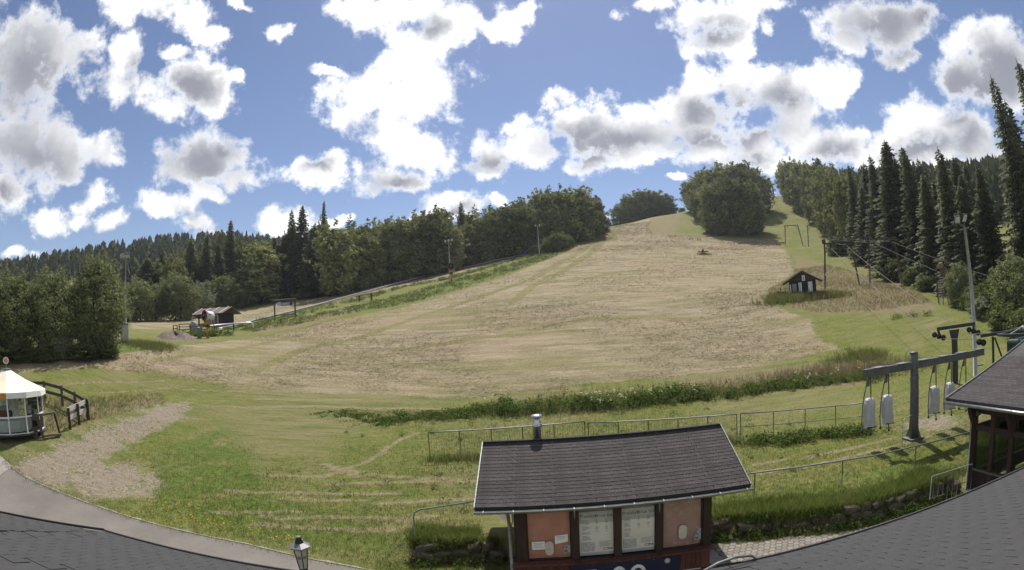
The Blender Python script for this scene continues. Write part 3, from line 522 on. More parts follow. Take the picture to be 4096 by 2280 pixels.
mb = MB(); mb.bar((2.0, eave(2.0) + .02, EZ - .02), (2.5, eave(2.5) + .02, EZ - .02), .02, .1); mb.bar((2.5, eave(2.5) + .02, EZ - .02), (19, eave(19) + .02, EZ - .02), .02, .1); mb.bar((-6.6, eave(-6.6) + .02, EZ - .02), (2.5, eave(2.5) + .02, EZ - .02), .02, .1); mb.build('eave_board', 'roof_felt', lodge)
mb = MB(); mb.path([(1.95, 5.2, 3.70), (2.15, 5.26, 3.74), (2.4, 5.33, 3.74), (2.62, 5.36, 3.70), (2.72, 5.40, 3.62)], 0.018, 6)
tag(mb.build('loose_hose', 'galvanised', None, True), 'grey hose end lying on the near roof edge beside the booth', 'hose')

# ------------------------------------------------------------------ ticket booth
BO = thing('ticket_booth', 'dark red wooden ticket booth with shingled roof and price lists', 'booth', (2.13, 11.83, 0.0), radians(-3.23))
BZ0, BY0 = 2.47, -0.42; RY, RZ = 1.87, 3.52; BH = 3.26
rs = atan2(RZ - BZ0, RY - BY0)
# roof planes
mb = MB(); 
mb.add([(-BH, BY0, BZ0 - .02), (BH, BY0, BZ0 - .02), (BH, RY, RZ - .02), (-BH, RY, RZ - .02), (BH, 2 * RY - BY0, BZ0 - .02), (-BH, 2 * RY - BY0, BZ0 - .02),
        (-BH, BY0, BZ0 - .13), (BH, BY0, BZ0 - .13), (BH, RY, RZ - .14), (-BH, RY, RZ - .14), (BH, 2 * RY - BY0, BZ0 - .13), (-BH, 2 * RY - BY0, BZ0 - .13)],
       [(0, 1, 2, 3), (3, 2, 4, 5), (0, 6, 7, 1), (6, 9, 8, 7), (9, 11, 10, 8), (4, 10, 11, 5), (1, 7, 8, 2), (2, 8, 10, 4), (0, 3, 9, 6), (3, 5, 11, 9)])
roof = mb.build('roof', 'roof_felt', BO)
SLOPE = hypot(RY - BY0, RZ - BZ0); NROW = 19; EXB = SLOPE / NROW
bstrip = strip_mesh(0.93, EXB * 1.75, 4, 'shingle', 0.011, 0.011)
for row in range(NROW):
    for side in (0, 1):
        if side == 1 and row < NROW - 5: continue
        n0 = -BH - (row % 2) * 0.116
        k = 0
        while True:
            x0 = n0 + k * 0.935; k += 1
            if x0 > BH - .05: break
            if x0 < -BH - .2 : continue
            v = row * EXB; 
            y = BY0 + v * cos(rs); z = BZ0 + v * sin(rs) + .013 + R.uniform(0, .003)
            sx = 1.0
            if x0 + .93 > BH: sx = (BH - x0) / .93
            if x0 < -BH: sx = (x0 + .93 + BH) / .93; x0 = -BH
            if side == 0: o = link_mesh('shingle', bstrip, roof, (x0, y, z), (rs - R.uniform(.05, .065), 0, 0), (sx, 1, 1))
            else: o = link_mesh('shingle', bstrip, roof, (x0 + .93 * sx, 2 * RY - y, z), (rs - .015, 0, pi), (sx, 1, 1))
# ridge caps, rake boards, eave edge
for k in range(22):
    x0 = -BH + k * (2 * BH / 22); w = 2 * BH / 22 + .03
    mb = MB(); c = .13
    mb.add([(x0, RY - c, RZ - c * tan(rs) + .022 + .004 * (k % 2)), (x0 + w, RY - c, RZ - c * tan(rs) + .022), (x0 + w, RY, RZ + .03), (x0, RY, RZ + .034), (x0 + w, RY + c, RZ - c * tan(rs) + .022), (x0, RY + c, RZ - c * tan(rs) + .022)], [(0, 1, 2, 3), (3, 2, 4, 5)])
    mb.build('ridge_cap', 'shingle_slate', roof)
for s in (-1, 1):
    mb = MB(); mb.bar((s * (BH + .012), BY0 - .03, BZ0 - .015), (s * (BH + .012), RY, RZ + .0), .022, .11); mb.bar((s * (BH + .012), RY, RZ + .0), (s * (BH + .012), 2 * RY - BY0, BZ0 - .02), .022, .11)
    mb.build('rake_trim', 'galvanised', roof)
mb = MB(); mb.bar((-BH, BY0 - .012, BZ0 - .045), (BH, BY0 - .012, BZ0 - .045), .02, .14); mb.build('eave_edge', 'rubber', roof)
# gutter: half-round channel
mb = MB(); n = 8; gy0, gz0, gr = BY0 - .085, BZ0 - .075, .062
prof = [(gy0 + gr * cos(pi + pi * j / n), gz0 + gr * sin(pi + pi * j / n)) for j in range(n + 1)]; prof2 = [(gy0 + (gr - .006) * cos(pi + pi * j / n), gz0 + (gr - .006) * sin(pi + pi * j / n)) for j in range(n + 1)]
allp = prof + prof2[::-1]; mb.add([(-BH - .02, y, z) for y, z in allp] + [(BH + .06, y, z) for y, z in allp], [(i, i + 1, i + 1 + len(allp), i + len(allp)) for i in range(len(allp) - 1)] + [tuple(range(len(allp)))[::-1], tuple(range(len(allp), 2 * len(allp)))])
mb.path([(-BH - .02, gy0 - gr, gz0 + .004), (BH + .06, gy0 - gr, gz0 + .004)], .011, 6); gut = mb.build('gutter', 'zinc', BO)
for k in range(10):
    x = -BH + .2 + k * .69; mb = MB(); mb.bar((x, gy0 - gr - .008, gz0 + .012), (x, gy0 + gr, gz0 + .02), .028, .008); mb.bar((x, gy0 - gr - .006, gz0 + .012), (x, gy0 - gr - .006, gz0 - .05), .028, .008); mb.build('bracket', 'zinc', gut)
mb = MB(); px_ = -2.52
mb.path([(px_ + .02, gy0, gz0 - .05), (px_ + .02, gy0, gz0 - .16), (px_, -.2, gz0 - .34), (px_, -.11, gz0 - .5), (px_, -.11, .02)], .042, 10); pipe = mb.build('downpipe', 'zinc', BO, True)
for z in (1.75, 1.0): MB().lathe([(.05, 0), (.05, .035)], 10, (px_, -.11, z)).build('pipe_clamp', 'galvanised', pipe)
MB().box(px_ - .16, px_ - .05, gy0 - .03, gy0 + .06, gz0 - .18, gz0 - .05).build('junction_box', 'grey_plastic', BO)
# walls: rear and side boards, front posts, lower boarding
HB = 2.42; DEP = 3.7
MB().box(-HB + .03, HB - .03, .35, DEP - .03, .02, 2.44).build('wall', 'hut_timber', BO)
k = 0
while k * .14 < DEP - .05:
    for s in (-1, 1): MB().box(s * (HB - .03), s * HB, k * .14 + .004, min((k + 1) * .14 - .004, DEP), 0, 2.5).build('side_board', 'dark_timber', BO)
    k += 1
mb = MB(); mb.add([(-HB, .35, 2.44), (-HB, DEP, 2.44), (-HB, RY, 3.30), (HB, .35, 2.44), (HB, DEP, 2.44), (HB, RY, 3.30)], [(0, 1, 2), (3, 5, 4), (0, 2, 5, 3), (1, 4, 5, 2)]); mb.build('gable', 'dark_timber', BO)
posts = [(-2.42, -2.13), (-1.06, -.87), (-.02, .16), (1.0, 1.18), (2.21, 2.42)]
for a, b in posts: MB().box(a, b, -.02, .20, 0.74, 2.46).build('post', 'dark_timber', BO, bevel=.006)
MB().box(-HB, HB, -.015, .2, 2.28, 2.47).build('lintel', 'dark_timber', BO)
nb = 38
for k in range(nb):
    a = -HB + k * 2 * HB / nb; MB().box(a + .004, a + 2 * HB / nb - .004, .0, .035, .0, .78).build('board', 'red_timber', BO)
MB().box(-HB + .01, HB - .01, .036, .35, .0, .78).build('backing', 'hut_timber', BO)
# counters
MB().box(-2.50, -1.00, -.22, .05, .78, .825).build('counter', 'red_timber', BO, bevel=.006)
MB().box(1.10, 2.50, -.22, .05, .78, .825).build('counter', 'red_timber', BO, bevel=.006)
MB().box(-.998, 1.098, -.10, .05, .78, .84).build('sill', 'dark_timber', BO, bevel=.006)
# ticket windows
for (a, b, bm, plate_x) in ((-2.13, -1.06, 'pink_blind', -1.60), (1.18, 2.21, 'mauve_blind', 1.70)):
    w = MB().box(a - .01, b + .01, .12, .14, .83, 2.29).build('window', bm, BO)
    MB().box(a, b, .085, .09, .84, 2.28).build('pane', 'pane_glass', w)
    q = MB(); q.box(a - .004, a + .03, .07, .118, .83, 2.28); q.box(b - .03, b + .004, .07, .118, .83, 2.28); q.box(a + .031, b - .031, .07, .118, .83, .865); q.build('frame', 'dark_timber', w)
    rr = .105; poly = [(plate_x + rr * cos(t), 1.55 + .09 + rr * sin(t)) for t in np.linspace(0, pi, 10)] + [(plate_x + rr * cos(t), 1.55 - .09 + rr * sin(t)) for t in np.linspace(pi, 2 * pi, 10)]
    R90 = Matrix.Rotation(pi / 2, 4, 'X')
    pl = MB().prism([(x, z - (.40 if a < 0 else .28)) for x, z in poly], -.082, -.060, R90).build('speaking_plate', 'grey_plastic', w)
    MB().lathe([(.008, 0), (.008, .004)], 8, (plate_x, .059, 1.12 if a < 0 else 1.22), (0, -1, 0)).build('keyhole', 'ink', pl)
    for s in range(3 if a > 0 else 2):
        MB().box(b - .20 + .03 * s, b - .02, .078, .081, 1.0 + .105 * s, 1.095 + .105 * s).build('sticker', 'sticker', w)
        MB().box(b - .18 + .03 * s, b - .10, .075, .0775, 1.03 + .105 * s, 1.07 + .105 * s).build('sticker_print', 'ink', w)
wL = [c for c in BO.children if c.name.startswith('window')][0]
MB().box(-2.02, -1.70, .078, .081, 1.12, 1.34).build('notice', 'paper', wL)
q = MB(); q.add([(-1.46, .078, 1.25), (-1.14, .078, 1.31), (-1.14, .078, 1.51), (-1.46, .078, 1.48)], [(0, 1, 2, 3)]); q.add([(-1.46, .0815, 1.25), (-1.14, .0815, 1.31), (-1.14, .0815, 1.51), (-1.46, .0815, 1.48)], [(3, 2, 1, 0)]); q.build('notice', 'paper', wL)
for (nx0, nx1, z0, nn, tilt) in ((-1.98, -1.74, 1.29, 4, 0.0), (-1.42, -1.18, 1.45, 3, .05)):
    q = MB()
    for r_ in range(nn): q.box(nx0 + .02 * (r_ % 2), nx1 - .03 * (r_ % 3), .0745, .0765, z0 - .035 * r_, z0 - .035 * r_ + .008)
    q.build('print_lines', 'grey_ink', wL, kind='stuff')
# price list posters
for (a, b) in ((-.87, -.02), (.16, 1.0)):
    p = MB().box(a + .012, b - .012, .10, .11, .87, 2.05).build('price_poster', 'poster', BO, label='white price list poster behind glass')
    MB().box(a + .012, b - .012, .10, .106, 2.053, 2.28).build('valance', 'cabinet_grey', p)
    MB().box(a + .014, b - .014, .0965, .0985, 1.76, 2.048).build('header_band', 'poster_band', p)
    MB().box(a + .014, b - .014, .0965, .0985, .872, .95).build('footer_band', 'poster_blue', p)
    MB().box(a + .04, a + .04 + (b - a) * .40, .0955, .0980, .98, 1.24).build('photo', 'poster_photo', p)
    W_ = b - a
    text('title_text', 'Preisliste', .125, 'ink', p, (a + W_ * .30, .0950, 1.94), (pi / 2, 0, 0)); text('title_text', 'Price list', .125, 'ink', p, (a + W_ * .72, .0950, 1.94), (pi / 2, 0, 0))
    q = MB()
    zz = 1.855
    for r_ in range(22):
        if r_ in (5, 10, 13): zz -= .030
        zz -= .026
        if zz < 1.28: break
        q.box(a + .08, a + .08 + W_ * R.uniform(.12, .26), .0945, .0955, zz, zz + .009)
        if r_ < 11 and r_ != 5:
            q.box(a + W_ * .48, a + W_ * .48 + R.uniform(.05, .075), .0945, .0955, zz, zz + .009); q.box(a + W_ * .76, a + W_ * .76 + R.uniform(.05, .085), .0945, .0955, zz, zz + .009)
    for r_ in range(6): q.box(a + W_ * (.56 + .03 * (r_ % 2)), b - .06 - .03 * (r_ % 3), .0945, .0955, 1.23 - r_ * .026, 1.237 - r_ * .026)
    q.build('print_lines', 'grey_ink', p, kind='stuff')
    q = MB(); lx, lz = a + W_ * .70, 1.0
    q.box(lx, lx + .15, .0945, .0955, lz, lz + .055); q.build('logo', 'ink', p); q = MB(); q.box(lx + .008, lx + .142, .0932, .0940, lz + .010, lz + .026); q.box(lx + .008, lx + .09, .0932, .0940, lz + .028, lz + .044); q.build('logo_letters', 'poster', p)
    MB().box(lx + .165, lx + .215, .0945, .0955, lz + .002, lz + .052).build('label_mark', 'grey_ink', p)
    MB().box(a, b, .075, .079, .85, 2.28).build('pane', 'pane_glass', p)
for s, x in ((0, -.965), (1, 1.09)):
    MB().add([(x - .03, -.03, 2.26), (x + .03, -.03, 2.26), (x + .012, -.03, 1.98), (x, -.03, 1.9), (x - .02, -.03, 2.05), (x - .03, -.024, 2.26), (x + .03, -.024, 2.26), (x + .012, -.024, 1.98), (x, -.024, 1.9), (x - .02, -.024, 2.05)], [(0, 4, 3, 2, 1), (5, 6, 7, 8, 9), (0, 1, 6, 5), (1, 2, 7, 6), (2, 3, 8, 7), (3, 4, 9, 8), (4, 0, 5, 9)]).build('pennant', 'galvanised', BO)
for x in (-.35, .72): MB().lathe([(.055, 0), (.05, .05), (.02, .06)], 10, (x, -.06, 2.22), (0, 0, -1)).build('lamp', 'milk_glass', BO)
# banner with only the tops of its letters in the picture
BN = MB().box(-1.15, 1.62, -.018, -.004, .02, .66).build('banner', 'navy_banner', BO, label='navy blue banner with large white letters and round emblem')
MB().box(-1.145, -.974, -.024, -.0185, .08, .51).build('letter', 'banner_white', BN)
q = MB(); q.box(-.827, -.47, -.024, -.0185, .44, .51); q.box(-.827, -.72, -.024, -.0185, .08, .439); q.build('letter', 'banner_white', BN)
for cx, rx in ((.085, .18), (.56, .205)):
    ring = [(cx + rx * cos(t), .29 + .255 * sin(t)) for t in np.linspace(0, 2 * pi, 33)[:-1]]; inn = [(cx + (rx - .085) * cos(t), .29 + .165 * sin(t)) for t in np.linspace(0, 2 * pi, 33)[:-1]]
    q = MB(); q.add([(x, -.024, z) for x, z in ring] + [(x, -.024, z) for x, z in inn], [(i, (i + 1) % 32, 32 + (i + 1) % 32, 32 + i) for i in range(32)]); q.build('letter', 'banner_white', BN)
q = MB(); ec = (1.30, .555)
for r0, r1 in ((.058, .07), (.018, .045)):
    a = [(ec[0] + r1 * cos(t), ec[1] + r1 * sin(t)) for t in np.linspace(0, 2 * pi, 25)[:-1]]; b = [(ec[0] + r0 * cos(t), ec[1] + r0 * sin(t)) for t in np.linspace(0, 2 * pi, 25)[:-1]]
    q.add([(x, -.024, z) for x, z in a] + [(x, -.024, z) for x, z in b], [(i, (i + 1) % 24, 24 + (i + 1) % 24, 24 + i) for i in range(24)])
for t in range(4): q.box(-.004, .004, -.024, -.0235, -.06, .06, Matrix.Translation((ec[0], 0, ec[1])) @ Matrix.Rotation(t * pi / 4, 4, 'Y'))
q.build('emblem', 'banner_white', BN)
for k in range(6): MB().lathe([(.012, 0), (.008, .006)], 8, (-1.05 + k * .5, -.019, .635), (0, -1, 0)).build('bolt', 'galvanised', BN)
# stainless flue
CH = (-1.80, 2.12)
fl = MB().lathe([(.22, 3.30), (.20, 3.42), (.125, 3.50), (.118, 3.52)], 18, (CH[0], CH[1], 0)).build('flue_base', 'steel_chimney', BO, True)
fp = MB().lathe([(.112, 3.5), (.112, 3.88), (.122, 3.885), (.122, 3.915), (.112, 3.92), (.112, 3.99), (.085, 4.05), (.085, 4.14)], 18, (CH[0], CH[1], 0)).build('flue_pipe', 'steel_chimney', BO, True)
MB().lathe([(.015, 4.14), (.16, 4.15), (.165, 4.17), (.13, 4.205), (.02, 4.225)], 18, (CH[0], CH[1], 0)).build('flue_cap', 'steel_chimney', fp, True)
MB().box(CH[0] + .10, CH[0] + .14, CH[1] - .02, CH[1] + .02, 3.85, 3.95).build('flue_clamp', 'galvanised', fp)
# concrete kerb beside the booth
tag(MB().box(4.62, 5.02, 11.75, 13.2, -.05, .20).build('kerb_block', 'concrete', None, bevel=.02), 'grey concrete block against the right end of the booth', 'block')

# ------------------------------------------------------------------ pavers between booth, wall and shelter
pav = bpy.data.objects.new('paved_yard', MB().box(4.9, 14.6, 10.6, 13.6, -.30, .006).mesh('paved_yard', 'joint_sand')); COL.objects.link(pav); tag(pav, 'hexagonal grey paving between the booth and the stone wall', None, kind='structure')
hx = .20; hexp = []
for t in range(6): hexp.append(((hx / 2) * 1.06 * cos(pi / 6 + t * pi / 3) * .97, (hx / 2) * 1.06 * sin(pi / 6 + t * pi / 3) * .97))
zig = [(-.098, -.045), (-.03, -.085), (.035, -.06), (.098, -.088), (.098, .045), (.035, .085), (-.03, .06), (-.098, .088)]
pm_ = MB().prism(hexp, 0, .05).mesh('paver', 'paver_stone')
rest = MB(); cnt = 0; rowh = hx * .90
cells = []
for j in range(20):
    for i in range(60):
        x = 5.0 + i * hx * .965 + (j % 2) * hx * .4825; y = 11.05 + j * rowh * .93
        yw = float(np.interp(x, WALL_X, WALL_Y)) - .42 - .16 * math.sin(x * 2.3)
        if x > 14.2 or y > yw or (x < 5.1 and y < 13): continue
        cells.append((x, y))
vis = [c for c in cells if c[1] > 11.62]; hid = [c for c in cells if c[1] <= 11.62]
vis.sort(key=lambda c: c[0])
for c in vis[:300]:
    link_mesh('paver', pm_, pav, (c[0], c[1], -.022 + R.uniform(-.003, .003)), (R.uniform(-.012, .012), R.uniform(-.012, .012), R.choice((0, pi / 3, 2 * pi / 3)) + R.uniform(-.03, .03)))
for c in hid + vis[300:]: rest.prism([(c[0] + a, c[1] + b) for a, b in hexp], -.02, .026)
rest.build('paver_field', 'paver_stone', pav, kind='stuff')

# ------------------------------------------------------------------ dry stone wall in two lengths
def stone_mesh(seed):
    r = random.Random(seed); q = MB(); nu, nv = 8, 5
    pts = []
    for i in range(nv + 1):
        th = pi * i / nv
        for j in range(nu):
            ph = 2 * pi * j / nu; p = Vector((sin(th) * cos(ph), sin(th) * sin(ph), cos(th)))
            p = Vector([math.copysign(abs(c) ** .55, c) for c in p]) * r.uniform(.82, 1.08); pts.append(p * .5)
    return q.add(pts, [(i * nu + j, i * nu + (j + 1) % nu, (i + 1) * nu + (j + 1) % nu, (i + 1) * nu + j) for i in range(nv) for j in range(nu)]).mesh('stone', 'stone')
stones = [stone_mesh(s) for s in range(6)]
def stone_wall(x0, x1, label):
    root = thing('stone_wall', label, 'wall', (x0, float(np.interp(x0, WALL_X, WALL_Y)), 0))
    x = x0
    for course in range(3):
        x = x0 + R.uniform(-.1, .1)
        while x < x1:
            w = R.uniform(.18, .70); h = R.uniform(.15, .31); y = float(np.interp(x + w / 2, WALL_X, WALL_Y)) + .10 + course * .05 + R.uniform(-.04, .04)
            z = .04 + course * .205 + R.uniform(-.03, .03)
            if course == 2 and R.random() < .45: x += w; continue
            link_mesh('stone', stones[R.randrange(6)], root, (x + w / 2 - x0, y - root.location.y, z), (R.uniform(-.25, .25), R.uniform(-.25, .25), R.uniform(-.35, .35)), (w * 1.08, R.uniform(.26, .42), h * 1.12)); x += w * .96
    return root
stone_wall(-3.3, -.55, 'low mossy stone wall below the bent handrail at the left of the booth')
stone_wall(5.0, 13.9, 'low weedy stone wall along the paving right of the booth')

# ------------------------------------------------------------------ railings and fences
def rail(p0, p1, r, n=8): return MB().path([p0, p1], r, n)
hr = thing('handrail', 'galvanised handrail bent down at its left end beside the booth', 'railing', on(-3.19, 14.1))
ox, oy, oz = hr.location
mb = MB(); zt = 1.47
pts = [(-3.19, 14.12, gz(-3.19, 14.1) - .2), (-3.20, 14.2, zt - .22), (-3.17, 14.26, zt - .06), (-3.02, 14.36, zt), (-0.3, 15.45, zt + .03)]
mb.path([(x - ox, y - oy, z - oz) for x, y, z in pts], .024, 8); mb.build('rail', 'galvanised', hr, True)
MB().path([(-.4 - ox, 15.4 - oy, zt - oz), (-.4 - ox, 15.4 - oy, gz(-.4, 15.4) - oz - .1)], .022, 8).build('post', 'galvanised', hr, True)
lr = thing('handrail', 'long galvanised handrail on posts above the stone wall', 'railing', on(7.3, 14.9))
ox, oy, oz = lr.location
tops = [(6.2, 15.12, 1.44), (7.3, 14.92, 1.47), (10.4, 14.36, 1.46), (11.6, 14.1, 1.45), (13.42, 13.86, 1.47), (16.6, 13.35, 1.52), (19.5, 13.0, 1.55)]
MB().path([(x - ox, y - oy, z - oz) for x, y, z in tops], .027, 8).build('rail', 'galvanised', lr, True)
for (x, y, z) in (tops[1], tops[2], tops[4], tops[5]):
    MB().path([(x - ox, y - oy, z - oz), (x + R.uniform(-.03, .03) - ox, y + .02 - oy, gz(x, y) - oz - .1)], .022, 8).build('post', 'galvanised', lr, True)
def mesh_fence(a, b, h, nposts, label, wires=True, mid=False, dip=False):
    f = thing('mesh_fence' if wires else 'rail_fence', label, 'fence', on(*a)); ox, oy, oz = f.location
    P = [Vector((a[0] + (b[0] - a[0]) * t, a[1] + (b[1] - a[1]) * t, 0)) for t in np.linspace(0, 1, nposts)]
    zt = [gz(p.x, p.y) + h for p in P]; sm = np.polyfit(np.linspace(0, 1, nposts), zt, 1); zt = [sm[0] * t + sm[1] for t in np.linspace(0, 1, nposts)]
    loc = lambda p, z: (p.x - ox, p.y - oy, z - oz)
    MB().path([loc(p, z) for p, z in zip(P, zt)], .026, 8).build('top_rail', 'galvanised', f, True)
    for p, z in zip(P, zt): MB().path([loc(p, z), loc(p, gz(p.x, p.y) - .15)], .022, 8).build('post', 'galvanised', f, True)
    if mid: MB().path([loc(p, z - h * .52) for p, z in zip(P, zt)], .018, 6).build('mid_rail', 'galvanised', f, True)
    if wires:
        q = MB(); L = (P[-1] - P[0]).length; n = int(L / .11)
        for i in range(1, n):
            t = i / n; p = P[0].lerp(P[-1], t); z = sm[0] * t + sm[1]; q.path([loc(p, z), loc(p, gz(p.x, p.y) - .02)], .0045, 4, False)
        for zz in (.25, .5, .75):
            q.path([loc(P[0], zt[0] - h * zz), loc(P[-1], zt[-1] - h * zz)], .0045, 4, False)
        q.build('wire_mesh', 'galvanised', f, kind='stuff')
    return f
mesh_fence((-4.04, 22.44), (2.85, 22.75), 1.22, 6, 'wire mesh fence panel behind the booth, the one left of the flue')
mesh_fence((2.98, 22.55), (9.42, 21.15), 1.2, 6, 'wire mesh fence panel behind the booth roof, right of the flue')
mesh_fence((9.68, 21.3), (15.7, 19.95), 1.15, 5, 'two-rail metal fence running to the chair rack', False, True)
gr = thing('bar_railing', 'grey barred railing between the stone wall and the shelter', 'railing', (12.42, 11.95, 0)); ox, oy = 12.42, 11.95
mb = MB(); mb.path([(0, 0, .25), (0, 0, 1.02), (1.75, -.3, 1.08)], .022, 8); mb.build('top_rail', 'galvanised', gr, True)
MB().path([(0, 0, .27), (.62, -.1, .30), (.62, -.1, .06), (1.75, -.3, .10)], .018, 8).build('bottom_rail', 'galvanised', gr, True)
for k in range(9):
    t = .06 + k * .118; x = 1.75 * t; y = -.3 * t; z0 = .28 if x < .6 else .08; MB().path([(x, y, z0), (x, y, 1.02 + .06 * t)], .009, 6).build('bar', 'galvanised', gr, True)
hoop = thing('tube_hoop', 'small grey tube hoop beside the chair rack column', 'railing', on(15.2, 16.6)); 
MB().path([(0, 0, -.1), (0, 0, 1.05), (.35, .1, 1.1), (.75, .25, 1.12)], .02, 8).build('tube', 'galvanised', hoop, True); MB().path([(-.05, 0, .55), (.6, .2, .6)], .016, 8).build('cross_bar', 'galvanised', hoop, True)

# ------------------------------------------------------------------ chair rack: column, beam and five hangers
rk = thing('hanger_rack', 'grey steel column with long crossbeam carrying covered lift hangers', 'rack', on(16.3, 17.05)); rx, ry, rz_ = rk.location
mb = MB(); mb.lathe([(.24, .10), (.215, .8), (.185, 3.30), (.18, 3.62)], 14); mb.lathe([(.20, 3.62), (.20, 3.66), (.05, 3.70)], 14); mb.build('column', 'steel_beam', rk, True)
mb = MB(); mb.box(-.42, .42, -.34, .34, .03, .08); mb.build('base_plate', 'galvanised', rk)
for s in range(4):
    t = s * pi / 2 + .4; MB().add([(cos(t) * .22, sin(t) * .22, .08), (cos(t) * .40, sin(t) * .40, .08), (cos(t) * .21, sin(t) * .21, .5), (cos(t + .05) * .22, sin(t + .05) * .22, .08), (cos(t + .05) * .40, sin(t + .05) * .40, .08), (cos(t + .05) * .21, sin(t + .05) * .21, .5)], [(0, 1, 2), (5, 4, 3), (0, 3, 4, 1), (1, 4, 5, 2)]).build('gusset', 'galvanised', rk)
for z in (2.55, 2.62): MB().lathe([(.23, z), (.23, z + .03)], 14).build('collar', 'galvanised', rk)
B0 = Vector((13.42 - rx, 0, 3.80 - rz_)); B1 = Vector((21.3 - rx, 0, 3.72 - rz_))
MB().bar(B0, B1, .20, .30).build('crossbeam', 'steel_beam', rk, bevel=.01)
for k in range(6):
    x = 13.9 + k * 1.35 - rx; MB().box(x, x + .55, -.2, .2, 3.945 - rz_ - .012 * k, 3.965 - rz_ - .012 * k).build('cap_plate', 'galvanised', rk)
MB().path([(-.12, .15, 3.4), (-.35, .2, 3.5), (-.25, .2, 3.75), (-.05, .1, 3.72)], .014, 6).build('conduit', 'galvanised', rk, True)
def hanger(x, label, cover, zb):
    h = thing('lift_hanger', label, 'lift hanger', (x, 17.05, 0), 0, 'hangers on the rack'); top = 3.64
    MB().path([(0, -.03, top), (0, -.05, zb + .2), (.0, -.08, zb)], .026, 8).build('straight_tube', 'steel_beam', h, True)
    pts = [(-.05, 0, top), (-.14, .05, top - .25), (-.24, .1, top - .7), (-.31, .13, top - 1.2), (-.34, .14, top - 1.8), (-.32, .12, zb + .12)]
    MB().path(pts, .024, 8).build('bowed_tube', 'steel_beam', h, True)
    mb = MB(); mb.add([(-.03, .0, top - .02), (-.16, .05, top - .3), (-.19, .06, top - .42), (-.03, 0, top - .36), (-.03, .012, top - .02), (-.16, .062, top - .3), (-.19, .072, top - .42), (-.03, .012, top - .36)], [(0, 1, 2, 3), (7, 6, 5, 4), (0, 4, 5, 1), (1, 5, 6, 2), (2, 6, 7, 3), (3, 7, 4, 0)]); mb.build('gusset_plate', 'steel_beam', h)
    MB().lathe([(.04, 0), (.045, .04), (.03, .1)], 8, (0, -.08, zb - .06)).build('end_cap', 'rubber', h); MB().lathe([(.04, 0), (.045, .04), (.03, .1)], 8, (-.32, .12, zb + .06)).build('end_cap', 'rubber', h)
    if cover:
        # tarpaulin bag: tapered, pinched top, open skirt
        secs = [(2.72, .13, .10, .02), (2.66, .19, .15, .02), (2.5, .215, .17, .03), (2.1, .22, .18, .03), (1.85, .222, .19, .035), (1.58, .228, .195, .04)]
        q = MB(); n = 10; o = 0
        for i, (z, a, b, dx) in enumerate(secs):
            for j in range(n):
                t = 2 * pi * j / n; c, s = cos(t), sin(t); k = min(1 / max(abs(c), abs(s)), 1.3); wob = 1 + .09 * sin(3 * t + i * 1.7 + x)
                q.v.append((dx - .02 + a * c * k * wob, .06 + b * s * k * wob, z + zb - 1.3 - .05 * (s + 1) * (i > 3)))
        for i in range(len(secs) - 1):
            for j in range(n): q.f.append((i * n + j, (i + 1) * n + j, (i + 1) * n + (j + 1) % n, i * n + (j + 1) % n))
        q.f.append(tuple(range(n))); q.build('cover', 'tarpaulin', h)
        MB().path([(-.22, -.12, zb + .28), (.26, -.10, zb + .25), (.26, .22, zb + .28)], .022, 6).build('seat_edge', 'rubber', h, True)
    else:
        MB().path([(-.32, .12, zb + .1), (-.1, .1, zb + .02), (.3, .0, zb + .04)], .022, 6).build('seat_bar', 'galvanised', h, True)
    return h
hanger(13.72, 'covered lift hanger at the far left end of the rack beam', True, 1.35)
hanger(14.72, 'covered lift hanger second from the left end of the rack beam', True, 1.33)
hanger(17.68, 'covered lift hanger just right of the rack column', True, 1.26)
hanger(18.76, 'covered lift hanger partly hidden by the shelter roof corner', True, 1.26)
hanger(19.85, 'bare lift hanger without cover near the right end of the rack beam', False, 1.26)

# ------------------------------------------------------------------ lamp on its post
LA = thing('street_lamp', 'black six-sided lantern on a post by the near roof', 'lamp', (-3.95, 8.09, 0.0))
MB().lathe([(.10, 0), (.10, .25), (.05, .35), (.04, 2.35), (.055, 2.38), (.03, 2.44)], 12).build('post', 'lamp_black', LA, True)
def hexring(r, z, n=6, ph=0.0): return [(r * cos(ph + 2 * pi * j / n), r * sin(ph + 2 * pi * j / n), z) for j in range(n)]
q = MB()
z0, z1, r0, r1 = 2.50, 2.92, .085, .145
q.add(hexring(r0, z0 - .05) + hexring(r0, z0), [(j, (j + 1) % 6, 6 + (j + 1) % 6, 6 + j) for j in range(6)] + [tuple(range(6))[::-1], tuple(range(6, 12))]); 
q.lathe([(.03, 2.40), (.03, 2.46)], 8); q.build('lantern_foot', 'lamp_black', LA)
for j in range(6):
    a0 = hexring(r0 * .93, z0)[j]; a1 = hexring(r0 * .93, z0)[(j + 1) % 6]; b0 = hexring(r1 * .93, z1)[j]; b1 = hexring(r1 * .93, z1)[(j + 1) % 6]
    pn = MB().add([a0, a1, b1, b0], [(0, 1, 2, 3)]).build('pane', 'milk_glass', LA)
    ctr = (Vector(a0) + Vector(a1)) * .22 + (Vector(b0) + Vector(b1)) * .28; nrm = ((Vector(a1) - Vector(a0)).cross(Vector(b0) - Vector(a0))).normalized()
    if nrm.dot(Vector((ctr.x, ctr.y, 0))) < 0: nrm = -nrm
    MB().lathe([(.036, 0), (.036, .002)], 14, tuple(ctr + nrm * .003), tuple(nrm)).build('emblem', 'emblem_grey', pn); 
    MB().path([hexring(r0, z0)[j], hexring(r1, z1)[j]], .009, 6).build('glazing_bar', 'lamp_black', LA)
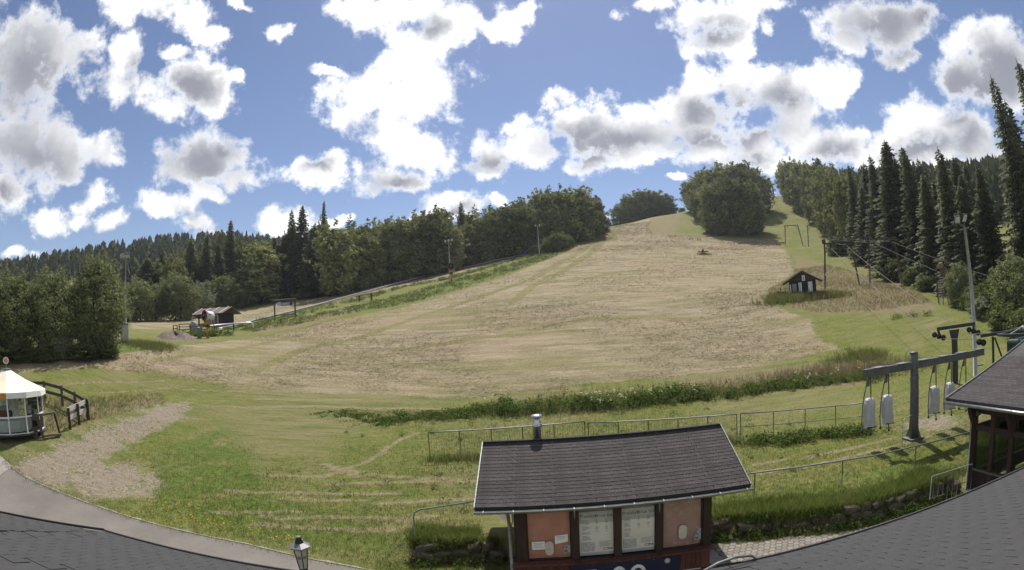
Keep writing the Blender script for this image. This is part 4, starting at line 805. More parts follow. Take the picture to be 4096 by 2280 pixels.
q = MB(); q.add(hexring(.205, 2.92) + hexring(.205, 2.94) + hexring(.09, 3.0) + hexring(.085, 3.0), [(j, (j + 1) % 6, 6 + (j + 1) % 6, 6 + j) for j in range(6)] + [(6 + j, 6 + (j + 1) % 6, 12 + (j + 1) % 6, 12 + j) for j in range(6)] + [tuple(range(6))[::-1]]); q.build('roof_brim', 'lamp_grey', LA)
q = MB(); q.add(hexring(.09, 2.99) + hexring(.045, 3.11), [(j, (j + 1) % 6, 6 + (j + 1) % 6, 6 + j) for j in range(6)] + [tuple(range(6, 12))]); q.build('roof_cone', 'lamp_black', LA); MB().lathe([(.046, 3.10), (.046, 3.125), (.02, 3.13)], 10).build('cap', 'lamp_grey', LA)

# ------------------------------------------------------------------ open lift shelter at the edge of the frame
SH = thing('lift_shelter', 'dark timber lift shelter with shingled roof and glazed sides', 'shelter', (14.7, 12.1, 0))
SP = 0.262; EXX = -.40            # roof rises towards +x from the eave at local x = -0.4
def sroof(x): return 3.04 + (x - EXX) * SP
q = MB(); y0, y1, xr = -6.5, 1.1, 6.5
q.add([(EXX, y0, sroof(EXX)), (EXX, y1, sroof(EXX)), (xr, y1, sroof(xr)), (xr, y0, sroof(xr)), (EXX, y0, sroof(EXX) - .16), (EXX, y1, sroof(EXX) - .16), (xr, y1, sroof(xr) - .16), (xr, y0, sroof(xr) - .16)], [(3, 2, 1, 0), (4, 5, 6, 7), (0, 1, 5, 4), (1, 2, 6, 5), (3, 7, 6, 2), (0, 4, 7, 3)])
# the other pitch, falling away beyond the ridge
q.add([(xr, y0, sroof(xr)), (xr, y1, sroof(xr)), (xr + 6, y1, sroof(xr) - 6 * SP), (xr + 6, y0, sroof(xr) - 6 * SP)], [(3, 2, 1, 0)])
sr = q.build('roof', 'roof_felt', SH)
sst = strip_mesh(0.985, 0.30, 3, 'shingle', 0.012, 0.006); ang = atan2(SP, 1)
for row in range(22):
    xx = EXX + row * .17 * cos(ang)
    ylo = np.interp(row, [0, 22], [-4.2, -1.0])
    y = y1 - .02 + (row % 3) * .0
    k = 0
    while True:
        yy = y1 - (row % 2) * .16 - k * .99; k += 1
        if yy < ylo: break
        o = link_mesh('shingle', sst, sr, (xx, min(yy, y1), sroof(xx) + .006), (0, 0, 0))
        ux = Vector((0, -1, 0)); uy = Vector((cos(ang), 0, sin(ang))); m3 = Matrix((ux, uy, ux.cross(uy))).transposed(); o.rotation_euler = (m3 @ Matrix.Rotation(-.02, 3, 'X')).to_euler()
MB().bar((EXX - .02, y1 + .02, sroof(EXX) - .03), (xr, y1 + .02, sroof(xr) - .03), .03, .17).build('rake_trim', 'zinc', sr)
MB().bar((EXX - .012, y0, sroof(EXX) - .05), (EXX - .012, y1, sroof(EXX) - .05), .02, .17).build('eave_board', 'roof_felt', sr)
mb = MB(); mb.path([(EXX - .09, y0, 2.93), (EXX - .09, y1 + .06, 2.93)], .06, 8); mb.path([(EXX - .145, y0, 2.955), (EXX - .145, y1 + .06, 2.955)], .012, 6); sg = mb.build('gutter', 'zinc', SH, True)
for k in range(8): MB().path([(EXX - .16, y1 - .3 - k * .7, 2.97), (EXX - .02, y1 - .3 - k * .7, 2.99)], .010, 6).build('bracket', 'zinc', sg)
PY = [0.0, -.86, -1.72, -2.58, -3.44, -4.3]
for i, y in enumerate(PY):
    MB().box(-.09 if i == 0 else -.07, .09 if i == 0 else .07, y - .08, y + .08, 0, 2.95).build('post', 'dark_timber', SH)
    if i % 2 == 0: MB().bar((0, y, 2.05), (-.36, y, 2.84), .13, .13, (0, 1, 0)).build('brace', 'dark_timber', SH)
PX = [1.35, 2.7, 4.05, 5.4]
for x in PX: MB().box(x - .07, x + .07, -.07, .07, 0, 3.0).build('post', 'dark_timber', SH)
q = MB(); q.box(-.06, .06, -6, .0, 2.62, 2.82); q.build('wall_plate', 'dark_timber', SH)
MB().box(.0, 6, -.06, .06, 2.0, 2.2).build('transom', 'dark_timber', SH); MB().box(-.05, .05, -6, -.08, 2.05, 2.22).build('transom', 'dark_timber', SH)
MB().box(-.10, .13, -6, -.09, .70, .76).build('sill', 'weathered_wood', SH); MB().box(.1, 6, -.12, .12, .66, .72).build('sill', 'weathered_wood', SH)
for k in range(16):
    y = -.09 - k * .19; MB().box(-.055, -.02, y - .185, y, .0, .70).build('board', 'hut_timber', SH)
for k in range(22):
    x = .1 + k * .24; MB().box(x, x + .235, .02, .055, .1, .66).build('board', 'hut_timber', SH)
for i in range(len(PY) - 1):
    MB().box(-.004, .004, PY[i + 1] + .07, PY[i] - .08, .76, 2.05).build('pane', 'shelter_glass', SH)
for a, b in zip([.09] + [x + .07 for x in PX], [x - .07 for x in PX]):
    MB().box(a, b, -.004, .004, .72, 2.0).build('pane', 'shelter_glass', SH)
MB().path([(-.12, .06, 2.78), (-.16, .06, 2.3), (-.16, .06, .02)], .036, 8).build('downpipe', 'zinc', SH, True)
MB().box(.02, 5.5, -6, -.1, .02, .05).build('floor', 'grey_wood', SH)
q = MB(); q.lathe([(.05, 0), (.09, .12), (.09, .15)], 10, (-.1, -.2, 2.72), (-.4, -.4, -.6)); q.build('spotlight', 'galvanised', SH)
bn = MB(); bn.box(2.2, 4.6, -1.5, -1.1, .40, .45); bn.box(2.25, 2.32, -1.45, -1.15, .05, .40); bn.box(4.48, 4.55, -1.45, -1.15, .05, .40)
tag(bn.build('bench', 'weathered_wood', None), 'pale wooden bench inside the glazed lift shelter', 'bench').location = (14.7, 12.1, 0)

# ------------------------------------------------------------------ lift machinery and pylons
def sheaves(parent, c, d, n=3, r=.19, sp=.34, m='dark_steel'):
    """a row of grooved wheels under a crossarm"""
    d = Vector(d).normalized(); side = d.cross(Vector((0, 0, 1))).normalized()
    for i in range(n):
        p = Vector(c) + d * (i - (n - 1) / 2) * sp - Vector((0, 0, .06 * i))
        w = MB().lathe([(r, -.05), (r, -.02), (r * .8, 0), (r, .02), (r, .05)], 14, tuple(p), tuple(side)).build('sheave', 'rubber', parent, True)
        MB().lathe([(.06, -.07), (.06, .07)], 8, tuple(p), tuple(side)).build('hub', m, w)
TP = thing('cable_support', 'dark T-shaped cable support with pulleys beside the tall floodlight pole', 'lift pylon', on(25.88, 23.12)); tz = TP.location.z
MB().bar((0, 0, -.2), (0, 0, 2.55), .30, .26, (0, 1, 0)).build('column', 'dark_steel', TP)
A0 = Vector((-.80, .82, 4.50 - tz)); A1 = Vector((.95, -1.05, 4.62 - tz)); dirc = (A1 - A0).normalized()
MB().bar(A0, A1, .22, .20).build('crossarm', 'dark_steel', TP)
q = MB(); sd = dirc; q.add([tuple(-sd * .13 + Vector((0, 0, 2.3))), tuple(sd * .13 + Vector((0, 0, 2.3))), tuple(sd * .34 + Vector((0, 0, 3.22))), tuple(-sd * .34 + Vector((0, 0, 3.22)))] , [(0, 1, 2, 3)])
nrm = sd.cross(Vector((0, 0, 1))) * .2; q.v += [tuple(Vector(p) + nrm) for p in q.v]; q.f += [(7, 6, 5, 4), (0, 4, 5, 1), (1, 5, 6, 2), (2, 6, 7, 3), (3, 7, 4, 0)]; q.build('head_gusset', 'dark_steel', TP)
for A, s in ((A0, 1), (A1, -1)):
    p = A + dirc * s * .12 + Vector((0, 0, -.38)); MB().bar(A + dirc * s * .1, p + Vector((0, 0, .05)), .12, .12, (0, 1, 0)).build('pulley_bracket', 'dark_steel', TP); sheaves(TP, p, (.55, -.83, -.15), 3, .17, .30)
DR = thing('lift_drive', 'green lift drive station with large bull wheel behind the shelter roof', 'lift machine', on(24.4, 17.4)); dz = DR.location.z; dl = lambda x, y, z: (x - 24.4, y - 17.4, z - dz)
MB().lathe([(1.55, 4.18 - dz), (1.55, 4.30 - dz), (1.45, 4.32 - dz), (1.45, 4.16 - dz), (1.55, 4.18 - dz)], 40, (.5, -.5, 0), close=False).build('bull_wheel', 'dark_steel', DR)
bw = [c for c in DR.children if c.name.startswith('bull_wheel')][0]
for k in range(8):
    t = k * pi / 4; MB().bar((.5 + .12 * cos(t), -.5 + .12 * sin(t), 4.50 - dz), (.5 + 1.47 * cos(t), -.5 + 1.47 * sin(t), 4.25 - dz), .09, .06).build('spoke', 'galvanised', bw)
MB().lathe([(.34, 4.30 - dz), (.22, 4.44 - dz), (.06, 4.58 - dz)], 14, (.5, -.5, 0)).build('hub_cover', 'galvanised', bw, True)
MB().box(-.45, 1.35, -1.0, .1, 1.9, 3.98 - dz).build('motor_housing', 'green_machine', DR, bevel=.16)
q = MB(); q.lathe([(.14, 2.3), (.14, 2.75), (.09, 2.8)], 12, (-.1, -1.12, 0)); q.build('motor', 'dark_steel', DR)
MB().bar(dl(23.35, 18.85, 4.24), dl(24.9, 16.9, 4.36), .2, .16).build('arm', 'dark_steel', DR)
MB().path([dl(23.8, 18.3, 4.15), dl(23.8, 18.3, .6)], .07, 8).build('leg', 'green_machine', DR); MB().path([dl(23.85, 18.2, 4.1), dl(24.15, 17.75, 2.7)], .05, 8).build('strut', 'green_machine', DR)
MB().path([dl(25.2, 16.5, 4.15), dl(25.2, 16.5, .6)], .12, 8).build('leg', 'green_machine', DR); MB().box(-.75, -.1, -.2, .5, 1.2, 2.1).build('gear_box', 'green_machine', DR, bevel=.06)
sheaves(DR, dl(23.35, 18.8, 3.95), (.55, -.83, 0), 2, .17, .24)

def portal(name, label, l0, l1, r0, r1, boxes=False, group='drag lift pylons', th=.09, double=True, arm_over=.5):
    b = Vector(l0); t = thing(name, label, 'lift pylon', tuple(b), 0, group); L = lambda p: Vector(p) - b
    for a, c in ((l0, l1), (r0, r1)):
        a, c = L(a), L(c); a = a - Vector((0, 0, .4)); s = (L(r0) - L(l0)).normalized() * .22
        q = MB(); q.path([a, c], th, 8)
        if double: q.path([a + s * 1.3, c + s * .4], th * .8, 8)
        q.build('leg', 'rusty_dark', t, True)
    d = (L(r1) - L(l1)).normalized()
    MB().bar(L(l1) - d * arm_over, L(r1) + d * arm_over, .14, .2).build('crossbar', 'green_machine', t)
    MB().path([L(l0).lerp(L(l1), .68), L(l1) + d * .9], .05, 6).build('brace', 'rusty_dark', t); MB().path([L(r0).lerp(L(r1), .72), L(r1) - d * .9], .05, 6).build('brace', 'rusty_dark', t)
    for k in (.2, .8):
        p = L(l1).lerp(L(r1), k) - Vector((0, 0, .45)); MB().path([p + Vector((0, 0, .42)), p], .05, 6).build('pulley_bracket', 'dark_steel', t); sheaves(t, p, (.5, .86, .2), 2, .2, .42)
    if boxes:
        MB().box(-.2, .2, -.2, .2, 0, .55, Matrix.Translation(L(l1) + Vector((-.1, 0, .1)))).build('floodlight', 'dark_steel', t); MB().box(-.16, .24, -.05, .03, 0, .32, Matrix.Translation(L(l0) + Vector((.25, -.12, 2.0)))).build('number_plate', 'paper', t)
    return t
portal('lift_pylon', 'rusty lift pylon right beside the dark signed hut', (45.46, 66.68, 8.85), (46.08, 66.25, 15.5), (54.99, 69.98, 9.1), (54.3, 70.3, 16.2), True)
portal('lift_pylon', 'rusty lift pylon second from the dark hut, before the spruces', (56.29, 68.94, 8.9), (56.8, 68.5, 16.25), (59.08, 63.87, 8.3), (58.8, 64.1, 15.8), True)
portal('lift_pylon', 'lift pylon up the slope at the upper edge of the hay', (87.76, 149.09, 26.4), (88.3, 148.7, 32.9), (92.85, 145.98, 25.7), (91.9, 146.4, 32.6), False, th=.15, double=False, arm_over=.3)
sp_ = thing('lift_post', 'single lift post with short arm beside the upper pylon', 'lift pylon', (91.6, 140.9, gz(91.6, 140.9)), 0, 'drag lift pylons'); MB().path([(0, 0, -.3), (.4, -.3, 6.6)], .14, 8).build('mast', 'rusty_dark', sp_); MB().bar((.0, 0, 6.3), (1.9, -1.2, 6.5), .15, .15).build('arm', 'green_machine', sp_); MB().path([(.3, -.25, 4.9), (1.2, -.8, 6.2)], .08, 6).build('brace', 'rusty_dark', sp_)
def gp(x, y, h): return (x, y, gz(x, y) + h)
portal('lift_pylon', 'distant lift pylon in the gap between the tree clumps', gp(135.1, 246.4, 0), gp(135.7, 246.0, 6.6), gp(140.1, 243.6, 0), gp(139.3, 244.0, 6.8), False, th=.26, double=False, arm_over=.3)
portal('lift_pylon', 'farthest lift pylon on the ridge against the sky', gp(147.2, 268.0, 0), gp(147.6, 268.0, 7.5), gp(153.5, 266.0, 0), gp(153.0, 266.0, 7.5), False, th=.3, double=False, arm_over=2.4)
def cable(pts, label, r=.03, sag=.012, seg=14):
    P = []
    for a, b in zip(pts[:-1], pts[1:]):
        a, b = Vector(a), Vector(b); L = (b - a).length
        for i in range(seg): t = i / seg; P.append(a.lerp(b, t) - Vector((0, 0, 4 * t * (1 - t) * sag * L)))
    P.append(Vector(pts[-1])); o = MB().path(P, r, 5).build('lift_cable', 'cable', None, True); return tag(o, label, 'cable', 'haul cables of the drag lifts')
cable([(46, 27, 3.2), (57.3, 67.7, 15.6), (88.9, 148.2, 32.3), (136.2, 245.8, gz(136, 245.8) + 6.2)], 'haul cable passing below the floodlight, lower of the two across the spruces', .022)
cable([(49, 26, 4.2), (58.5, 64.6, 15.3), (91.3, 146.6, 32.1), (138.9, 244.2, gz(138.9, 244.2) + 6.3)], 'haul cable across the spruces, upper of the two', .022)
cable([(25.2, 23.7, 3.92), (47.6, 66.9, 15.0), (88.4, 148.6, 32.0)], 'haul cable rising from the T support to the pylon by the hut', .025)
cable([(26.5, 22.3, 4.05), (52.8, 69.5, 15.6), (91.6, 146.4, 32.0)], 'haul cable rising from the far arm of the T support', .025)
cable([(23.3, 18.9, 4.1), (25.2, 23.7, 3.92)], 'short cable between the drive sheaves and the T support', .018, .004); cable([(25.3, 16.6, 4.3), (26.5, 22.3, 4.05)], 'short cable between the bull wheel and the T support', .018, .004)

# ------------------------------------------------------------------ floodlight poles
def flood(x, y, h, label, heads, r0=.11, r1=.06, lean=(0, 0)):
    t = thing('floodlight_pole', label, 'floodlight', on(x, y), 0, 'floodlight poles'); z = Vector((lean[0], lean[1], h))
    MB().path([(0, 0, -.3), tuple(z * .5), tuple(z)], [r0, (r0 + r1) / 2, r1], 10).build('pole', 'pale_steel', t, True)
    for (dx, dy, dzz, rz, tilt, w, hh) in heads:
        hd_ = MB().box(-w / 2, w / 2, -.09, .09, -hh / 2, hh / 2, Matrix.Translation(z + Vector((dx, dy, dzz))) @ Matrix.Rotation(rz, 4, 'Z') @ Matrix.Rotation(tilt, 4, 'X')).build('lamp_head', 'dark_steel', t, bevel=.02)
        MB().box(-w / 2 + .03, w / 2 - .03, -.10, -.092, -hh / 2 + .03, hh / 2 - .03, Matrix.Translation(z + Vector((dx, dy, dzz))) @ Matrix.Rotation(rz, 4, 'Z') @ Matrix.Rotation(tilt, 4, 'X')).build('lamp_glass', 'lamp_face', hd_)
        MB().path([tuple(z), tuple(z + Vector((dx, dy, dzz - hh * .4)))], .025, 6).build('bracket', 'galvanised', t)
    return t
fr = flood(28.37, 23.44, 9.25, 'tall grey floodlight pole with two lamps rising beside the shelter roof', [(-.42, .22, .55, -.5, .5, .42, .48), (.10, .02, .62, .1, .55, .48, .52)], .16, .10)
MB().bar((-.35, .2, 9.12), (.30, -.16, 9.22), .10, .08).build('crossarm', 'galvanised', fr); MB().bar((.05, 0, .6), (.55, -.3, .62), .08, .08).build('side_arm', 'galvanised', fr)
fl_ = flood(-39.46, 42.72, 8.6, 'grey floodlight pole with three lamps beside the big leafy tree', [(-.85, .2, .15, .5, .35, .42, .55), (-.35, 0, .1, .4, .4, .36, .6), (.28, 0, .0, .2, .7, .7, .55), (.55, .1, -1.55, -.6, .3, .34, .5)], .12, .07)
MB().bar((-1.0, .2, 8.3), (.55, 0, 8.4), .08, .06).build('crossarm', 'galvanised', fl_)
f2 = flood(-13.65, 114.94, 8.8, 'grey floodlight pole standing over the middle snow cannon', [(-.75, 0, .0, .2, .3, .45, .5), (0, 0, .1, 0, .3, .45, .5), (.75, 0, .2, -.2, .3, .5, .5), (.5, 0, -.75, -.2, .3, .3, .35)], .16, .11); MB().bar((-.9, 0, 8.55), (.9, 0, 8.6), .1, .08).build('crossarm', 'galvanised', f2)
flood(8.54, 151.26, 8.8, 'far floodlight pole in front of the dark beech clump', [(-.6, 0, .1, .2, .3, .45, .5), (.6, 0, .1, -.2, .3, .45, .5)], .17, .12)

# ------------------------------------------------------------------ snow cannons
def cannon(x, y, s, rz, label, cover=False):
    t = thing('snow_cannon', label, 'snow cannon', on(x, y), rz, 'snow cannons'); t.scale = (s, s, s)
    MB().lathe([(.24, -.2), (.24, 1.55)], 16).build('mast', 'gun_yellow', t, True); MB().lathe([(.33, 1.55), (.33, 1.85)], 16).build('collar', 'dark_steel', t)
    MB().box(-.45, .45, -.35, .35, 1.85, 2.45).build('turntable', 'gun_yellow', t, bevel=.08)
    MB().box(.38, .78, -.3, .15, 1.9, 2.5).build('control_box', 'cabinet_grey', t); MB().bar((.35, 0, 2.4), (.35, 0, 2.9), .12, .3, (0, 1, 0)).build('yoke', 'gun_yellow', t)
    ax = Vector((-.46, -.88, .10)).normalized(); c = Vector((.15, .1, 3.05)); f = c + ax * .65
    m = 'tarpaulin' if cover else 'gun_white'
    bar = MB().lathe([(.50, -.75), (.62, -.6), (.66, 0), (.70, .62)], 20, tuple(c), tuple(ax)).build('barrel', m, t, True)
    MB().lathe([(.70, .60), (.76, .63), (.76, .76), (.66, .78), (.62, .70)], 20, tuple(c), tuple(ax), close=False).build('nozzle_ring', 'gun_red', bar, True)
    MB().lathe([(.63, .62), (.63, .66)], 20, tuple(c), tuple(ax)).build('fan_guard', 'rubber', bar); MB().lathe([(.16, .66), (.12, .82), (.02, .84)], 12, tuple(c), tuple(ax)).build('fan_hub', 'cabinet_grey', bar, True)
    for k in range(9):
        e = Vector((ax.y, -ax.x, 0)).normalized(); u = ax.cross(e); a = k * 2 * pi / 9; d = e * cos(a) + u * sin(a); MB().bar(tuple(c + ax * .67 + d * .14), tuple(c + ax * .69 + d * .6), .16, .02).build('fan_blade', 'dark_steel', bar)
    sd = Vector((ax.y, -ax.x, 0)).normalized(); q = c + ax * .1 - sd * .68 + Vector((0, 0, .12))
    MB().box(-.17, .17, -.012, .012, -.06, .06, Matrix.Translation(q) @ Matrix.Rotation(atan2(ax.y, ax.x) , 4, 'Z')).build('lettering', 'ink', bar)
    MB().path([(.5, -.2, 2.0), (.6, -.35, 1.2), (.35, -.4, .3)], .05, 6).build('hose', 'rubber', t)
    return t
cannon(-37.61, 56.35, .9, 0, 'white fan snow cannon on a yellow mast in front of the small brown hut')
cannon(-12.73, 109.26, 1.02, .5, 'white snow cannon on a yellow mast at the foot of the middle floodlight'); cannon(9.35, 156.47, 1.05, .6, 'far white snow cannon among bushes below the beech clump')
drum = thing('grey_bin', 'dark grey bin standing beside the yellow cannon mast', 'bin', on(-38.6, 55.9)); MB().lathe([(.30, 0), (.34, 1.15), (.36, 1.2)], 14).build('body', 'cabinet_grey', drum, True); MB().lathe([(.37, 1.2), (.36, 1.26), (.05, 1.3)], 14).build('lid', 'dark_steel', drum)

# ------------------------------------------------------------------ small hut with lean roof, gates and slide behind the cannon
HL = thing('trackside_hut', 'small brown hut with overhanging brown roof beside the slide track', 'hut', on(-49.6, 76.6), radians(-12)); 
MB().box(-1.9, 2.2, 0, 2.6, -.2, 2.1).build('wall', 'hut_timber', HL)
for k in range(20): MB().box(-1.9 + k * .205, -1.9 + k * .205 + .19, -.03, -.002, -.15, 2.1).build('board', 'dark_timber', HL)
wq = MB().box(-.15, .95, -.075, -.035, .15, 1.75).build('window', 'white_paint', HL); MB().box(-.03, .83, -.09, -.077, .28, 1.62).build('pane', 'window_dark', wq)
mb = MB(); zr = 3.05; mb.add([(-4.6, -1.1, 1.95), (3.0, -1.1, 1.95), (3.0, 1.4, zr), (-4.6, 1.4, zr), (3.0, 3.7, 1.95), (-4.6, 3.7, 1.95), (-4.6, -1.1, 1.85), (3.0, -1.1, 1.85), (3.0, 1.4, zr - .1), (-4.6, 1.4, zr - .1), (3.0, 3.7, 1.85), (-4.6, 3.7, 1.85)], [(0, 1, 2, 3), (3, 2, 4, 5), (6, 9, 8, 7), (9, 11, 10, 8), (0, 6, 7, 1), (4, 10, 11, 5), (1, 7, 8, 2), (2, 8, 10, 4), (0, 3, 9, 6), (3, 5, 11, 9)])
hr_ = mb.build('roof', 'brown_roof', HL)
for x in (-4.5, -2.3, -.1, 2.2): MB().bar((x, -1.1, 1.99), (x, 1.4, zr + .04), .22, .05).build('roof_batten', 'board_white', hr_)
MB().bar((-4.55, -.9, 1.95), (-4.55, 1.4, zr - .15), .06, .3).build('bargeboard', 'dark_timber', hr_)
for (x, y) in ((-4.2, 0.2), (-4.2, 2.6)):
    MB().box(x - .1, x + .1, y - .1, y + .1, -.3, 2.1).build('post', 'dark_timber', HL); MB().bar((x, y, 1.3), (x + .7, y, 2.1), .12, .12).build('brace', 'dark_timber', HL); MB().bar((x, y, 1.3), (x - .5, y, 2.05), .12, .12).build('brace', 'dark_timber', HL)
MB().path([(2.0, 1.5, 2.9), (2.0, 1.5, 3.4)], .05, 6).build('vent_pipe', 'galvanised', hr_)
tk = thing('water_tank', 'grey rounded tank under the hut canopy', 'tank', on(-46.6, 66.0)); MB().lathe([(.55, 0), (.6, .3), (.6, 1.2), (.45, 1.6), (.1, 1.75)], 14).build('body', 'cabinet_grey', tk, True); MB().lathe([(.61, .55), (.61, .62)], 14).build('band', 'galvanised', tk)
def gate(x, y, w, h, rz, rails, label):
    t = thing('wooden_gate', label, 'gate', on(x, y), rz, 'gates by the small hut')
    for xx in (0, w): MB().box(xx - .06, xx + .06, -.06, .06, -.3, h).build('post', 'grey_wood', t)
    for k in range(rails): MB().box(.065, w - .065, -.03, .03, .15 + k * (h - .2) / (rails - 1), .27 + k * (h - .2) / (rails - 1)).build('rail', 'weathered_wood', t)
    return t
gate(-47.2, 63.0, 1.9, 1.35, .1, 4, 'four-rail wooden gate behind the soil heap'); gate(-45.0, 63.0, 1.6, 1.2, .15, 3, 'wooden rail gate between the tank and the four-rail gate'); gate(-43.2, 63.2, 1.7, 1.25, .1, 4, 'wooden rail gate directly behind the cannon mast'); gate(-48.4, 63.1, .7, 1.1, .1, 3, 'short wooden rail gate at the outer end of the row')
# metal summer slide
SLD = [(-44.6, 70.5), (-43.91, 75.1), (-43.49, 79.94), (-42.27, 85.36), (-41.1, 91.71), (-39.68, 98.56), (-37.64, 107.61), (-34.14, 117.65), (-29.8, 132.95), (-25.0, 150.0), (-13.26, 161.0), (-4.37, 163.4), (4.41, 158.44)]
SL = thing('slide_track', 'pale metal slide track climbing along the edge of the forest meadow', 'slide', on(*SLD[0]))
ox, oy, oz = SL.location; q = MB(); prof = [(-.45, .34), (-.4, .2), (-.24, .06), (.24, .06), (.4, .2), (.45, .34)]
P = []
for a, b in zip(SLD[:-1], SLD[1:]):
    n = max(2, int(hypot(b[0] - a[0], b[1] - a[1]) / 3))
    for i in range(n): P.append((a[0] + (b[0] - a[0]) * i / n, a[1] + (b[1] - a[1]) * i / n))
P.append(SLD[-1]); secs = []
for i, (x, y) in enumerate(P):
    x0_, y0_ = P[max(i - 1, 0)]; x1_, y1_ = P[min(i + 1, len(P) - 1)]; d = Vector((x1_ - x0_, y1_ - y0_, 0)).normalized(); s = Vector((d.y, -d.x, 0)); z = gz(x, y) + .18
    secs.append([(x + s.x * a - ox, y + s.y * a - oy, z + b - oz) for a, b in prof])
k = len(prof)
for i in range(0, len(secs) - 1, 6):
    grp = secs[i:i + 7]
    if len(grp) < 2: continue
    q = MB(); q.add([p for s in grp for p in s], [(j * k + a, j * k + a + 1, (j + 1) * k + a + 1, (j + 1) * k + a) for j in range(len(grp) - 1) for a in range(k - 1)]); q.build('track_section', 'slide_metal', SL, True)
    g0 = grp[0]; MB().path([g0[0], (g0[0][0], g0[0][1], g0[0][2] - .8)], .05, 6).build('support', 'galvanised', SL)
# pipe rail and posts at the slide foot
pr = thing('pipe_barrier', 'silver pipe barrier with dark posts to the right of the small hut', 'railing', on(-43.6, 70.6)); ox, oy, oz = pr.location
MB().path([(-2.5, -1.5, .75), (1.6, 0, 1.05), (3.6, 1.6, 1.15), (3.9, 1.8, .9), (3.9, 1.8, .2)], .12, 8).build('pipe', 'slide_metal', pr, True)
for x, y in ((-1.5, -1.1), (1.5, -.1)): MB().box(x - .08, x + .08, y - .08, y + .08, -.4, 1.0).build('post', 'dark_timber', pr)
MB().box(-2.4, 1.5, -.9, -.82, .28, .4).build('rail', 'weathered_wood', pr)
# soil heap
hx_, hy_ = -40.6, 53.3; q = MB(); nu, nv = 34, 9
for i in range(nv + 1):
    for j in range(nu):
        t = 2 * pi * j / nu; f = i / nv; rr = (1 - f); X = hx_ + cos(t) * 4.3 * rr * (1 + .1 * sin(3 * t)) - 0.6 * sin(t) * rr * 4; Y = hy_ + sin(t) * 3.6 * rr + cos(t) * -1.2 * rr; q.v.append((X, Y, gz(X, Y) - .12 + 0.95 * (1 - (1 - f) ** 2.2) * (.7 + .3 * sin(2 * t + 1)) + R.uniform(-.13, .13) * (0 < i)))
for i in range(nv):
    for j in range(nu): q.f.append((i * nu + j, i * nu + (j + 1) % nu, (i + 1) * nu + (j + 1) % nu, (i + 1) * nu + j))
tag(q.build('soil_heap', 'soil', None, True), 'low heap of dark stony soil left of the yellow cannon', 'heap')
# timber sign frame with banner
FR = thing('sign_frame', 'log frame carrying a small blue banner beside the slide', 'sign', (-38.1, 81.0, gz(-38.1, 81.0)), radians(-4)); FR.scale = (1.12, 1.12, 1.12)
for x in (-1.75, 1.85): MB().path([(x, 0, -.4), (x * 1.01, 0, 3.15)], [.13, .11], 10).build('post', 'brown_wood', FR, True)
MB().path([(-2.1, -.02, 2.95), (2.1, -.02, 3.05)], .12, 10).build('top_log', 'weathered_wood', FR, True); MB().path([(-1.7, 0, .75), (1.8, 0, .8)], .09, 10).build('bottom_log', 'weathered_wood', FR, True)
bn_ = MB().box(-1.15, 1.4, -.04, -.01, 2.10, 2.70).build('banner', 'blue_cloth', FR); MB().box(-1.14, -.6, -.047, -.041, 2.12, 2.69).build('banner_panel', 'poster_blue', bn_)
q = MB()
for k, (a, b) in enumerate(((-.48, -.2), (-.15, .05), (.1, .32), (.38, .6), (.66, .98))): q.box(a, b, -.047, -.041, 2.25, 2.32); q.box(a, a + .07, -.047, -.041, 2.32, 2.52); q.box(a + .075, b, -.047, -.041, 2.44, 2.52)
q.build('lettering', 'banner_white', bn_, kind='stuff'); MB().box(-1.5, -1.25, -.04, -.01, 2.05, 2.5).build('notice', 'paper', FR)
lg = thing('log_barrier', 'weathered log rail on stumps in the weeds beside the slide', 'barrier', on(-31.0, 99.6)); MB().path([(0, 0, .95), (4.3, -2.6, 1.25)], .12, 8).build('log', 'weathered_wood', lg, True)
for x, y in ((.9, -.5), (3.9, -2.3)): MB().path([(x, y, -.3), (x, y, 1.1)], .2, 8).build('stump', 'grey_wood', lg, True)
bl = thing('slide_top_station', 'small dark blue machine at the top end of the slide', 'machine', on(4.6, 158.6)); MB().box(-.4, .9, -.5, .5, 0, 1.7).build('body', 'blue_cloth', bl, bevel=.25); MB().path([(-2.0, 0, 0), (-2.0, 0, 2.6)], .07, 6).build('mast', 'galvanised', bl); MB().box(-2.7, -1.2, -.4, .4, 2.6, 2.75).build('sun_roof', 'gun_yellow', bl); MB().box(-3.4, -2.7, -.2, .2, 0, 1.0).build('gate_post', 'blue_cloth', bl)
cr = thing('wooden_cross_stand', 'dark post with a wide crossplank alone on the hay slope', 'post', on(50.77, 129.93)); MB().box(-.2, .2, -.2, .2, -.2, 1.35).build('post', 'hut_timber', cr); MB().box(-1.5, 1.5, -.3, -.21, .62, .86).build('plank', 'grey_wood', cr)
for (x, y, lab) in ((60.94, 166.18, 'low wooden bench on the upper green, the one farther from the bush'), (63.5, 165.0, 'low wooden bench on the upper green nearest the bush')):
    b = thing('bench', lab, 'bench', on(x, y), .2, 'benches on the upper green'); MB().box(-.8, .8, -.2, .2, .42, .50).build('seat', 'weathered_wood', b); MB().box(-.65, -.55, -.15, .15, -.2, .42).build('leg', 'grey_wood', b); MB().box(.55, .65, -.15, .15, -.2, .42).build('leg', 'grey_wood', b)

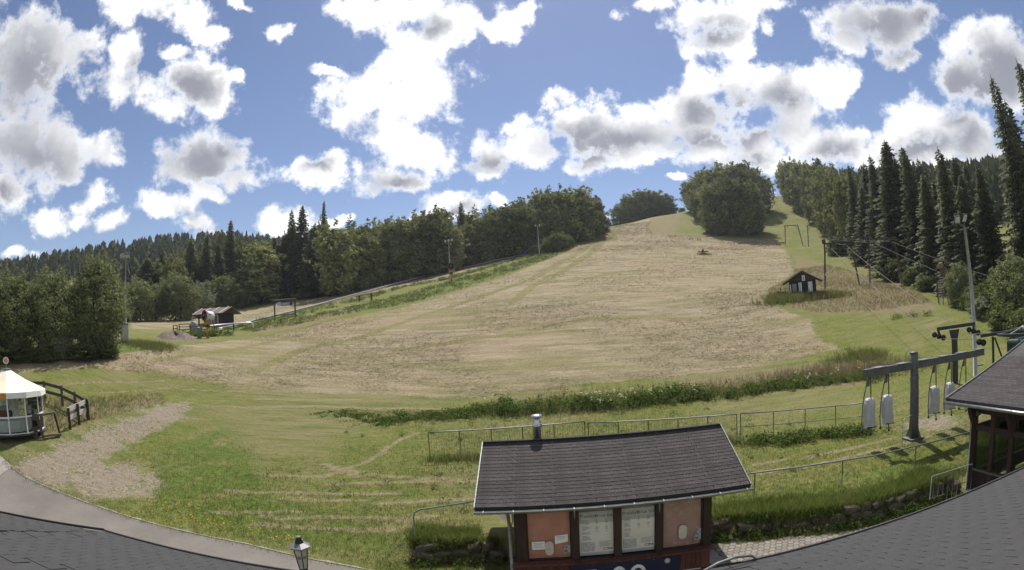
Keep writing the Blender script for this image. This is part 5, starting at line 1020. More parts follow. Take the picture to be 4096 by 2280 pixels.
# ------------------------------------------------------------------ dark hut with vertical signs
HR = thing('lift_hut', 'dark timber hut with a gable roof and white vertical signs', 'hut', (38.05, 61.0, gz(38.05, 61.0) - .1), radians(-32))
W2 = 1.85; ze = 2.05; zr = 3.35
MB().box(-W2 + .05, W2 - .05, .06, 3.0, -.4, ze + .1).build('wall', 'hut_timber', HR)
nb = 15
for k in range(nb):
    a = -W2 + k * 2 * W2 / nb; mid_ = a + W2 / nb; top = ze + .15 + (zr - ze - .2) * (1 - abs(mid_) / W2); MB().box(a + .008, a + 2 * W2 / nb - .008, 0, .055, -.4, top).build('board', 'hut_timber', HR)
mb = MB(); hw = 2.75
for s in (-1, 1): mb.bar((0, 1.35, zr), (s * hw, 1.35, zr - hw * .55), 3.5, .10, (0, 0, 1))
hrf = mb.build('roof', 'roof_felt', HR)
for s in (-1, 1): MB().bar((0, -.42, zr - .03), (s * hw, -.42, zr - .03 - hw * .55), .04, .16).build('bargeboard', 'grey_wood', hrf)
MB().box(-1.45, -.85, -.05, -.004, .75, 1.75).build('shutter', 'cabinet_grey', HR)
def vsign(x0, x1, cols, lab):
    s = MB().box(x0, x1, -.045, -.004, .25, 1.85).build('sign', 'paper', HR, label=lab); q = MB(); w = (x1 - x0) / cols
    for c in range(cols):
        for r_ in range(9):
            if cols == 2 and c == 0 and r_ in (3,): continue
            xa = x0 + w * c + w * .25; z = 1.72 - r_ * .165; q.box(xa, xa + w * .5, -.052, -.047, z - .02, z + .02); q.box(xa, xa + w * .16, -.052, -.047, z - .10, z - .021)
            if r_ % 2: q.box(xa + w * .34, xa + w * .5, -.052, -.047, z - .10, z - .021)
    q.build('lettering', 'ink', s, kind='stuff')
vsign(-.55, -.15, 1, 'narrow white sign with vertical lettering'); vsign(.75, 1.35, 2, 'wide white sign with two columns of vertical lettering')
g = MB().box(.0, .4, -.045, -.004, 2.05, 2.75).build('gable_sign', 'paper', HR); MB().add([(.08, -.05, 2.32), (.32, -.05, 2.32), (.2, -.05, 2.66)], [(0, 1, 2)]).build('emblem', 'ink', g); MB().box(.08, .32, -.05, -.047, 2.14, 2.24).build('lettering', 'grey_ink', g)
MB().box(-1.72, -1.62, -.03, -.004, .55, 1.7).build('window_strip', 'paper', HR)
tr_ = thing('log_trough', 'small dark box with a stake beside the signed hut', 'box', on(35.0, 61.6)); MB().box(-.55, .55, -.3, .3, 0, .75).build('body', 'grey_wood', tr_); MB().box(-.65, -.55, -.32, .32, -.2, .85).build('end_board', 'weathered_wood', tr_); MB().path([(-.1, .2, 0), (-.1, .2, 1.3)], .04, 6).build('stake', 'dark_timber', tr_)
# hunting stand with ladder
HS = thing('hunting_stand', 'wooden hunting stand with a pale ladder at the forest edge', 'hunting stand', on(48.99, 45.71), radians(-45))
top = Vector((.35, 2.6, 4.4))
for s in (-.28, .28): MB().path([(s, 0, -.2), (s + top.x, top.y * .62, 3.2)], .05, 6).build('ladder_rail', 'weathered_wood', HS)
for k in range(11):
    t = .06 + k * .088; MB().path([(-.30 + top.x * t, top.y * .62 * t, 3.3 * t), (.30 + top.x * t, top.y * .62 * t, 3.3 * t)], .035, 6).build('rung', 'board_white', HS)
for x, y in ((-.3, 1.6), (1.0, 1.6), (-.3, 2.9), (1.0, 2.9)): MB().path([(x, y, -.3), (.35 + (x - .35) * .8, 2.25 + (y - 2.25) * .8, 5.0)], .06, 6).build('post', 'grey_wood', HS)
MB().box(-.4, 1.1, 1.55, 2.9, 3.1, 3.25).build('platform', 'grey_wood', HS); MB().box(-.5, 1.2, 1.4, 3.0, 5.0, 5.1).build('roof', 'weathered_wood', HS); MB().box(.3, 1.1, 1.6, 1.66, 3.25, 4.3).build('side_panel', 'brown_wood', HS)

# ------------------------------------------------------------------ glazed carousel with striped canopy and its fence
KI = thing('carousel', 'small glazed carousel with white and cream striped canopy', 'carousel', (-27.62, 18.62, gz(-27.6, 18.65) - .05), radians(8)); NS = 12
rw, rv, re = 2.12, 2.36, 2.40
def ring(r, z, j, n=NS): t = 2 * pi * (j + .5) / n; return (r * cos(t), r * sin(t), z)
for j in range(NS):
    m = 'canvas_cream' if j % 2 == 1 else 'canvas_white'
    a, b = ring(re, 2.28, j), ring(re, 2.28, j + 1); c, d = ring(.22, 3.36, j + 1), ring(.22, 3.36, j); mid1 = ring(re * .5, 2.80, j); mid2 = ring(re * .5, 2.80, j + 1)
    MB().add([a, b, mid2, mid1, c, d], [(0, 1, 2, 3), (3, 2, 4, 5)]).build('canopy_panel', m, KI)
    e, f = ring(re, 1.98, j), ring(re, 1.98, j + 1)
    MB().add([a, e, f, b], [(0, 1, 2, 3)]).build('valance', 'canvas_orange' if j % 4 == 1 else 'canvas_white', KI)
    MB().path([ring(rw, .05, j), ring(rw, 2.1, j)], .045, 6).build('post', 'white_paint', KI)
    for z in (.10, .98, 2.02): MB().bar(ring(rw, z, j), ring(rw, z, j + 1), .05, .08).build('cross_rail', 'white_paint', KI)
    g0, g1 = ring(rw - .02, .14, j), ring(rw - .02, .14, j + 1); h0, h1 = ring(rw - .02, 1.98, j), ring(rw - .02, 1.98, j + 1); MB().add([g0, g1, h1, h0], [(0, 1, 2, 3)]).build('pane', 'shelter_glass', KI)
MB().lathe([(2.2, 0), (2.2, .08), (2.0, .1)], 24).build('floor', 'grey_wood', KI); MB().lathe([(1.35, .1), (1.35, .72), (.7, .74), (.55, 2.0)], 20).build('inner_drum', 'white_paint', KI)
MB().lathe([(.2, 3.34), (.30, 3.37), (.30, 3.42), (.12, 3.44), (.04, 3.46), (.04, 3.64)], 14).build('finial', 'galvanised', KI)
MB().lathe([(.19, -.05), (.19, .05)], 18, (0, 0, 3.86), (.75, -.66, 0)).build('ornament', 'board_white', KI).scale = (1, 1, 1)
q = MB().lathe([(.12, .052), (.12, .06)], 16, (0, 0, 3.86), (.75, -.66, 0)); q.build('ornament_face', 'canvas_orange', KI)
car = thing('toy_vehicle', 'small red toy vehicle inside the glazed carousel', 'toy', (-27.62 + 1.0, 18.62 - 1.1, gz(-27.6, 18.65) + .9), .6); MB().box(-.5, .5, -.25, .25, 0, .35).build('body', 'gun_red', car, bevel=.1); MB().box(-.2, .3, -.2, .2, .34, .6).build('cabin', 'cabinet_grey', car, bevel=.06)
kf = thing('plank_fence', 'dark plank fence curving behind the carousel, white boards at its end', 'fence', on(-27.0, 22.4)); ox, oy, oz = kf.location
KP = [(-32.5, 20.6), (-31.4, 22.2), (-30.2, 23.6), (-28.6, 23.9), (-27.0, 23.7), (-25.45, 23.3)]
for i, (x, y) in enumerate(KP): MB().box(x - ox - .07, x - ox + .07, y - oy - .06, y - oy + .06, gz(x, y) - oz - .3, gz(x, y) - oz + 1.25).build('post', 'grey_wood', kf)
for (a, b) in zip(KP[:-1], KP[1:]):
    for h in (.62, 1.12): MB().bar((a[0] - ox, a[1] - oy - .08, gz(*a) - oz + h), (b[0] - ox, b[1] - oy - .08, gz(*b) - oz + h), .04, .2).build('plank', 'grey_wood', kf)
Wp = [(-25.35, 23.3), (-25.2, 22.3), (-25.05, 21.35)]
for (x, y) in Wp: MB().box(x - ox - .06, x - ox + .06, y - oy - .06, y - oy + .06, gz(x, y) - oz - .3, gz(x, y) - oz + 1.2).build('post', 'dark_timber', kf)
for h in (.60, 1.08): MB().bar((Wp[0][0] - ox - .09, Wp[0][1] - oy - .03, gz(*Wp[0]) - oz + h), (Wp[2][0] - ox - .09, Wp[2][1] - oy - .03, gz(*Wp[2]) - oz + h), .035, .26).build('white_board', 'board_white', kf)
ts = thing('wooden_trestle', 'weathered wooden trestle standing in front of the carousel', 'trestle', on(-25.3, 19.5), radians(52))
MB().box(-.75, -.35, -.2, .2, .95, 1.3).build('block', 'grey_wood', ts); MB().bar((-.4, 0, 1.18), (.75, 0, 1.28), .2, .12).build('beam', 'weathered_wood', ts)
MB().bar((-.35, 0, 1.1), (-.1, 0, -.2), .16, .2, (0, 1, 0)).build('leg', 'grey_wood', ts); MB().bar((.7, 0, 1.2), (.95, .1, -.2), .12, .14, (0, 1, 0)).build('leg', 'dark_timber', ts); MB().box(-.75, -.45, -.2, .15, -.2, .6).build('stump', 'grey_wood', ts); MB().bar((-.1, -.25, .08), (.95, -.15, .12), .2, .1).build('foot_board', 'weathered_wood', ts)
# small roadside bits under the leafy trees
cb = thing('utility_cabinet', 'grey utility cabinet at the foot of the leafy tree', 'cabinet', on(-38.6, 41.6), .6); MB().box(-.42, .42, -.25, .25, -.1, 1.75).build('body', 'cabinet_grey', cb, bevel=.02); MB().box(-.46, .46, -.29, .29, 1.76, 1.82).build('lid', 'galvanised', cb); MB().box(-.38, .38, -.27, -.255, .1, 1.65).build('door', 'grey_plastic', cb)
for (x, y, lab, m) in ((-36.9, 34.6, 'small white signboard on a post under the leafy trees', 'paper'), (-38.6, 29.9, 'small bluish signboard on a post nearer the carousel', 'poster_blue')):
    s = thing('signboard', lab, 'sign', on(x, y), .75, 'signboards under the trees'); MB().path([(0, 0, -.2), (0, 0, 1.35)], .035, 6).build('post', 'galvanised', s); MB().box(-.2, .2, -.035, -.008, .8, 1.4).build('board', m, s); MB().box(-.13, .13, -.045, -.036, 1.15, 1.3).build('lettering', 'gun_red', s)

# ------------------------------------------------------------------ trees
mat('bark', (0.075, 0.058, 0.045), (0.04, 0.032, 0.026), 6, 0.95, 0.4, stretch=(3, 3, .5))
mat('leaf_beech', (0.235, 0.245, 0.100), (0.150, 0.165, 0.070), .22, trans=.32, island=.4, objrand=.28)
mat('leaf_near', (0.235, 0.255, 0.120), (0.150, 0.172, 0.080),   .3, trans=.36, island=.42, objrand=.12)
mat('leaf_silver', (0.26, 0.285, 0.19), (0.18, 0.21, 0.125), .4, trans=.32, island=.4, objrand=.1)
mat('leaf_bush', (0.165, 0.190, 0.075), (0.100, 0.128, 0.045), .5, trans=.34, island=.4, objrand=.22)
mat('needle_spruce', (0.118, 0.132, 0.084), (0.155, 0.163, 0.098), .4, trans=.34, island=.45, objrand=.2)
mat('needle_larch', (0.060, 0.085, 0.034), (0.040, 0.06, 0.025), .4, trans=.35, island=.45, objrand=.15)
def rnd_dirs(n):
    v = NR.normal(size=(n, 3)); return v / np.linalg.norm(v, axis=1)[:, None]
def leaf_quads(P, Nrm, size, aspect=.6):
    """one small folded-free quad per point, random spin about its normal"""
    n = len(P); t = rnd_dirs(n); a = np.cross(Nrm, t); a /= np.linalg.norm(a, axis=1)[:, None] + 1e-9; b = np.cross(Nrm, a)
    s = (size * NR.uniform(.6, 1.35, n))[:, None]; a = a * s; b = b * s * aspect
    V = np.stack([P - a, P - b * .9 + a * .1, P + a, P + b * .9 + a * .1], 1).reshape(-1, 3); return V, np.arange(4 * n).reshape(n, 4)
def crown_profile(kind, t):
    if kind == 'H': return np.sqrt(np.clip(1 - (np.clip(t - .25, 0, 1) / .75) ** 2.0, 0, 1)) * np.where(t < .25, .82 + .18 * t / .25, 1)
    if kind == 'tall': return np.where(t < .3, .72 + .28 * t / .3, np.sqrt(np.clip(1 - (np.clip(t - .3, 0, 1) / .7) ** 2.4, 0, 1)))
    return np.where(t < .38, .55 + .45 * t / .38, np.sqrt(np.clip(1 - (np.clip(t - .38, 0, 1) / .62) ** 2.1, 0, 1)))
def broad_crown(h, w, prof, lobes, per, leaf, inner, low=.02, aspect=.6, upright=0.0):
    Ps = []; Ns = []
    for i in range(lobes):
        t = NR.uniform(0.03, .97) ** .85; ang = NR.uniform(0, 2 * pi); rr = w / 2 * float(crown_profile(prof, np.array(t))) ; lr = w * NR.uniform(.11, .20) * (1 if t < .8 else .75)
        k = NR.uniform(.62, .98); c = np.array([cos(ang) * max(rr * k - lr * .45, 0), sin(ang) * max(rr * k - lr * .45, 0), h * (low + t * (1 - low)) - lr * (.75 if t > .75 else .2)])
        d = rnd_dirs(per); d[:, 2] = np.where(NR.random(per) < .55, np.abs(d[:, 2]), d[:, 2])
        r = lr * NR.uniform(.45, 1.12, per)[:, None]; p = c + d * r * np.array([1, 1, .95 + upright]); Ps.append(p)
        cd_ = np.array([cos(ang), sin(ang), .5 + .6 * t]); nn = d * .9 + cd_ * .7 + rnd_dirs(per) * .55; nn[:, 2] += .2; Ns.append(nn / np.linalg.norm(nn, axis=1)[:, None])
    for i in range(lobes // 2):
        t = NR.uniform(.45, 1.0); ang = NR.uniform(0, 2 * pi); rr = w / 2 * float(crown_profile(prof, np.array(min(t, .99)))); c = np.array([cos(ang) * rr, sin(ang) * rr, h * (low + t * (1 - low))]); o_ = c - np.array([0, 0, h * .35]); o_ = o_ / np.linalg.norm(o_)
        k = per // 5; s_ = NR.uniform(0, 1, k)[:, None]; p = c + o_ * s_ * w * NR.uniform(.06, .15) + NR.normal(0, w * .022, (k, 3)); Ps.append(p); nn = rnd_dirs(k); Ns.append(nn)
    m = inner; t = NR.uniform(.02, .93, m); ang = NR.uniform(0, 2 * pi, m); rr = w / 2 * crown_profile(prof, t) * np.sqrt(NR.uniform(0, .8, m)); Ps.append(np.stack([np.cos(ang) * rr, np.sin(ang) * rr, h * (low + t * (1 - low))], 1)); Ns.append(rnd_dirs(m))
    P = np.concatenate(Ps); P[:, 2] = np.maximum(P[:, 2], .1); Nn = np.concatenate(Ns)
    sz = np.full(len(P), leaf); sz[-m:] *= 1.5
    return leaf_quads(P, Nn, sz, aspect)
def limb_mesh(h, w, name='trunk', n=6, r=.2):
    q = MB(); q.path([(0, 0, -.6), (R.uniform(-.05, .05) * w, 0, h * .3), (R.uniform(-.06, .06) * w, R.uniform(-.06, .06) * w, h * .62), (0, 0, h * .9)], [r * 1.25, r, r * .6, r * .15], 8)
    for i in range(n):
        t = R.uniform(.15, .7); a = R.uniform(0, 2 * pi); L = w * R.uniform(.25, .42); q.path([(0, 0, h * t), (cos(a) * L * .5, sin(a) * L * .5, h * t + L * .35), (cos(a) * L, sin(a) * L, h * t + L * .55)], [r * .5, r * .3, r * .1], 5)
    return q.mesh(name, 'bark', True)
def spruce_crown(h, w, levels, dens=1.0, droop=.22, sparse=1.0):
    """drooping sprays on branches set all the way up the stem, irregular in length"""
    Vs = []
    def quad(a, b, c, d): Vs.append((a, b, c, d))
    nbr = int(levels * 9.5 * dens); bulge = NR.uniform(.85, 1.15, 24)
    for i in range(nbr):
        if NR.random() > sparse: continue
        t = 1 - (1 - (i + NR.random()) / nbr) ** .78; t = min(t, .992); z = h * (.03 + .965 * t)
        a = i * 2.39996 + NR.uniform(-.5, .5); env = bulge[int((a % 6.2832) / 6.2832 * 6) + 6 * int(t * 3.99)]
        L = (w / 2 * (1 - t) ** .80 * env + .10) * (NR.uniform(.62, 1.0) if NR.random() < .75 else NR.uniform(1.0, 1.22))
        dirv = np.array([cos(a), sin(a), 0]); sv = np.array([-sin(a), cos(a), 0]); ns = max(2, int(2.5 + L * 1.7)); up_t = .55 * t ** 3
        for s in range(ns):
            f = (s + .6) / ns; zz = z + L * ((.10 + up_t) * f - droop * 1.9 * f * f + .16 * f ** 4); p = dirv * L * f + np.array([0, 0, zz])
            ln = min(.30 + .30 * L * (1 - .55 * f), .9 * L + .12) * NR.uniform(.7, 1.25); wd = min(.16 + .06 * L, .5 * L)
            for sg in (-1, 1):
                e = p + sv * sg * ln * .62 + dirv * ln * .55 + np.array([0, 0, -ln * NR.uniform(.12, .5)])
                quad(p + np.array([0, 0, .04]), p + dirv * wd + np.array([0, 0, -.02]), e + dirv * .05, e - dirv * wd * .6 + np.array([0, 0, -.08]))
            if NR.random() < .5:
                e = p + np.array([0, 0, -ln * .75]) + sv * NR.uniform(-.15, .15); quad(p - sv * .10, p + sv * .10, e + sv * .06, e - sv * .06)
        e = dirv * L * 1.04 + np.array([0, 0, z + L * (up_t - droop * .9)]); m_ = dirv * L * .7 + np.array([0, 0, z + L * (up_t * .7 - droop * .75)]); ww = min(.14, .4 * L); quad(m_ - sv * ww, m_ + sv * ww, e + sv * .03, e - sv * .03)
    for k in range(4):
        a = k * pi / 4; d = np.array([cos(a), sin(a), 0]); quad(np.array([0, 0, h * .95]) - d * .09, np.array([0, 0, h * .95]) + d * .09, np.array([0, 0, h * 1.015]) + d * .02, np.array([0, 0, h * 1.015]) - d * .02)
    V = np.array(Vs).reshape(-1, 3); return V, np.arange(len(V)).reshape(-1, 4)
PROTO = {}
def protos(kind, specs):
    L = []
    for (h, w, fn, mt, limbs, r) in specs:
        V, F_ = fn(); L.append((h, w, np_mesh('crown', V, F_, mt), limb_mesh(h, w, 'trunk', limbs, r)))
    PROTO[kind] = L
protos('D', [(15, 9, (lambda pr=pr: broad_crown(15, 9, pr, 62, 105, .30, 900)), 'leaf_beech', 6, .2) for pr in ('round', 'tall', 'round', 'tall')])
protos('B', [(8, 6.5, (lambda pr=pr: broad_crown(8, 6.5, pr, 90, 170, .125, 2200, low=.0, aspect=.5, upright=.25)), 'leaf_near', 9, .13) for pr in ('round', 'tall', 'round')])
protos('V', [(6, 4.5, (lambda: broad_crown(6, 4.5, 'round', 60, 150, .15, 900, aspect=.35, upright=.5)), 'leaf_silver', 6, .1) for _ in range(2)])
protos('H', [(3.2, 3.6, (lambda: broad_crown(3.2, 3.6, 'H', 46, 80, .12, 900, low=.0, aspect=.55, upright=.2)), 'leaf_bush', 7, .05) for _ in range(3)])
protos('S', [(22, 6.5, (lambda l=l, d=d: spruce_crown(22, 6.5, l, d)), 'needle_spruce', 0, .2) for l, d in ((40, 1.15), (44, 1.2), (38, 1.1), (42, 1.25))])
protos('L', [(20, 6, (lambda: spruce_crown(20, 6, 26, .8, .05, .75)), 'needle_larch', 0, .16)])
TREES = [('B', -42.9, 26.0, 7.4, 5.0, 'ln'),
 ('B', -41.1, 28.8, 6.7, 4.5, 'ln0'),
 ('B', -38.4, 31.4, 7.1, 4.4, 'ln1'),
 ('B', -36.2, 35.1, 8.4, 5.0, 'ln2'),
 ('B', -51.0, 38.7, 5.3, 5.9, 'ln'),
 ('B', -46.2, 41.3, 5.5, 4.7, 'ln'),
 ('B', -68.7, 78.7, 7.8, 5.9, 'gb0'),
 ('B', -68.5, 83.5, 6.9, 4.9, 'gb'),
 ('B', -64.4, 86.4, 9.0, 7.6, 'gb1'),
 ('V', -66.4, 97.0, 7.5, 5.4, 'gb2'),
 ('B', -72.8, 116.6, 8.5, 8.4, 'gb3'),
 ('V', -70.7, 120.9, 5.3, 5.3, 'gb4'),
 ('B', -69.7, 76.2, 5.3, 3.9, 'gb'),
 ('D', -67.1, 127.4, 16.3, 11.5, 'lf0'),
 ('D', -44.0, 125.2, 17.9, 10.9, 'lf1'),
 ('D', -40.4, 134.3, 15.9, 9.1, 'lf'),
 ('D', -37.4, 137.8, 13.5, 6.8, 'lf2'),
 ('D', -33.8, 144.4, 17.5, 9.1, 'lf'),
 ('D', -29.3, 145.6, 18.2, 9.1, 'lf'),
 ('D', -22.9, 149.8, 19.2, 11.0, 'lf'),
 ('D', -18.3, 154.9, 15.1, 8.3, 'lf'),
 ('D', -13.2, 168.5, 14.5, 10.3, 'lf'),
 ('D', -7.2, 167.8, 17.5, 10.3, 'lf'),
 ('D', 1.4, 165.0, 17.2, 10.7, 'lf'),
 ('D', 6.6, 168.4, 15.6, 9.0, 'lf'),
 ('S', -63.1, 135.8, 18.8, 8.0, 'lfs'),
 ('S', -58.1, 135.9, 26.3, 7.0, 'lfs0'),
 ('S', -64.2, 132.8, 15.0, 6.8, 'lfs'),
 ('S', -52.2, 130.4, 17.9, 6.4, 'lfs'),
 ('S', -83.4, 124.7, 21.2, 6.3, 'lfs'),
 ('S', -77.6, 128.4, 23.8, 5.7, 'lfs'),
 ('S', -77.8, 122.4, 17.4, 6.6, 'lfs'),
 ('S', -87.2, 122.1, 17.8, 5.7, 'lfs'),
 ('D', -73.5, 130.8, 18.2, 6.9, 'lf'),
 ('S', -66.3, 134.5, 19.2, 6.9, 'lfs'),
 ('S', -61.8, 136.7, 23.4, 5.2, 'lfs'),
 ('S', -54.8, 145.0, 25.8, 4.3, 'lfs'),
 ('S', -59.3, 146.5, 22.2, 6.0, 'lfs'),
 ('L', -50.4, 157.1, 24.0, 7.6, 'lf'),
 ('D', -41.8, 164.8, 20.7, 9.7, 'lf'),
 ('D', -37.1, 168.0, 21.0, 9.2, 'lf'),
 ('D', -29.7, 172.5, 21.2, 10.0, 'lf'),
 ('D', -23.3, 176.5, 22.0, 10.2, 'lf'),
 ('S', -16.5, 179.2, 22.1, 6.9, 'lfs'),
 ('L', -11.8, 181.6, 21.4, 8.3, 'lf'),
 ('D', -4.2, 188.0, 18.9, 10.8, 'lf'),
 ('D', 3.8, 195.0, 21.0, 9.7, 'lf'),
 ('D', -45.4, 153.4, 19.8, 9.8, 'lf'),
 ('D', -85.2, 111.1, 14.4, 6.4, 'lf'),
 ('S', -97.1, 114.3, 13.5, 6.9, 'lfs'),
 ('S', -93.6, 117.2, 16.2, 6.9, 'lfs'),
 ('D', 11.5, 176.1, 20.4, 10.8, 'c1'),
 ('D', 17.4, 181.7, 20.8, 12.5, 'c1'),
 ('D', 24.5, 178.8, 20.0, 12.4, 'c1'),
 ('D', 31.2, 185.4, 16.0, 6.9, 'c1'),
 ('D', 22.1, 186.4, 16.3, 12.9, 'c1'),
 ('D', 28.5, 190.9, 11.3, 9.7, 'c1'),
 ('D', 14.4, 174.7, 14.3, 10.7, 'c1'),
 ('S', 34.0, 194.6, 14.3, 4.5, 'c1'),
 ('H', 14.2, 154.4, 5.5, 6.2, 'c1b'),
 ('H', 11.1, 153.6, 3.9, 4.2, 'c1b'),
 ('H', 17.6, 159.5, 4.0, 4.4, 'c1b'),
 ('H', 7.5, 156.6, 3.0, 3.6, 'c1b'),
 ('S', 48.7, 257.4, 9.2, 4.4, 'c1s'),
 ('S', 51.7, 260.9, 6.9, 3.7, 'c1s'),
 ('D', 58.6, 263.6, 11.9, 9.5, 'c2'),
 ('D', 65.3, 267.1, 15.9, 12.6, 'c2'),
 ('D', 73.1, 270.3, 17.8, 15.4, 'c2'),
 ('D', 80.1, 273.5, 16.4, 14.4, 'c2'),
 ('D', 86.3, 274.8, 12.8, 13.2, 'c2'),
 ('D', 90.2, 275.6, 6.9, 8.9, 'c2'),
 ('H', 100.1, 282.8, 3.8, 4.1, 'c2b'),
 ('D', 95.6, 243.9, 18.6, 12.0, 'c3'),
 ('D', 99.0, 235.0, 22.7, 14.6, 'c3'),
 ('D', 104.5, 227.1, 25.3, 16.2, 'c3'),
 ('D', 111.6, 223.7, 25.8, 16.2, 'c3'),
 ('D', 115.0, 219.7, 21.8, 13.3, 'c3'),
 ('D', 112.3, 212.1, 15.1, 6.2, 'c3'),
 ('D', 87.1, 216.1, 15.6, 10.7, 'c3'),
 ('D', 79.1, 184.0, 20.4, 11.9, 'c3'),
 ('D', 82.8, 176.3, 22.6, 12.2, 'c3'),
 ('D', 87.4, 172.9, 21.1, 11.2, 'c3'),
 ('D', 92.7, 177.5, 14.1, 5.5, 'c3'),
 ('H', 77.5, 177.9, 4.7, 7.4, 'c3b'),
 ('H', 80.9, 174.9, 3.2, 3.5, 'c3b'),
 ('D', 156.1, 255.9, 21.1, 7.8, 'rf'),
 ('D', 152.2, 241.9, 23.1, 13.1, 'rf'),
 ('D', 136.9, 208.3, 24.4, 12.2, 'rf'),
 ('D', 126.5, 184.6, 25.7, 10.6, 'rf'),
 ('D', 112.1, 156.8, 25.1, 10.3, 'rf'),
 ('D', 92.6, 124.3, 22.4, 8.3, 'rf'),
 ('D', 84.5, 108.8, 20.8, 6.9, 'rf'),
 ('S', 80.9, 100.8, 21.2, 4.9, 'rfs'),
 ('S', 76.9, 92.4, 19.3, 5.5, 'rfs'),
 ('S', 74.3, 84.5, 22.0, 6.2, 'rfs'),
 ('S', 58.6, 50.8, 20.7, 5.6, 'rfs'),
 ('S', 56.9, 42.9, 15.1, 4.6, 'rfs'),
 ('S', 66.9, 66.4, 20.1, 5.6, 'rfs'),
 ('S', 62.3, 58.5, 16.6, 3.9, 'rfs'),
 ('S', 57.5, 47.3, 14.5, 4.0, 'rfs'),
 ('S', 69.8, 74.0, 25.0, 7.1, 'rfs0'),
 ('S', 164.2, 239.0, 22.7, 8.9, 'rfs'),
 ('S', 162.3, 228.2, 21.8, 10.7, 'rfs'),
 ('D', 160.9, 216.8, 19.9, 10.3, 'rf'),
 ('S', 75.0, 80.5, 22.7, 5.0, 'rfs'),
 ('S', 79.3, 79.1, 23.3, 6.0, 'rfs'),
 ('S', 79.9, 75.6, 21.8, 5.0, 'rfs'),
 ('S', 84.1, 78.4, 18.3, 5.3, 'rfs'),
 ('S', 83.4, 68.6, 21.7, 5.8, 'rfs'),
 ('S', 83.2, 75.0, 16.4, 5.1, 'rfs'),
 ('S', 83.1, 64.2, 15.0, 4.8, 'rfs'),
 ('S', 85.3, 69.4, 16.4, 5.0, 'rfs'),
 ('S', 87.7, 102.6, 21.5, 6.2, 'rfs'),
 ('D', 100.0, 124.9, 21.9, 7.3, 'rf'),
 ('S', 62.1, 40.2, 27.5, 6.3, 'rt0'),
 ('S', 57.5, 32.5, 26.4, 6.0, 'rt1'),
 ('S', 67.7, 42.6, 25.1, 6.1, 'rt'),
 ('S', 56.1, 30.7, 23.2, 5.9, 'rt'),
 ('H', 82.0, 112.2, 4.4, 5.3, 'rb0'),
 ('H', 64.5, 71.1, 3.7, 4.1, 'rb'),
 ('H', 61.9, 64.3, 2.7, 3.0, 'rb'),
 ('H', 58.0, 56.9, 2.3, 3.1, 'rb'),
 ('B', 48.6, 42.1, 4.6, 3.1, 'rb1'),
 ('H', 46.3, 36.8, 2.9, 3.2, 'rb'),
 ('H', 45.9, 34.5, 3.8, 3.7, 'rb'),
 ('B', 42.9, 29.8, 5.9, 4.4, 'rb2'),
 ('V', 43.7, 34.9, 2.0, 2.6, 'rb'),
 ('H', 40.5, 29.4, 2.6, 3.1, 'rb'),
 ('H', 47.4, 39.5, 2.4, 2.4, 'rb'),
 ('H', 38.7, 26.3, 2.4, 2.9, 'rb'),
 ('H', -39.5, 28.0, 1.4, 3.3, 'lnb'),
 ('H', -37.8, 29.7, 1.2, 2.9, 'lnb'),
 ('V', -37.2, 31.2, 2.1, 2.1, 'lnb'),
 ('H', -35.6, 32.4, 1.4, 2.9, 'lnb'),
 ('H', -34.9, 34.7, 1.3, 2.6, 'lnb'),
 ('H', -40.8, 26.0, 1.5, 3.0, 'lnb')]
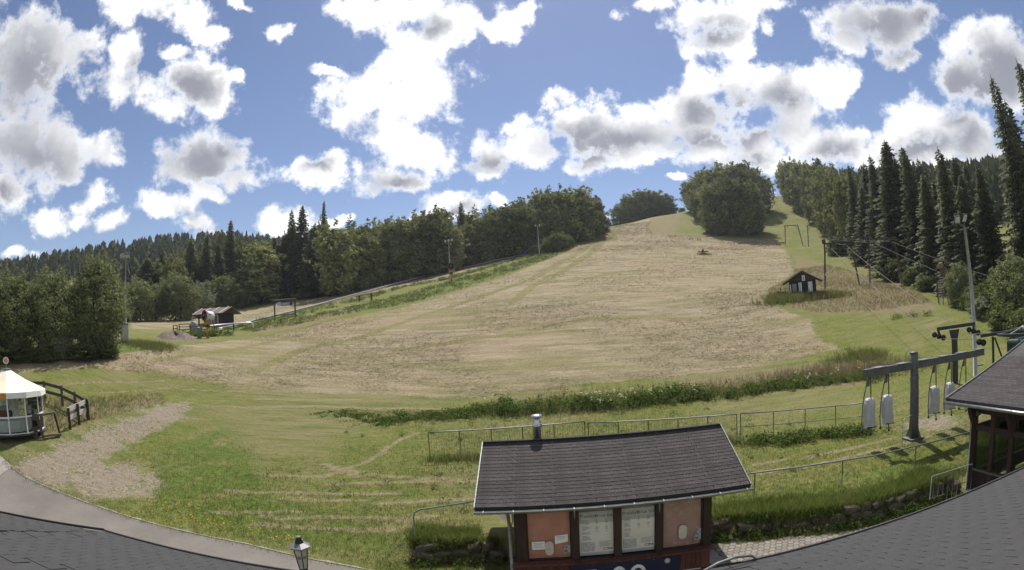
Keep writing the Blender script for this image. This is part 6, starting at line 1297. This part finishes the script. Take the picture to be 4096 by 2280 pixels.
TL = {
 'ln': ('broadleaf_tree', 'leafy green tree in the shaded thicket behind the carousel', 'tree', 'leafy trees behind the carousel'),
 'ln0': ('broadleaf_tree', 'leafy tree cut by the picture edge above the carousel', 'tree', 'leafy trees behind the carousel'),
 'ln1': ('broadleaf_tree', 'grey-green leafy tree between the picture-edge tree and the tallest one', 'tree', 'leafy trees behind the carousel'),
 'ln2': ('broadleaf_tree', 'tall yellow-green leafy tree next to the three-lamp floodlight pole', 'tree', 'leafy trees behind the carousel'),
 'lnb': ('shrub', 'low shrub in the shade under the leafy trees', 'shrub', 'shrubs under the leafy trees'),
 'gb': ('broadleaf_tree', 'small round tree in the row behind the three-lamp floodlight', 'tree', 'small trees behind the floodlight'),
 'gb0': ('broadleaf_tree', 'bushy tree directly behind the three-lamp floodlight pole', 'tree', 'small trees behind the floodlight'),
 'gb1': ('broadleaf_tree', 'broad dark bushy tree left of the silvery tree', 'tree', 'small trees behind the floodlight'),
 'gb2': ('broadleaf_tree', 'silvery willow-like tree between two dark bushy trees', 'tree', 'small trees behind the floodlight'),
 'gb3': ('broadleaf_tree', 'bright green bushy tree above the small hut roof', 'tree', 'small trees behind the floodlight'),
 'gb4': ('broadleaf_tree', 'silvery bush-like tree at the end of the row by the small hut', 'tree', 'small trees behind the floodlight'),
 'lf': ('broadleaf_tree', 'dark broadleaf tree in the forest edge above the slide', 'tree', 'broadleaf trees of the forest edge'),
 'lf0': ('broadleaf_tree', 'rounded broadleaf tree standing forward of the forest above the hut', 'tree', 'broadleaf trees of the forest edge'),
 'lf1': ('broadleaf_tree', 'broad lit broadleaf tree just right of the tallest spruce', 'tree', 'broadleaf trees of the forest edge'),
 'lf2': ('broadleaf_tree', 'columnar broadleaf tree with a sunlit right flank', 'tree', 'broadleaf trees of the forest edge'),
 'lfs': ('spruce_tree', 'dark spruce in the forest edge above the slide', 'tree', 'spruces of the forest edge'),
 'lfs0': ('spruce_tree', 'tallest pointed spruce of the forest edge above the sign frame', 'tree', 'spruces of the forest edge'),
 'c1': ('broadleaf_tree', 'dense dark beech in the clump at the end of the forest edge', 'tree', 'beech clump at the end of the forest edge'),
 'c1b': ('shrub', 'pale green bush at the far snow cannon', 'shrub', 'bushes at the far snow cannon'),
 'c1s': ('spruce_tree', 'tiny spruce on the skyline between two tree clumps', 'tree', 'tiny skyline spruces'),
 'c2': ('broadleaf_tree', 'dark tree in the rounded clump on the crest of the hay slope', 'tree', 'clump on the crest'),
 'c2b': ('shrub', 'tiny bush on the skyline beside the big beech clump', 'shrub', None),
 'c3': ('broadleaf_tree', 'dark beech in the big isolated clump beside the lift line', 'tree', 'big beech clump beside the lift line'),
 'c3b': ('shrub', 'lighter green bush at the foot of the big beech clump', 'shrub', 'bushes at the foot of the big clump'),
 'rf': ('broadleaf_tree', 'olive broadleaf tree in the forest wall along the lift line', 'tree', 'broadleaf trees along the lift line'),
 'rfs': ('spruce_tree', 'dark spruce in the forest wall behind the lift pylons', 'tree', 'spruces behind the lift pylons'),
 'rfs0': ('spruce_tree', 'tall pointed spruce rising above the second lift pylon', 'tree', 'spruces behind the lift pylons'),
 'rt': ('spruce_tree', 'very tall spruce at the picture edge behind the tallest ones', 'tree', 'very tall spruces at the picture edge'),
 'rt0': ('spruce_tree', 'very tall slender spruce right of the floodlight lamps', 'tree', 'very tall spruces at the picture edge'),
 'rt1': ('spruce_tree', 'tallest spruce, cut by the picture edge', 'tree', 'very tall spruces at the picture edge'),
 'rb': ('shrub', 'green bush along the forest edge near the hunting stand', 'shrub', 'bushes near the hunting stand'),
 'rb0': ('shrub', 'bright green bush at the forest foot above the first pylon crossbar', 'shrub', None),
 'rb1': ('broadleaf_tree', 'small dark leafy tree right beside the hunting stand ladder', 'tree', None),
 'rb2': ('broadleaf_tree', 'large yellow-green leafy bush tree at the picture edge', 'tree', None)}
ORD = 'first second third fourth fifth sixth seventh eighth ninth tenth eleventh twelfth thirteenth fourteenth fifteenth sixteenth seventeenth eighteenth nineteenth twentieth'.split()
ORD += ['twenty-' + q for q in ORD[:9]] + ['thirtieth'] + ['thirty-' + q for q in ORD[:9]]
def plant(kind, x, y, h, w, lab, label=None):
    H0, W0, cm, tm = PROTO[kind][R.randrange(len(PROTO[kind]))]; nm, lb, cat, grp = TL[lab]
    t = thing(nm, label or lb, cat, on(x, y, -.1), R.uniform(0, 2 * pi), grp); t.scale = (w / W0, w / W0, h / H0)
    link_mesh('trunk', tm, t); link_mesh('crown', cm, t); return t
SHORT = {'ln': ('leafy tree', 'thicket behind the carousel'), 'lnb': ('low shrub', 'under the leafy trees'), 'gb': ('small round tree', 'in the row behind the three-lamp floodlight'), 'lf': ('dark broadleaf tree', 'of the forest edge above the slide'), 'lfs': ('dark spruce', 'of the forest edge above the slide'),
 'c1': ('dense beech', 'of the clump ending the forest edge'), 'c1b': ('pale green bush', 'at the far snow cannon'), 'c1s': ('tiny spruce', 'in the skyline gap before the crest clump'), 'c2': ('dark tree', 'of the rounded clump on the crest'), 'c3': ('dark beech', 'of the big isolated clump by the lift'), 'c3b': ('lighter bush', 'at the foot of the big isolated clump'),
 'rf': ('olive broadleaf tree', 'of the forest along the lift line'), 'rfs': ('dark spruce', 'of the forest behind the lift pylons'), 'rt': ('very tall spruce', 'behind the tallest two at the picture edge'), 'rb': ('green bush', 'along the forest near the hunting stand')}
JOBS = []
for (kind, x, y, h, w, lab) in TREES:
    JOBS.append((kind, x, y, h * (R.uniform(.86, 1.1) if lab in ('rfs', 'lfs') else 1), w * (1.28 if kind in 'DBVH' else R.uniform(1.2, 1.85)), lab, ''))
    # a second rank stands behind each tree of the forest walls
    if lab in ('lf', 'lfs', 'rf', 'rfs', 'c1', 'c3', 'lf0', 'lf1', 'lfs0', 'rfs0') and kind in 'DS':
        D = hypot(x, y); k = 1 + R.uniform(7, 12) / D; sx = R.uniform(-3, 3); k2 = R.choice('DS') if lab[0] == 'l' else kind; l2 = {'lf0': 'lf', 'lf1': 'lf', 'lfs0': 'lfs', 'rfs0': 'rfs'}.get(lab, lab)
        if lab[0] == 'l': l2 = 'lf' if k2 == 'D' else 'lfs'
        JOBS.append((k2, x * k + sx * y / D, y * k - sx * x / D, h * R.uniform(.78, .92), w * 1.3, l2, 'rear rank '))
RANK = {}
for j in JOBS: RANK.setdefault((j[5], j[6]), []).append(atan2(j[1], j[2]))
for j in JOBS:
    q = sorted(RANK[(j[5], j[6])]); label = None
    if j[5] in SHORT and len(q) > 1:
        a_, b_ = SHORT[j[5]]; label = '%s, %s from left, %s%s' % (a_, ORD[q.index(atan2(j[1], j[2]))], j[6], b_.replace('of the ', '').replace('in the ', ''))
    elif j[5] in SHORT: label = None
    plant(j[0], j[1], j[2], j[3], j[4], j[5], label)

# far hillside woods: nobody could count them
def far_wood(name, label, pts, hmin, hmax):
    Vs = []; 
    for (x, y) in pts:
        h = NR.uniform(hmin, hmax); w = h * NR.uniform(.26, .40); z = gz(x, y); n = 9; dec = NR.random() < .32
        for i in range(n):
            t = i / n; zz = z + h * (.02 + .9 * t); rr = w / 2 * ((1 - t) ** .85 if not dec else math.sqrt(max(0.05, 1 - (t * 1.05 - .35) ** 2 * 1.9))) + .12; a0 = NR.uniform(0, 6.28); m = 7 if t < .6 else 5
            for k in range(m):
                a = a0 + 2 * pi * k / m + NR.uniform(-.3, .3); L = rr * NR.uniform(.75, 1.25); c, s = cos(a), sin(a); q = .45 * rr + .25; dz = h / n
                Vs.append(((x, y, zz + dz * 1.5), (x + c * L - s * q, y + s * L + c * q, zz + NR.uniform(-.2, .3) * dz), (x + c * L * .9, y + s * L * .9, zz - dz * .55), (x + c * L + s * q, y + s * L - c * q, zz + NR.uniform(-.2, .3) * dz)))
    V = np.array(Vs).reshape(-1, 3); o = bpy.data.objects.new(name, np_mesh(name, V, np.arange(len(V)).reshape(-1, 4), 'needle_far')); COL.objects.link(o); return tag(o, label, 'forest', kind='stuff')
mat('needle_far', (0.075, 0.092, 0.050), (0.105, 0.118, 0.060), .02, trans=.22, island=.5)
pts = []
while len(pts) < 2100:
    a = radians(NR.uniform(-66, -10)); D = NR.uniform(235, 405); pts.append((D * sin(a), D * cos(a)))
    if D < 300 and a < radians(-46): pts.pop()
far_wood('far_forest', 'dark conifer forest covering the hill behind the leafy trees', pts, 9, 15)
pts = []
while len(pts) < 760:
    a = radians(NR.uniform(33.5, 66)); D = NR.uniform(165, 345); pts.append((D * sin(a), D * cos(a)))
    x, y = pts[-1]
    if a < radians(36) and D < 260 or D < 130: pts.pop()
far_wood('far_forest', 'dark conifer forest on the hillside behind the right-hand spruces', pts, 12, 19)

# ------------------------------------------------------------------ grass, herbs, hay litter
mat('grass_green', (0.130, 0.160, 0.046), (0.185, 0.180, 0.075), .5, trans=.45, island=.4)
mat('grass_lush', (0.115, 0.155, 0.036), (0.155, 0.180, 0.050), .7, trans=.45, island=.4)
mat('grass_dry', (0.215, 0.172, 0.108), (0.165, 0.155, 0.075), .4, trans=.40, island=.4)
mat('hay_straw', (0.34, 0.285, 0.205), (0.25, 0.21, 0.14), .4, trans=.2, island=.4)
mat('herb_leaf', (0.075, 0.120, 0.026), (0.115, 0.150, 0.045), 1.0, trans=.40, island=.5)
mat('herb_flower', (0.50, 0.46, 0.33), (0.40, 0.38, 0.22), 2, trans=.3, island=.3)
mat('yellow_flower', (0.55, 0.40, 0.03), None, 2, trans=.3, island=.2)
def blades(xy, h, wd, per, lean=.5, row=False):
    n = len(xy); z = ground(xy[:, 0], xy[:, 1]); X = np.repeat(np.c_[xy, z], per, 0); m = len(X); ww = np.repeat(wd, per) if np.ndim(wd) else np.full(m, wd); X[:, :2] += NR.normal(0, 1, (m, 2)) * (.05 + .36 * ww)[:, None]; hh = np.repeat(h, per) * NR.uniform(.55, 1.2, m)
    a = NR.uniform(0, 2 * pi, m); b = (NR.normal(0, .45, m) + NR.choice([0, pi], m)) if row else NR.uniform(0, 2 * pi, m); a = b + pi / 2 if row else a; ln = hh * lean * NR.uniform(.1, 1.0, m); s = np.stack([np.cos(a), np.sin(a), np.zeros(m)], 1) * ww[:, None] / 2
    tip = X + np.stack([np.cos(b) * ln, np.sin(b) * ln, hh], 1); X[:, 2] -= .02
    V = np.stack([X - s, X + s, tip], 1).reshape(-1, 3); return V, np.arange(3 * m).reshape(m, 3)
def stuff(name, V, F_, m, label, cat):
    o = bpy.data.objects.new(name, np_mesh(name, V, F_, m)); COL.objects.link(o); return tag(o, label, cat, kind='stuff')
def scatter(n, x0, x1, y0, y1, test=None):
    p = np.c_[NR.uniform(x0, x1, n), NR.uniform(y0, y1, n)]
    return p if test is None else p[test(p[:, 0], p[:, 1])]
def off_build(x, y):
    k = ~((x > -1.4) & (x < 5.6) & (y > 11) & (y < 16)); yw = np.interp(x, WALL_X, WALL_Y) + .25
    k &= (y > np.where((x > -3.6) & (x < 14.2), yw, np.interp(x, [-24, -22, -18.7, -15.8, -12.7, -8.7, -6.5, -5.1, -3.6], [15.6, 15.6, 15.3, 15.0, 14.7, 14.35, 13.9, 13.6, 13.1])))
    k &= (zone('GRAVEL', x, y) < .45); return k & ~((x > 14.4) & (x < 20) & (y < 12.4))
# short lawn: density falls with distance
def lawn_test(x, y): return off_build(x, y) & (np.hypot(x, y) < NR.uniform(14, 36, len(x))) & (zone('HAY', x, y) < .5)
p = scatter(120000, -26, 24, 12.4, 33, lawn_test); lm = zone('LUSH', p[:, 0], p[:, 1]); sw = zone('SWATH', p[:, 0], p[:, 1])
rl = NR.random(len(p)) < lm ** 1.3 * .9; g1 = p[~rl & (sw < .6)]; g2 = p[rl]; g3 = p[sw >= .3]
V, F_ = blades(g1, NR.uniform(.05, .13, len(g1)), .018, 3, 1.0); stuff('lawn_grass', V, F_, 'grass_green', 'short mown green grass of the lower meadow', 'grass')
V, F_ = blades(g2, NR.uniform(.08, .17, len(g2)), .018, 4, .8); stuff('lush_grass', V, F_, 'grass_lush', 'longer bright green grass beside the path', 'grass')
sx = []
for P in ZONES['SWATH']:
    P = np.array(P)
    for a, b in zip(P[:-1], P[1:]):
        n = int(np.hypot(*(b - a)) * 22); t = NR.random(n); t = t[np.sin(t * 37 + a[0]) + np.sin(t * 13) > -.7][:, None]; sx.append(a + (b - a) * t + NR.normal(0, .13, (len(t), 2)))
sx = np.concatenate(sx); sx = sx[off_build(sx[:, 0], sx[:, 1])]
V, F_ = blades(sx, np.full(len(sx), .06), .022, 4, 3.0, True); stuff('cut_swath', V, F_, 'hay_straw', 'thin pale swaths of cut grass on the lower meadow', 'hay')
# bank grass above the stone wall
def bank(x, y): yw = np.interp(x, WALL_X, WALL_Y); return off_build(x, y) & (y > yw + .12) & (y < yw + 1.5 + .3 * np.sin(x))
p = np.r_[scatter(9000, 5.6, 16, 12, 16.5, bank), scatter(3000, -3.4, -1.0, 13.6, 16, bank)]; hx2 = np.r_[NR.uniform(5.4, 14, 3000), NR.uniform(-3.3, -.8, 700)]; p = np.r_[p, np.c_[hx2, np.interp(hx2, WALL_X, WALL_Y) + NR.uniform(.02, .36, len(hx2))]]
V, F_ = blades(p, NR.uniform(.12, .32, len(p)), .017, 5, 1.1); stuff('bank_grass', V, F_, 'grass_lush', 'tall rough grass hanging over the stone wall', 'grass')
def herb(centres, hgt, rad, n, leaf):
    """broad-leaved plants: a mound of leaf quads per centre"""
    Ps = []; Ns = []
    for (x, y), h, r in zip(centres, hgt, rad):
        z = gz(x, y); m = n; a = NR.uniform(0, 2 * pi, m); f = np.sqrt(NR.random(m)); zz = NR.random(m) ** .7 * h * (1 - .5 * f ** 2); Ps.append(np.stack([x + np.cos(a) * f * r, y + np.sin(a) * f * r, z + zz], 1)); d = rnd_dirs(m); d[:, 2] = np.abs(d[:, 2]) + .3; Ns.append(d / np.linalg.norm(d, axis=1)[:, None])
    return leaf_quads(np.concatenate(Ps), np.concatenate(Ns), np.full(sum(len(q) for q in Ps), leaf), .55)
def along(P, n, sd):
    P = np.array([q[:2] for q in P]); L = np.r_[0, np.cumsum(np.hypot(*np.diff(P, axis=0).T))]; t = NR.uniform(0, L[-1], n); return np.c_[np.interp(t, L, P[:, 0]), np.interp(t, L, P[:, 1])] + NR.normal(0, sd, (n, 2)), t / L[-1]
DITCH = [(-11.71, 29.35), (-8.17, 29.18), (-4.48, 29.46), (-2.49, 30.6), (1.0, 29.93), (4.43, 29.62), (8.0, 29.64), (11.71, 29.41), (15.79, 29.32), (20.17, 28.91), (24.08, 27.63)]
c, t = along(DITCH, 620, .5); k_ = (np.sin(t * 61) + np.sin(t * 23 + 2) + NR.normal(0, .5, len(t)) > -1.1); c = c[k_]; t = t[k_]; c[:, 1] += .55 * _ss(.22, .5, t)
hh = np.interp(t, [0, .15, .26, .3, .6, .85, 1], [.10, .18, .28, .70, .85, .55, .35]) * NR.uniform(.35, 1.3, len(t))
V, F_ = herb(c, hh, NR.uniform(.25, .65, len(t)), 70, .07); stuff('ditch_herbs', V, F_, 'herb_leaf', 'dark green strip of nettles and herbs along the ditch', 'herbs')
c2_, t = along(DITCH, 2600, .75); c2_[:, 1] += .8 * _ss(.22, .5, t); V, F_ = blades(c2_, np.interp(t, [0, .25, .32, 1], [.18, .25, .55, .5]), .022, 5, .6); stuff('ditch_grass', V, F_, 'grass_green', 'tall grass growing through the ditch herbs', 'grass')
c3_, t = along(DITCH[4:], 420, 1.1); c3_[:, 1] += 2.2; V, F_ = blades(c3_, NR.uniform(.45, .8, len(t)), .022, 6, .5)
V2, F2 = blades(along([(16, 31.2), (20, 31.5), (25, 30.5), (28, 28)], 900, 1.0)[0], NR.uniform(.5, .85, 900), .022, 6, .5); V = np.r_[V, V2]; F_ = np.r_[F_, F2 + len(V) - len(V2)]
stuff('dry_grass', V, F_, 'grass_dry', 'reddish dry tall grass above the ditch', 'grass')
fl = np.r_[along(DITCH[3:], 22, .5)[0], along(DITCH[5:7], 26, .4)[0]]; fl[:, 1] += .3; Pf = np.c_[fl, ground(fl[:, 0], fl[:, 1]) + NR.uniform(.5, .95, len(fl))]; Pf = np.repeat(Pf, 5, 0) + NR.normal(0, .06, (len(fl) * 5, 3)); V, F_ = leaf_quads(Pf, np.tile([[0, -.5, .86]], (len(Pf), 1)), np.full(len(Pf), .05), .8); stuff('umbel_flowers', V, F_, 'herb_flower', 'pale umbel flowers scattered in the ditch strip', 'flowers')
# tall tuft, hedge foot along the two-rail fence, fence-foot weeds
tf = np.r_[NR.normal((27.0, 34.0), (.8, 1.1), (520, 2)), NR.normal((24.6, 33.8), (1.3, .7), (260, 2))]; V, F_ = blades(tf, NR.uniform(.25, .6, len(tf)), .03, 5, .8); stuff('reed_tuft', V, F_, 'grass_green', 'tall green tuft of reeds above the end of the ditch', 'grass')
c, t = along([(9.6, 20.4), (12.5, 19.9), (15.4, 19.2)], 90, .28); V, F_ = herb(c, NR.uniform(.3, .55, 90), np.full(90, .4), 60, .055); stuff('fence_herbs', V, F_, 'herb_leaf', 'dark weeds along the foot of the two-rail fence', 'herbs')
c, t = along([(-4, 22.2), (2.9, 22.5), (9.4, 21.0)], 1500, .22); V, F_ = blades(c, NR.uniform(.2, .5, 1500), .018, 4, .5); stuff('fence_grass', V, F_, 'grass_green', 'uncut grass under the wire mesh fence', 'grass')
# weeds sprouting from the wall and along the paving
c = np.r_[np.c_[NR.uniform(5.2, 13.6, 170), np.zeros(170)], np.c_[NR.uniform(-3.3, -.7, 44), np.zeros(44)]]; c[:, 1] = np.interp(c[:, 0], WALL_X, WALL_Y) + NR.choice([-.22, -.12, .0, .12, .2], len(c)); 
V, F_ = herb(c, NR.uniform(.12, .42, len(c)), NR.uniform(.12, .28, len(c)), 40, .038); stuff('wall_weeds', V, F_, 'herb_leaf', 'leafy weeds sprouting from the stone walls', 'weeds')
c = np.c_[NR.uniform(5.2, 13.5, 600), np.zeros(600)]; c[:, 1] = np.interp(c[:, 0], WALL_X, WALL_Y) - np.abs(NR.normal(.25, .13, 600)); c = np.r_[c, np.c_[NR.uniform(-4.2, -.6, 700), NR.uniform(12.7, 13.7, 700)]]
V, F_ = blades(c, NR.uniform(.05, .2, len(c)), .014, 4, .8); stuff('paving_weeds', V, F_, 'grass_lush', 'small weeds along the foot of the walls', 'weeds')
c = along(list(zip(_PX[1:-1], _PY[1:-1])), 900, .10)[0]; V, F_ = blades(c, NR.uniform(.04, .14, len(c)), .014, 4, .9); stuff('path_weeds', V, F_, 'grass_green', 'small weeds creeping over the path edge', 'weeds')
# hay litter on the slope
def hay_test(x, y): return (zone('HAY', x, y) > .4) & (NR.random(len(x)) < np.clip(30 / np.hypot(x, y), .1, 1) ** 1.2)
p = np.r_[scatter(110000, -42, 42, 31, 70, hay_test), scatter(120000, -55, 75, 70, 150, hay_test), scatter(40000, 0, 95, 140, 230, lambda x, y: zone('HAY', x, y) > .4)[:9000]]; D = np.hypot(p[:, 0], p[:, 1])
V, F_ = blades(p, .03 + .0009 * D, .022 + .0006 * D, 2, 6.5, True); stuff('hay_litter', V, F_, 'hay_straw', 'loose dry hay lying over the mown slope', 'hay')
q = scatter(5000, -46, 46, 32, 100, lambda x, y: (zone('HAY', x, y) > .5)); D = np.hypot(q[:, 0], q[:, 1]); V, F_ = blades(q, .035 + .001 * D, .025 + .0006 * D, 2, 1.6); stuff('stubble_tufts', V, F_, 'grass_green', 'green tufts standing in the mown hay', 'grass')
# long grass round the hut, pylons and the slide verge
def dry_test(x, y): return zone('DRY', x, y) > .45
p = scatter(30000, 25, 75, 48, 100, dry_test); V, F_ = blades(p, NR.uniform(.2, .45, len(p)), .03, 3, .8); stuff('tall_dry_grass', V, F_, 'grass_dry', 'reddish tall grass below the lift pylons', 'grass')
p = np.r_[NR.normal((36.6, 59.4), (2.6, .9), (1300, 2)), NR.normal((41.0, 59.4), (1.6, .8), (500, 2)), NR.normal((34.6, 61.5), (1.0, .8), (300, 2)), NR.normal((50.8, 129.2), (.9, .5), (160, 2))]; V, F_ = blades(p, NR.uniform(.45, 1.0, len(p)), .05, 5, .5); stuff('hut_grass', V, F_, 'grass_green', 'high green grass around the signed hut', 'grass')
VERGE = [(-41.5, 72), (-38.5, 84), (-35, 97), (-29, 108), (-24, 118), (-15, 118), (-10, 130), (-4, 142), (2, 150), (9, 155), (14, 160)]
VP = ZONES['LUSH'][3]; c = scatter(3300, -60, 30, 60, 175, lambda x, y: poly_sd(VP, x, y) > .2)[:900]; c = np.r_[c, along(VERGE, 250, 1.2)[0]]; V, F_ = herb(c, NR.uniform(.25, .9, len(c)), NR.uniform(.5, 1.1, len(c)), 34, .17); stuff('verge_herbs', V, F_, 'leaf_bush', 'green herb strip along the slide track', 'herbs')
c = scatter(26000, -60, 30, 60, 175, lambda x, y: poly_sd(VP, x, y) > -.8); V, F_ = blades(c, NR.uniform(.2, .6, len(c)), .05, 4, .8); stuff('verge_grass', V, F_, 'grass_green', 'uncut grass along the slide track', 'grass')
c, t = along([(-37.5, 41.5), (-35.0, 42.5), (-33.5, 41.0)], 1500, 1.0); V, F_ = blades(c, NR.uniform(.25, .6, 1500), .03, 4, .7); stuff('pole_grass', V, F_, 'grass_green', 'bright tall grass around the three-lamp pole', 'grass')
c = NR.normal((-41.5, 61.5), (1.6, .8), (60, 2)); V, F_ = herb(c, NR.uniform(.6, 1.3, 60), np.full(60, .7), 50, .12); stuff('hut_weeds', V, F_, 'herb_leaf', 'rank weeds beside the yellow cannon', 'weeds')
def ftest(x, y): return dry_test(x, y)
p = scatter(9000, -36, -20, 15.5, 31, ftest); V, F_ = blades(p, NR.uniform(.06, .16, len(p)) * (1 + 1.2 * _ss(-24, -27, p[:, 0])), .022, 4, .9); stuff('carousel_grass', V, F_, 'grass_green', 'rough grass around the carousel and its fence', 'grass')
p = scatter(1500, -24, -11, 15, 26, lambda x, y: zone('GRAVEL', x, y) > .3); V, F_ = blades(p, NR.uniform(.05, .12, len(p)), .018, 4, .9); stuff('gravel_weeds', V, F_, 'grass_green', 'sparse grass growing through the gravel track', 'grass')
p = np.r_[NR.normal((-11.2, 15.2), (1.6, .35), (90, 2)), NR.normal((-14.2, 16.0), (.8, .3), (40, 2)), NR.normal((-7.6, 14.6), (.4, .15), (16, 2))]; Pf = np.c_[p, ground(p[:, 0], p[:, 1]) + .13]; V, F_ = leaf_quads(Pf, np.tile([[0, -.4, .9]], (len(Pf), 1)), np.full(len(Pf), .03), .9); stuff('yellow_flowers', V, F_, 'yellow_flower', 'small yellow flowers in the grass by the path', 'flowers')
# scattered leafy weeds on the lower meadow
c = scatter(80, -10, 14, 16.5, 28, lambda x, y: off_build(x, y)); V, F_ = herb(c, NR.uniform(.1, .28, len(c)), NR.uniform(.12, .3, len(c)), 26, .05); stuff('meadow_weeds', V, F_, 'leaf_bush', 'scattered leafy weeds in the lower meadow', 'weeds')
# small green clumps at the mown edge
for i, (x, y, lab) in enumerate(((38.6, 42.9, 'first of three low green clumps at the mown edge, nearest the signed hut'), (40.4, 42.2, 'middle of three low green clumps at the mown edge below the pylons'), (42.2, 41.4, 'last of three low green clumps at the mown edge, nearest the hunting stand'))):
    V, F_ = herb(NR.normal((x, y), (.45, .25), (7, 2)), NR.uniform(.3, .75, 7), np.full(7, .35), 40, .07); o = bpy.data.objects.new('shrub', np_mesh('shrub', V, F_, 'leaf_bush')); COL.objects.link(o); tag(o, lab, 'shrub', 'low clumps at the mown edge')

# ------------------------------------------------------------------ thin haze volume added to lift the dark trees
hm = bpy.data.materials.new('haze'); hm.use_nodes = True; hm.node_tree.nodes.clear()
hv = hm.node_tree.nodes.new('ShaderNodeVolumePrincipled'); hv.inputs['Color'].default_value = (0.86, 0.92, 1.0, 1); hv.inputs['Density'].default_value = 0.00016; hv.inputs['Anisotropy'].default_value = 0.35
ho_ = hm.node_tree.nodes.new('ShaderNodeOutputMaterial'); hm.node_tree.links.new(hv.outputs[0], ho_.inputs['Volume'])
hz = MB().box(-1000, 1000, -400, 1200, float(GZ.min()) - 1.5, float(max(GZ.max(), 70)) + 32).build('haze', None, None); hz.data.materials.append(hm); tag(hz, 'thin pale haze added over the valley to lift dark trees', 'haze', kind='stuff')
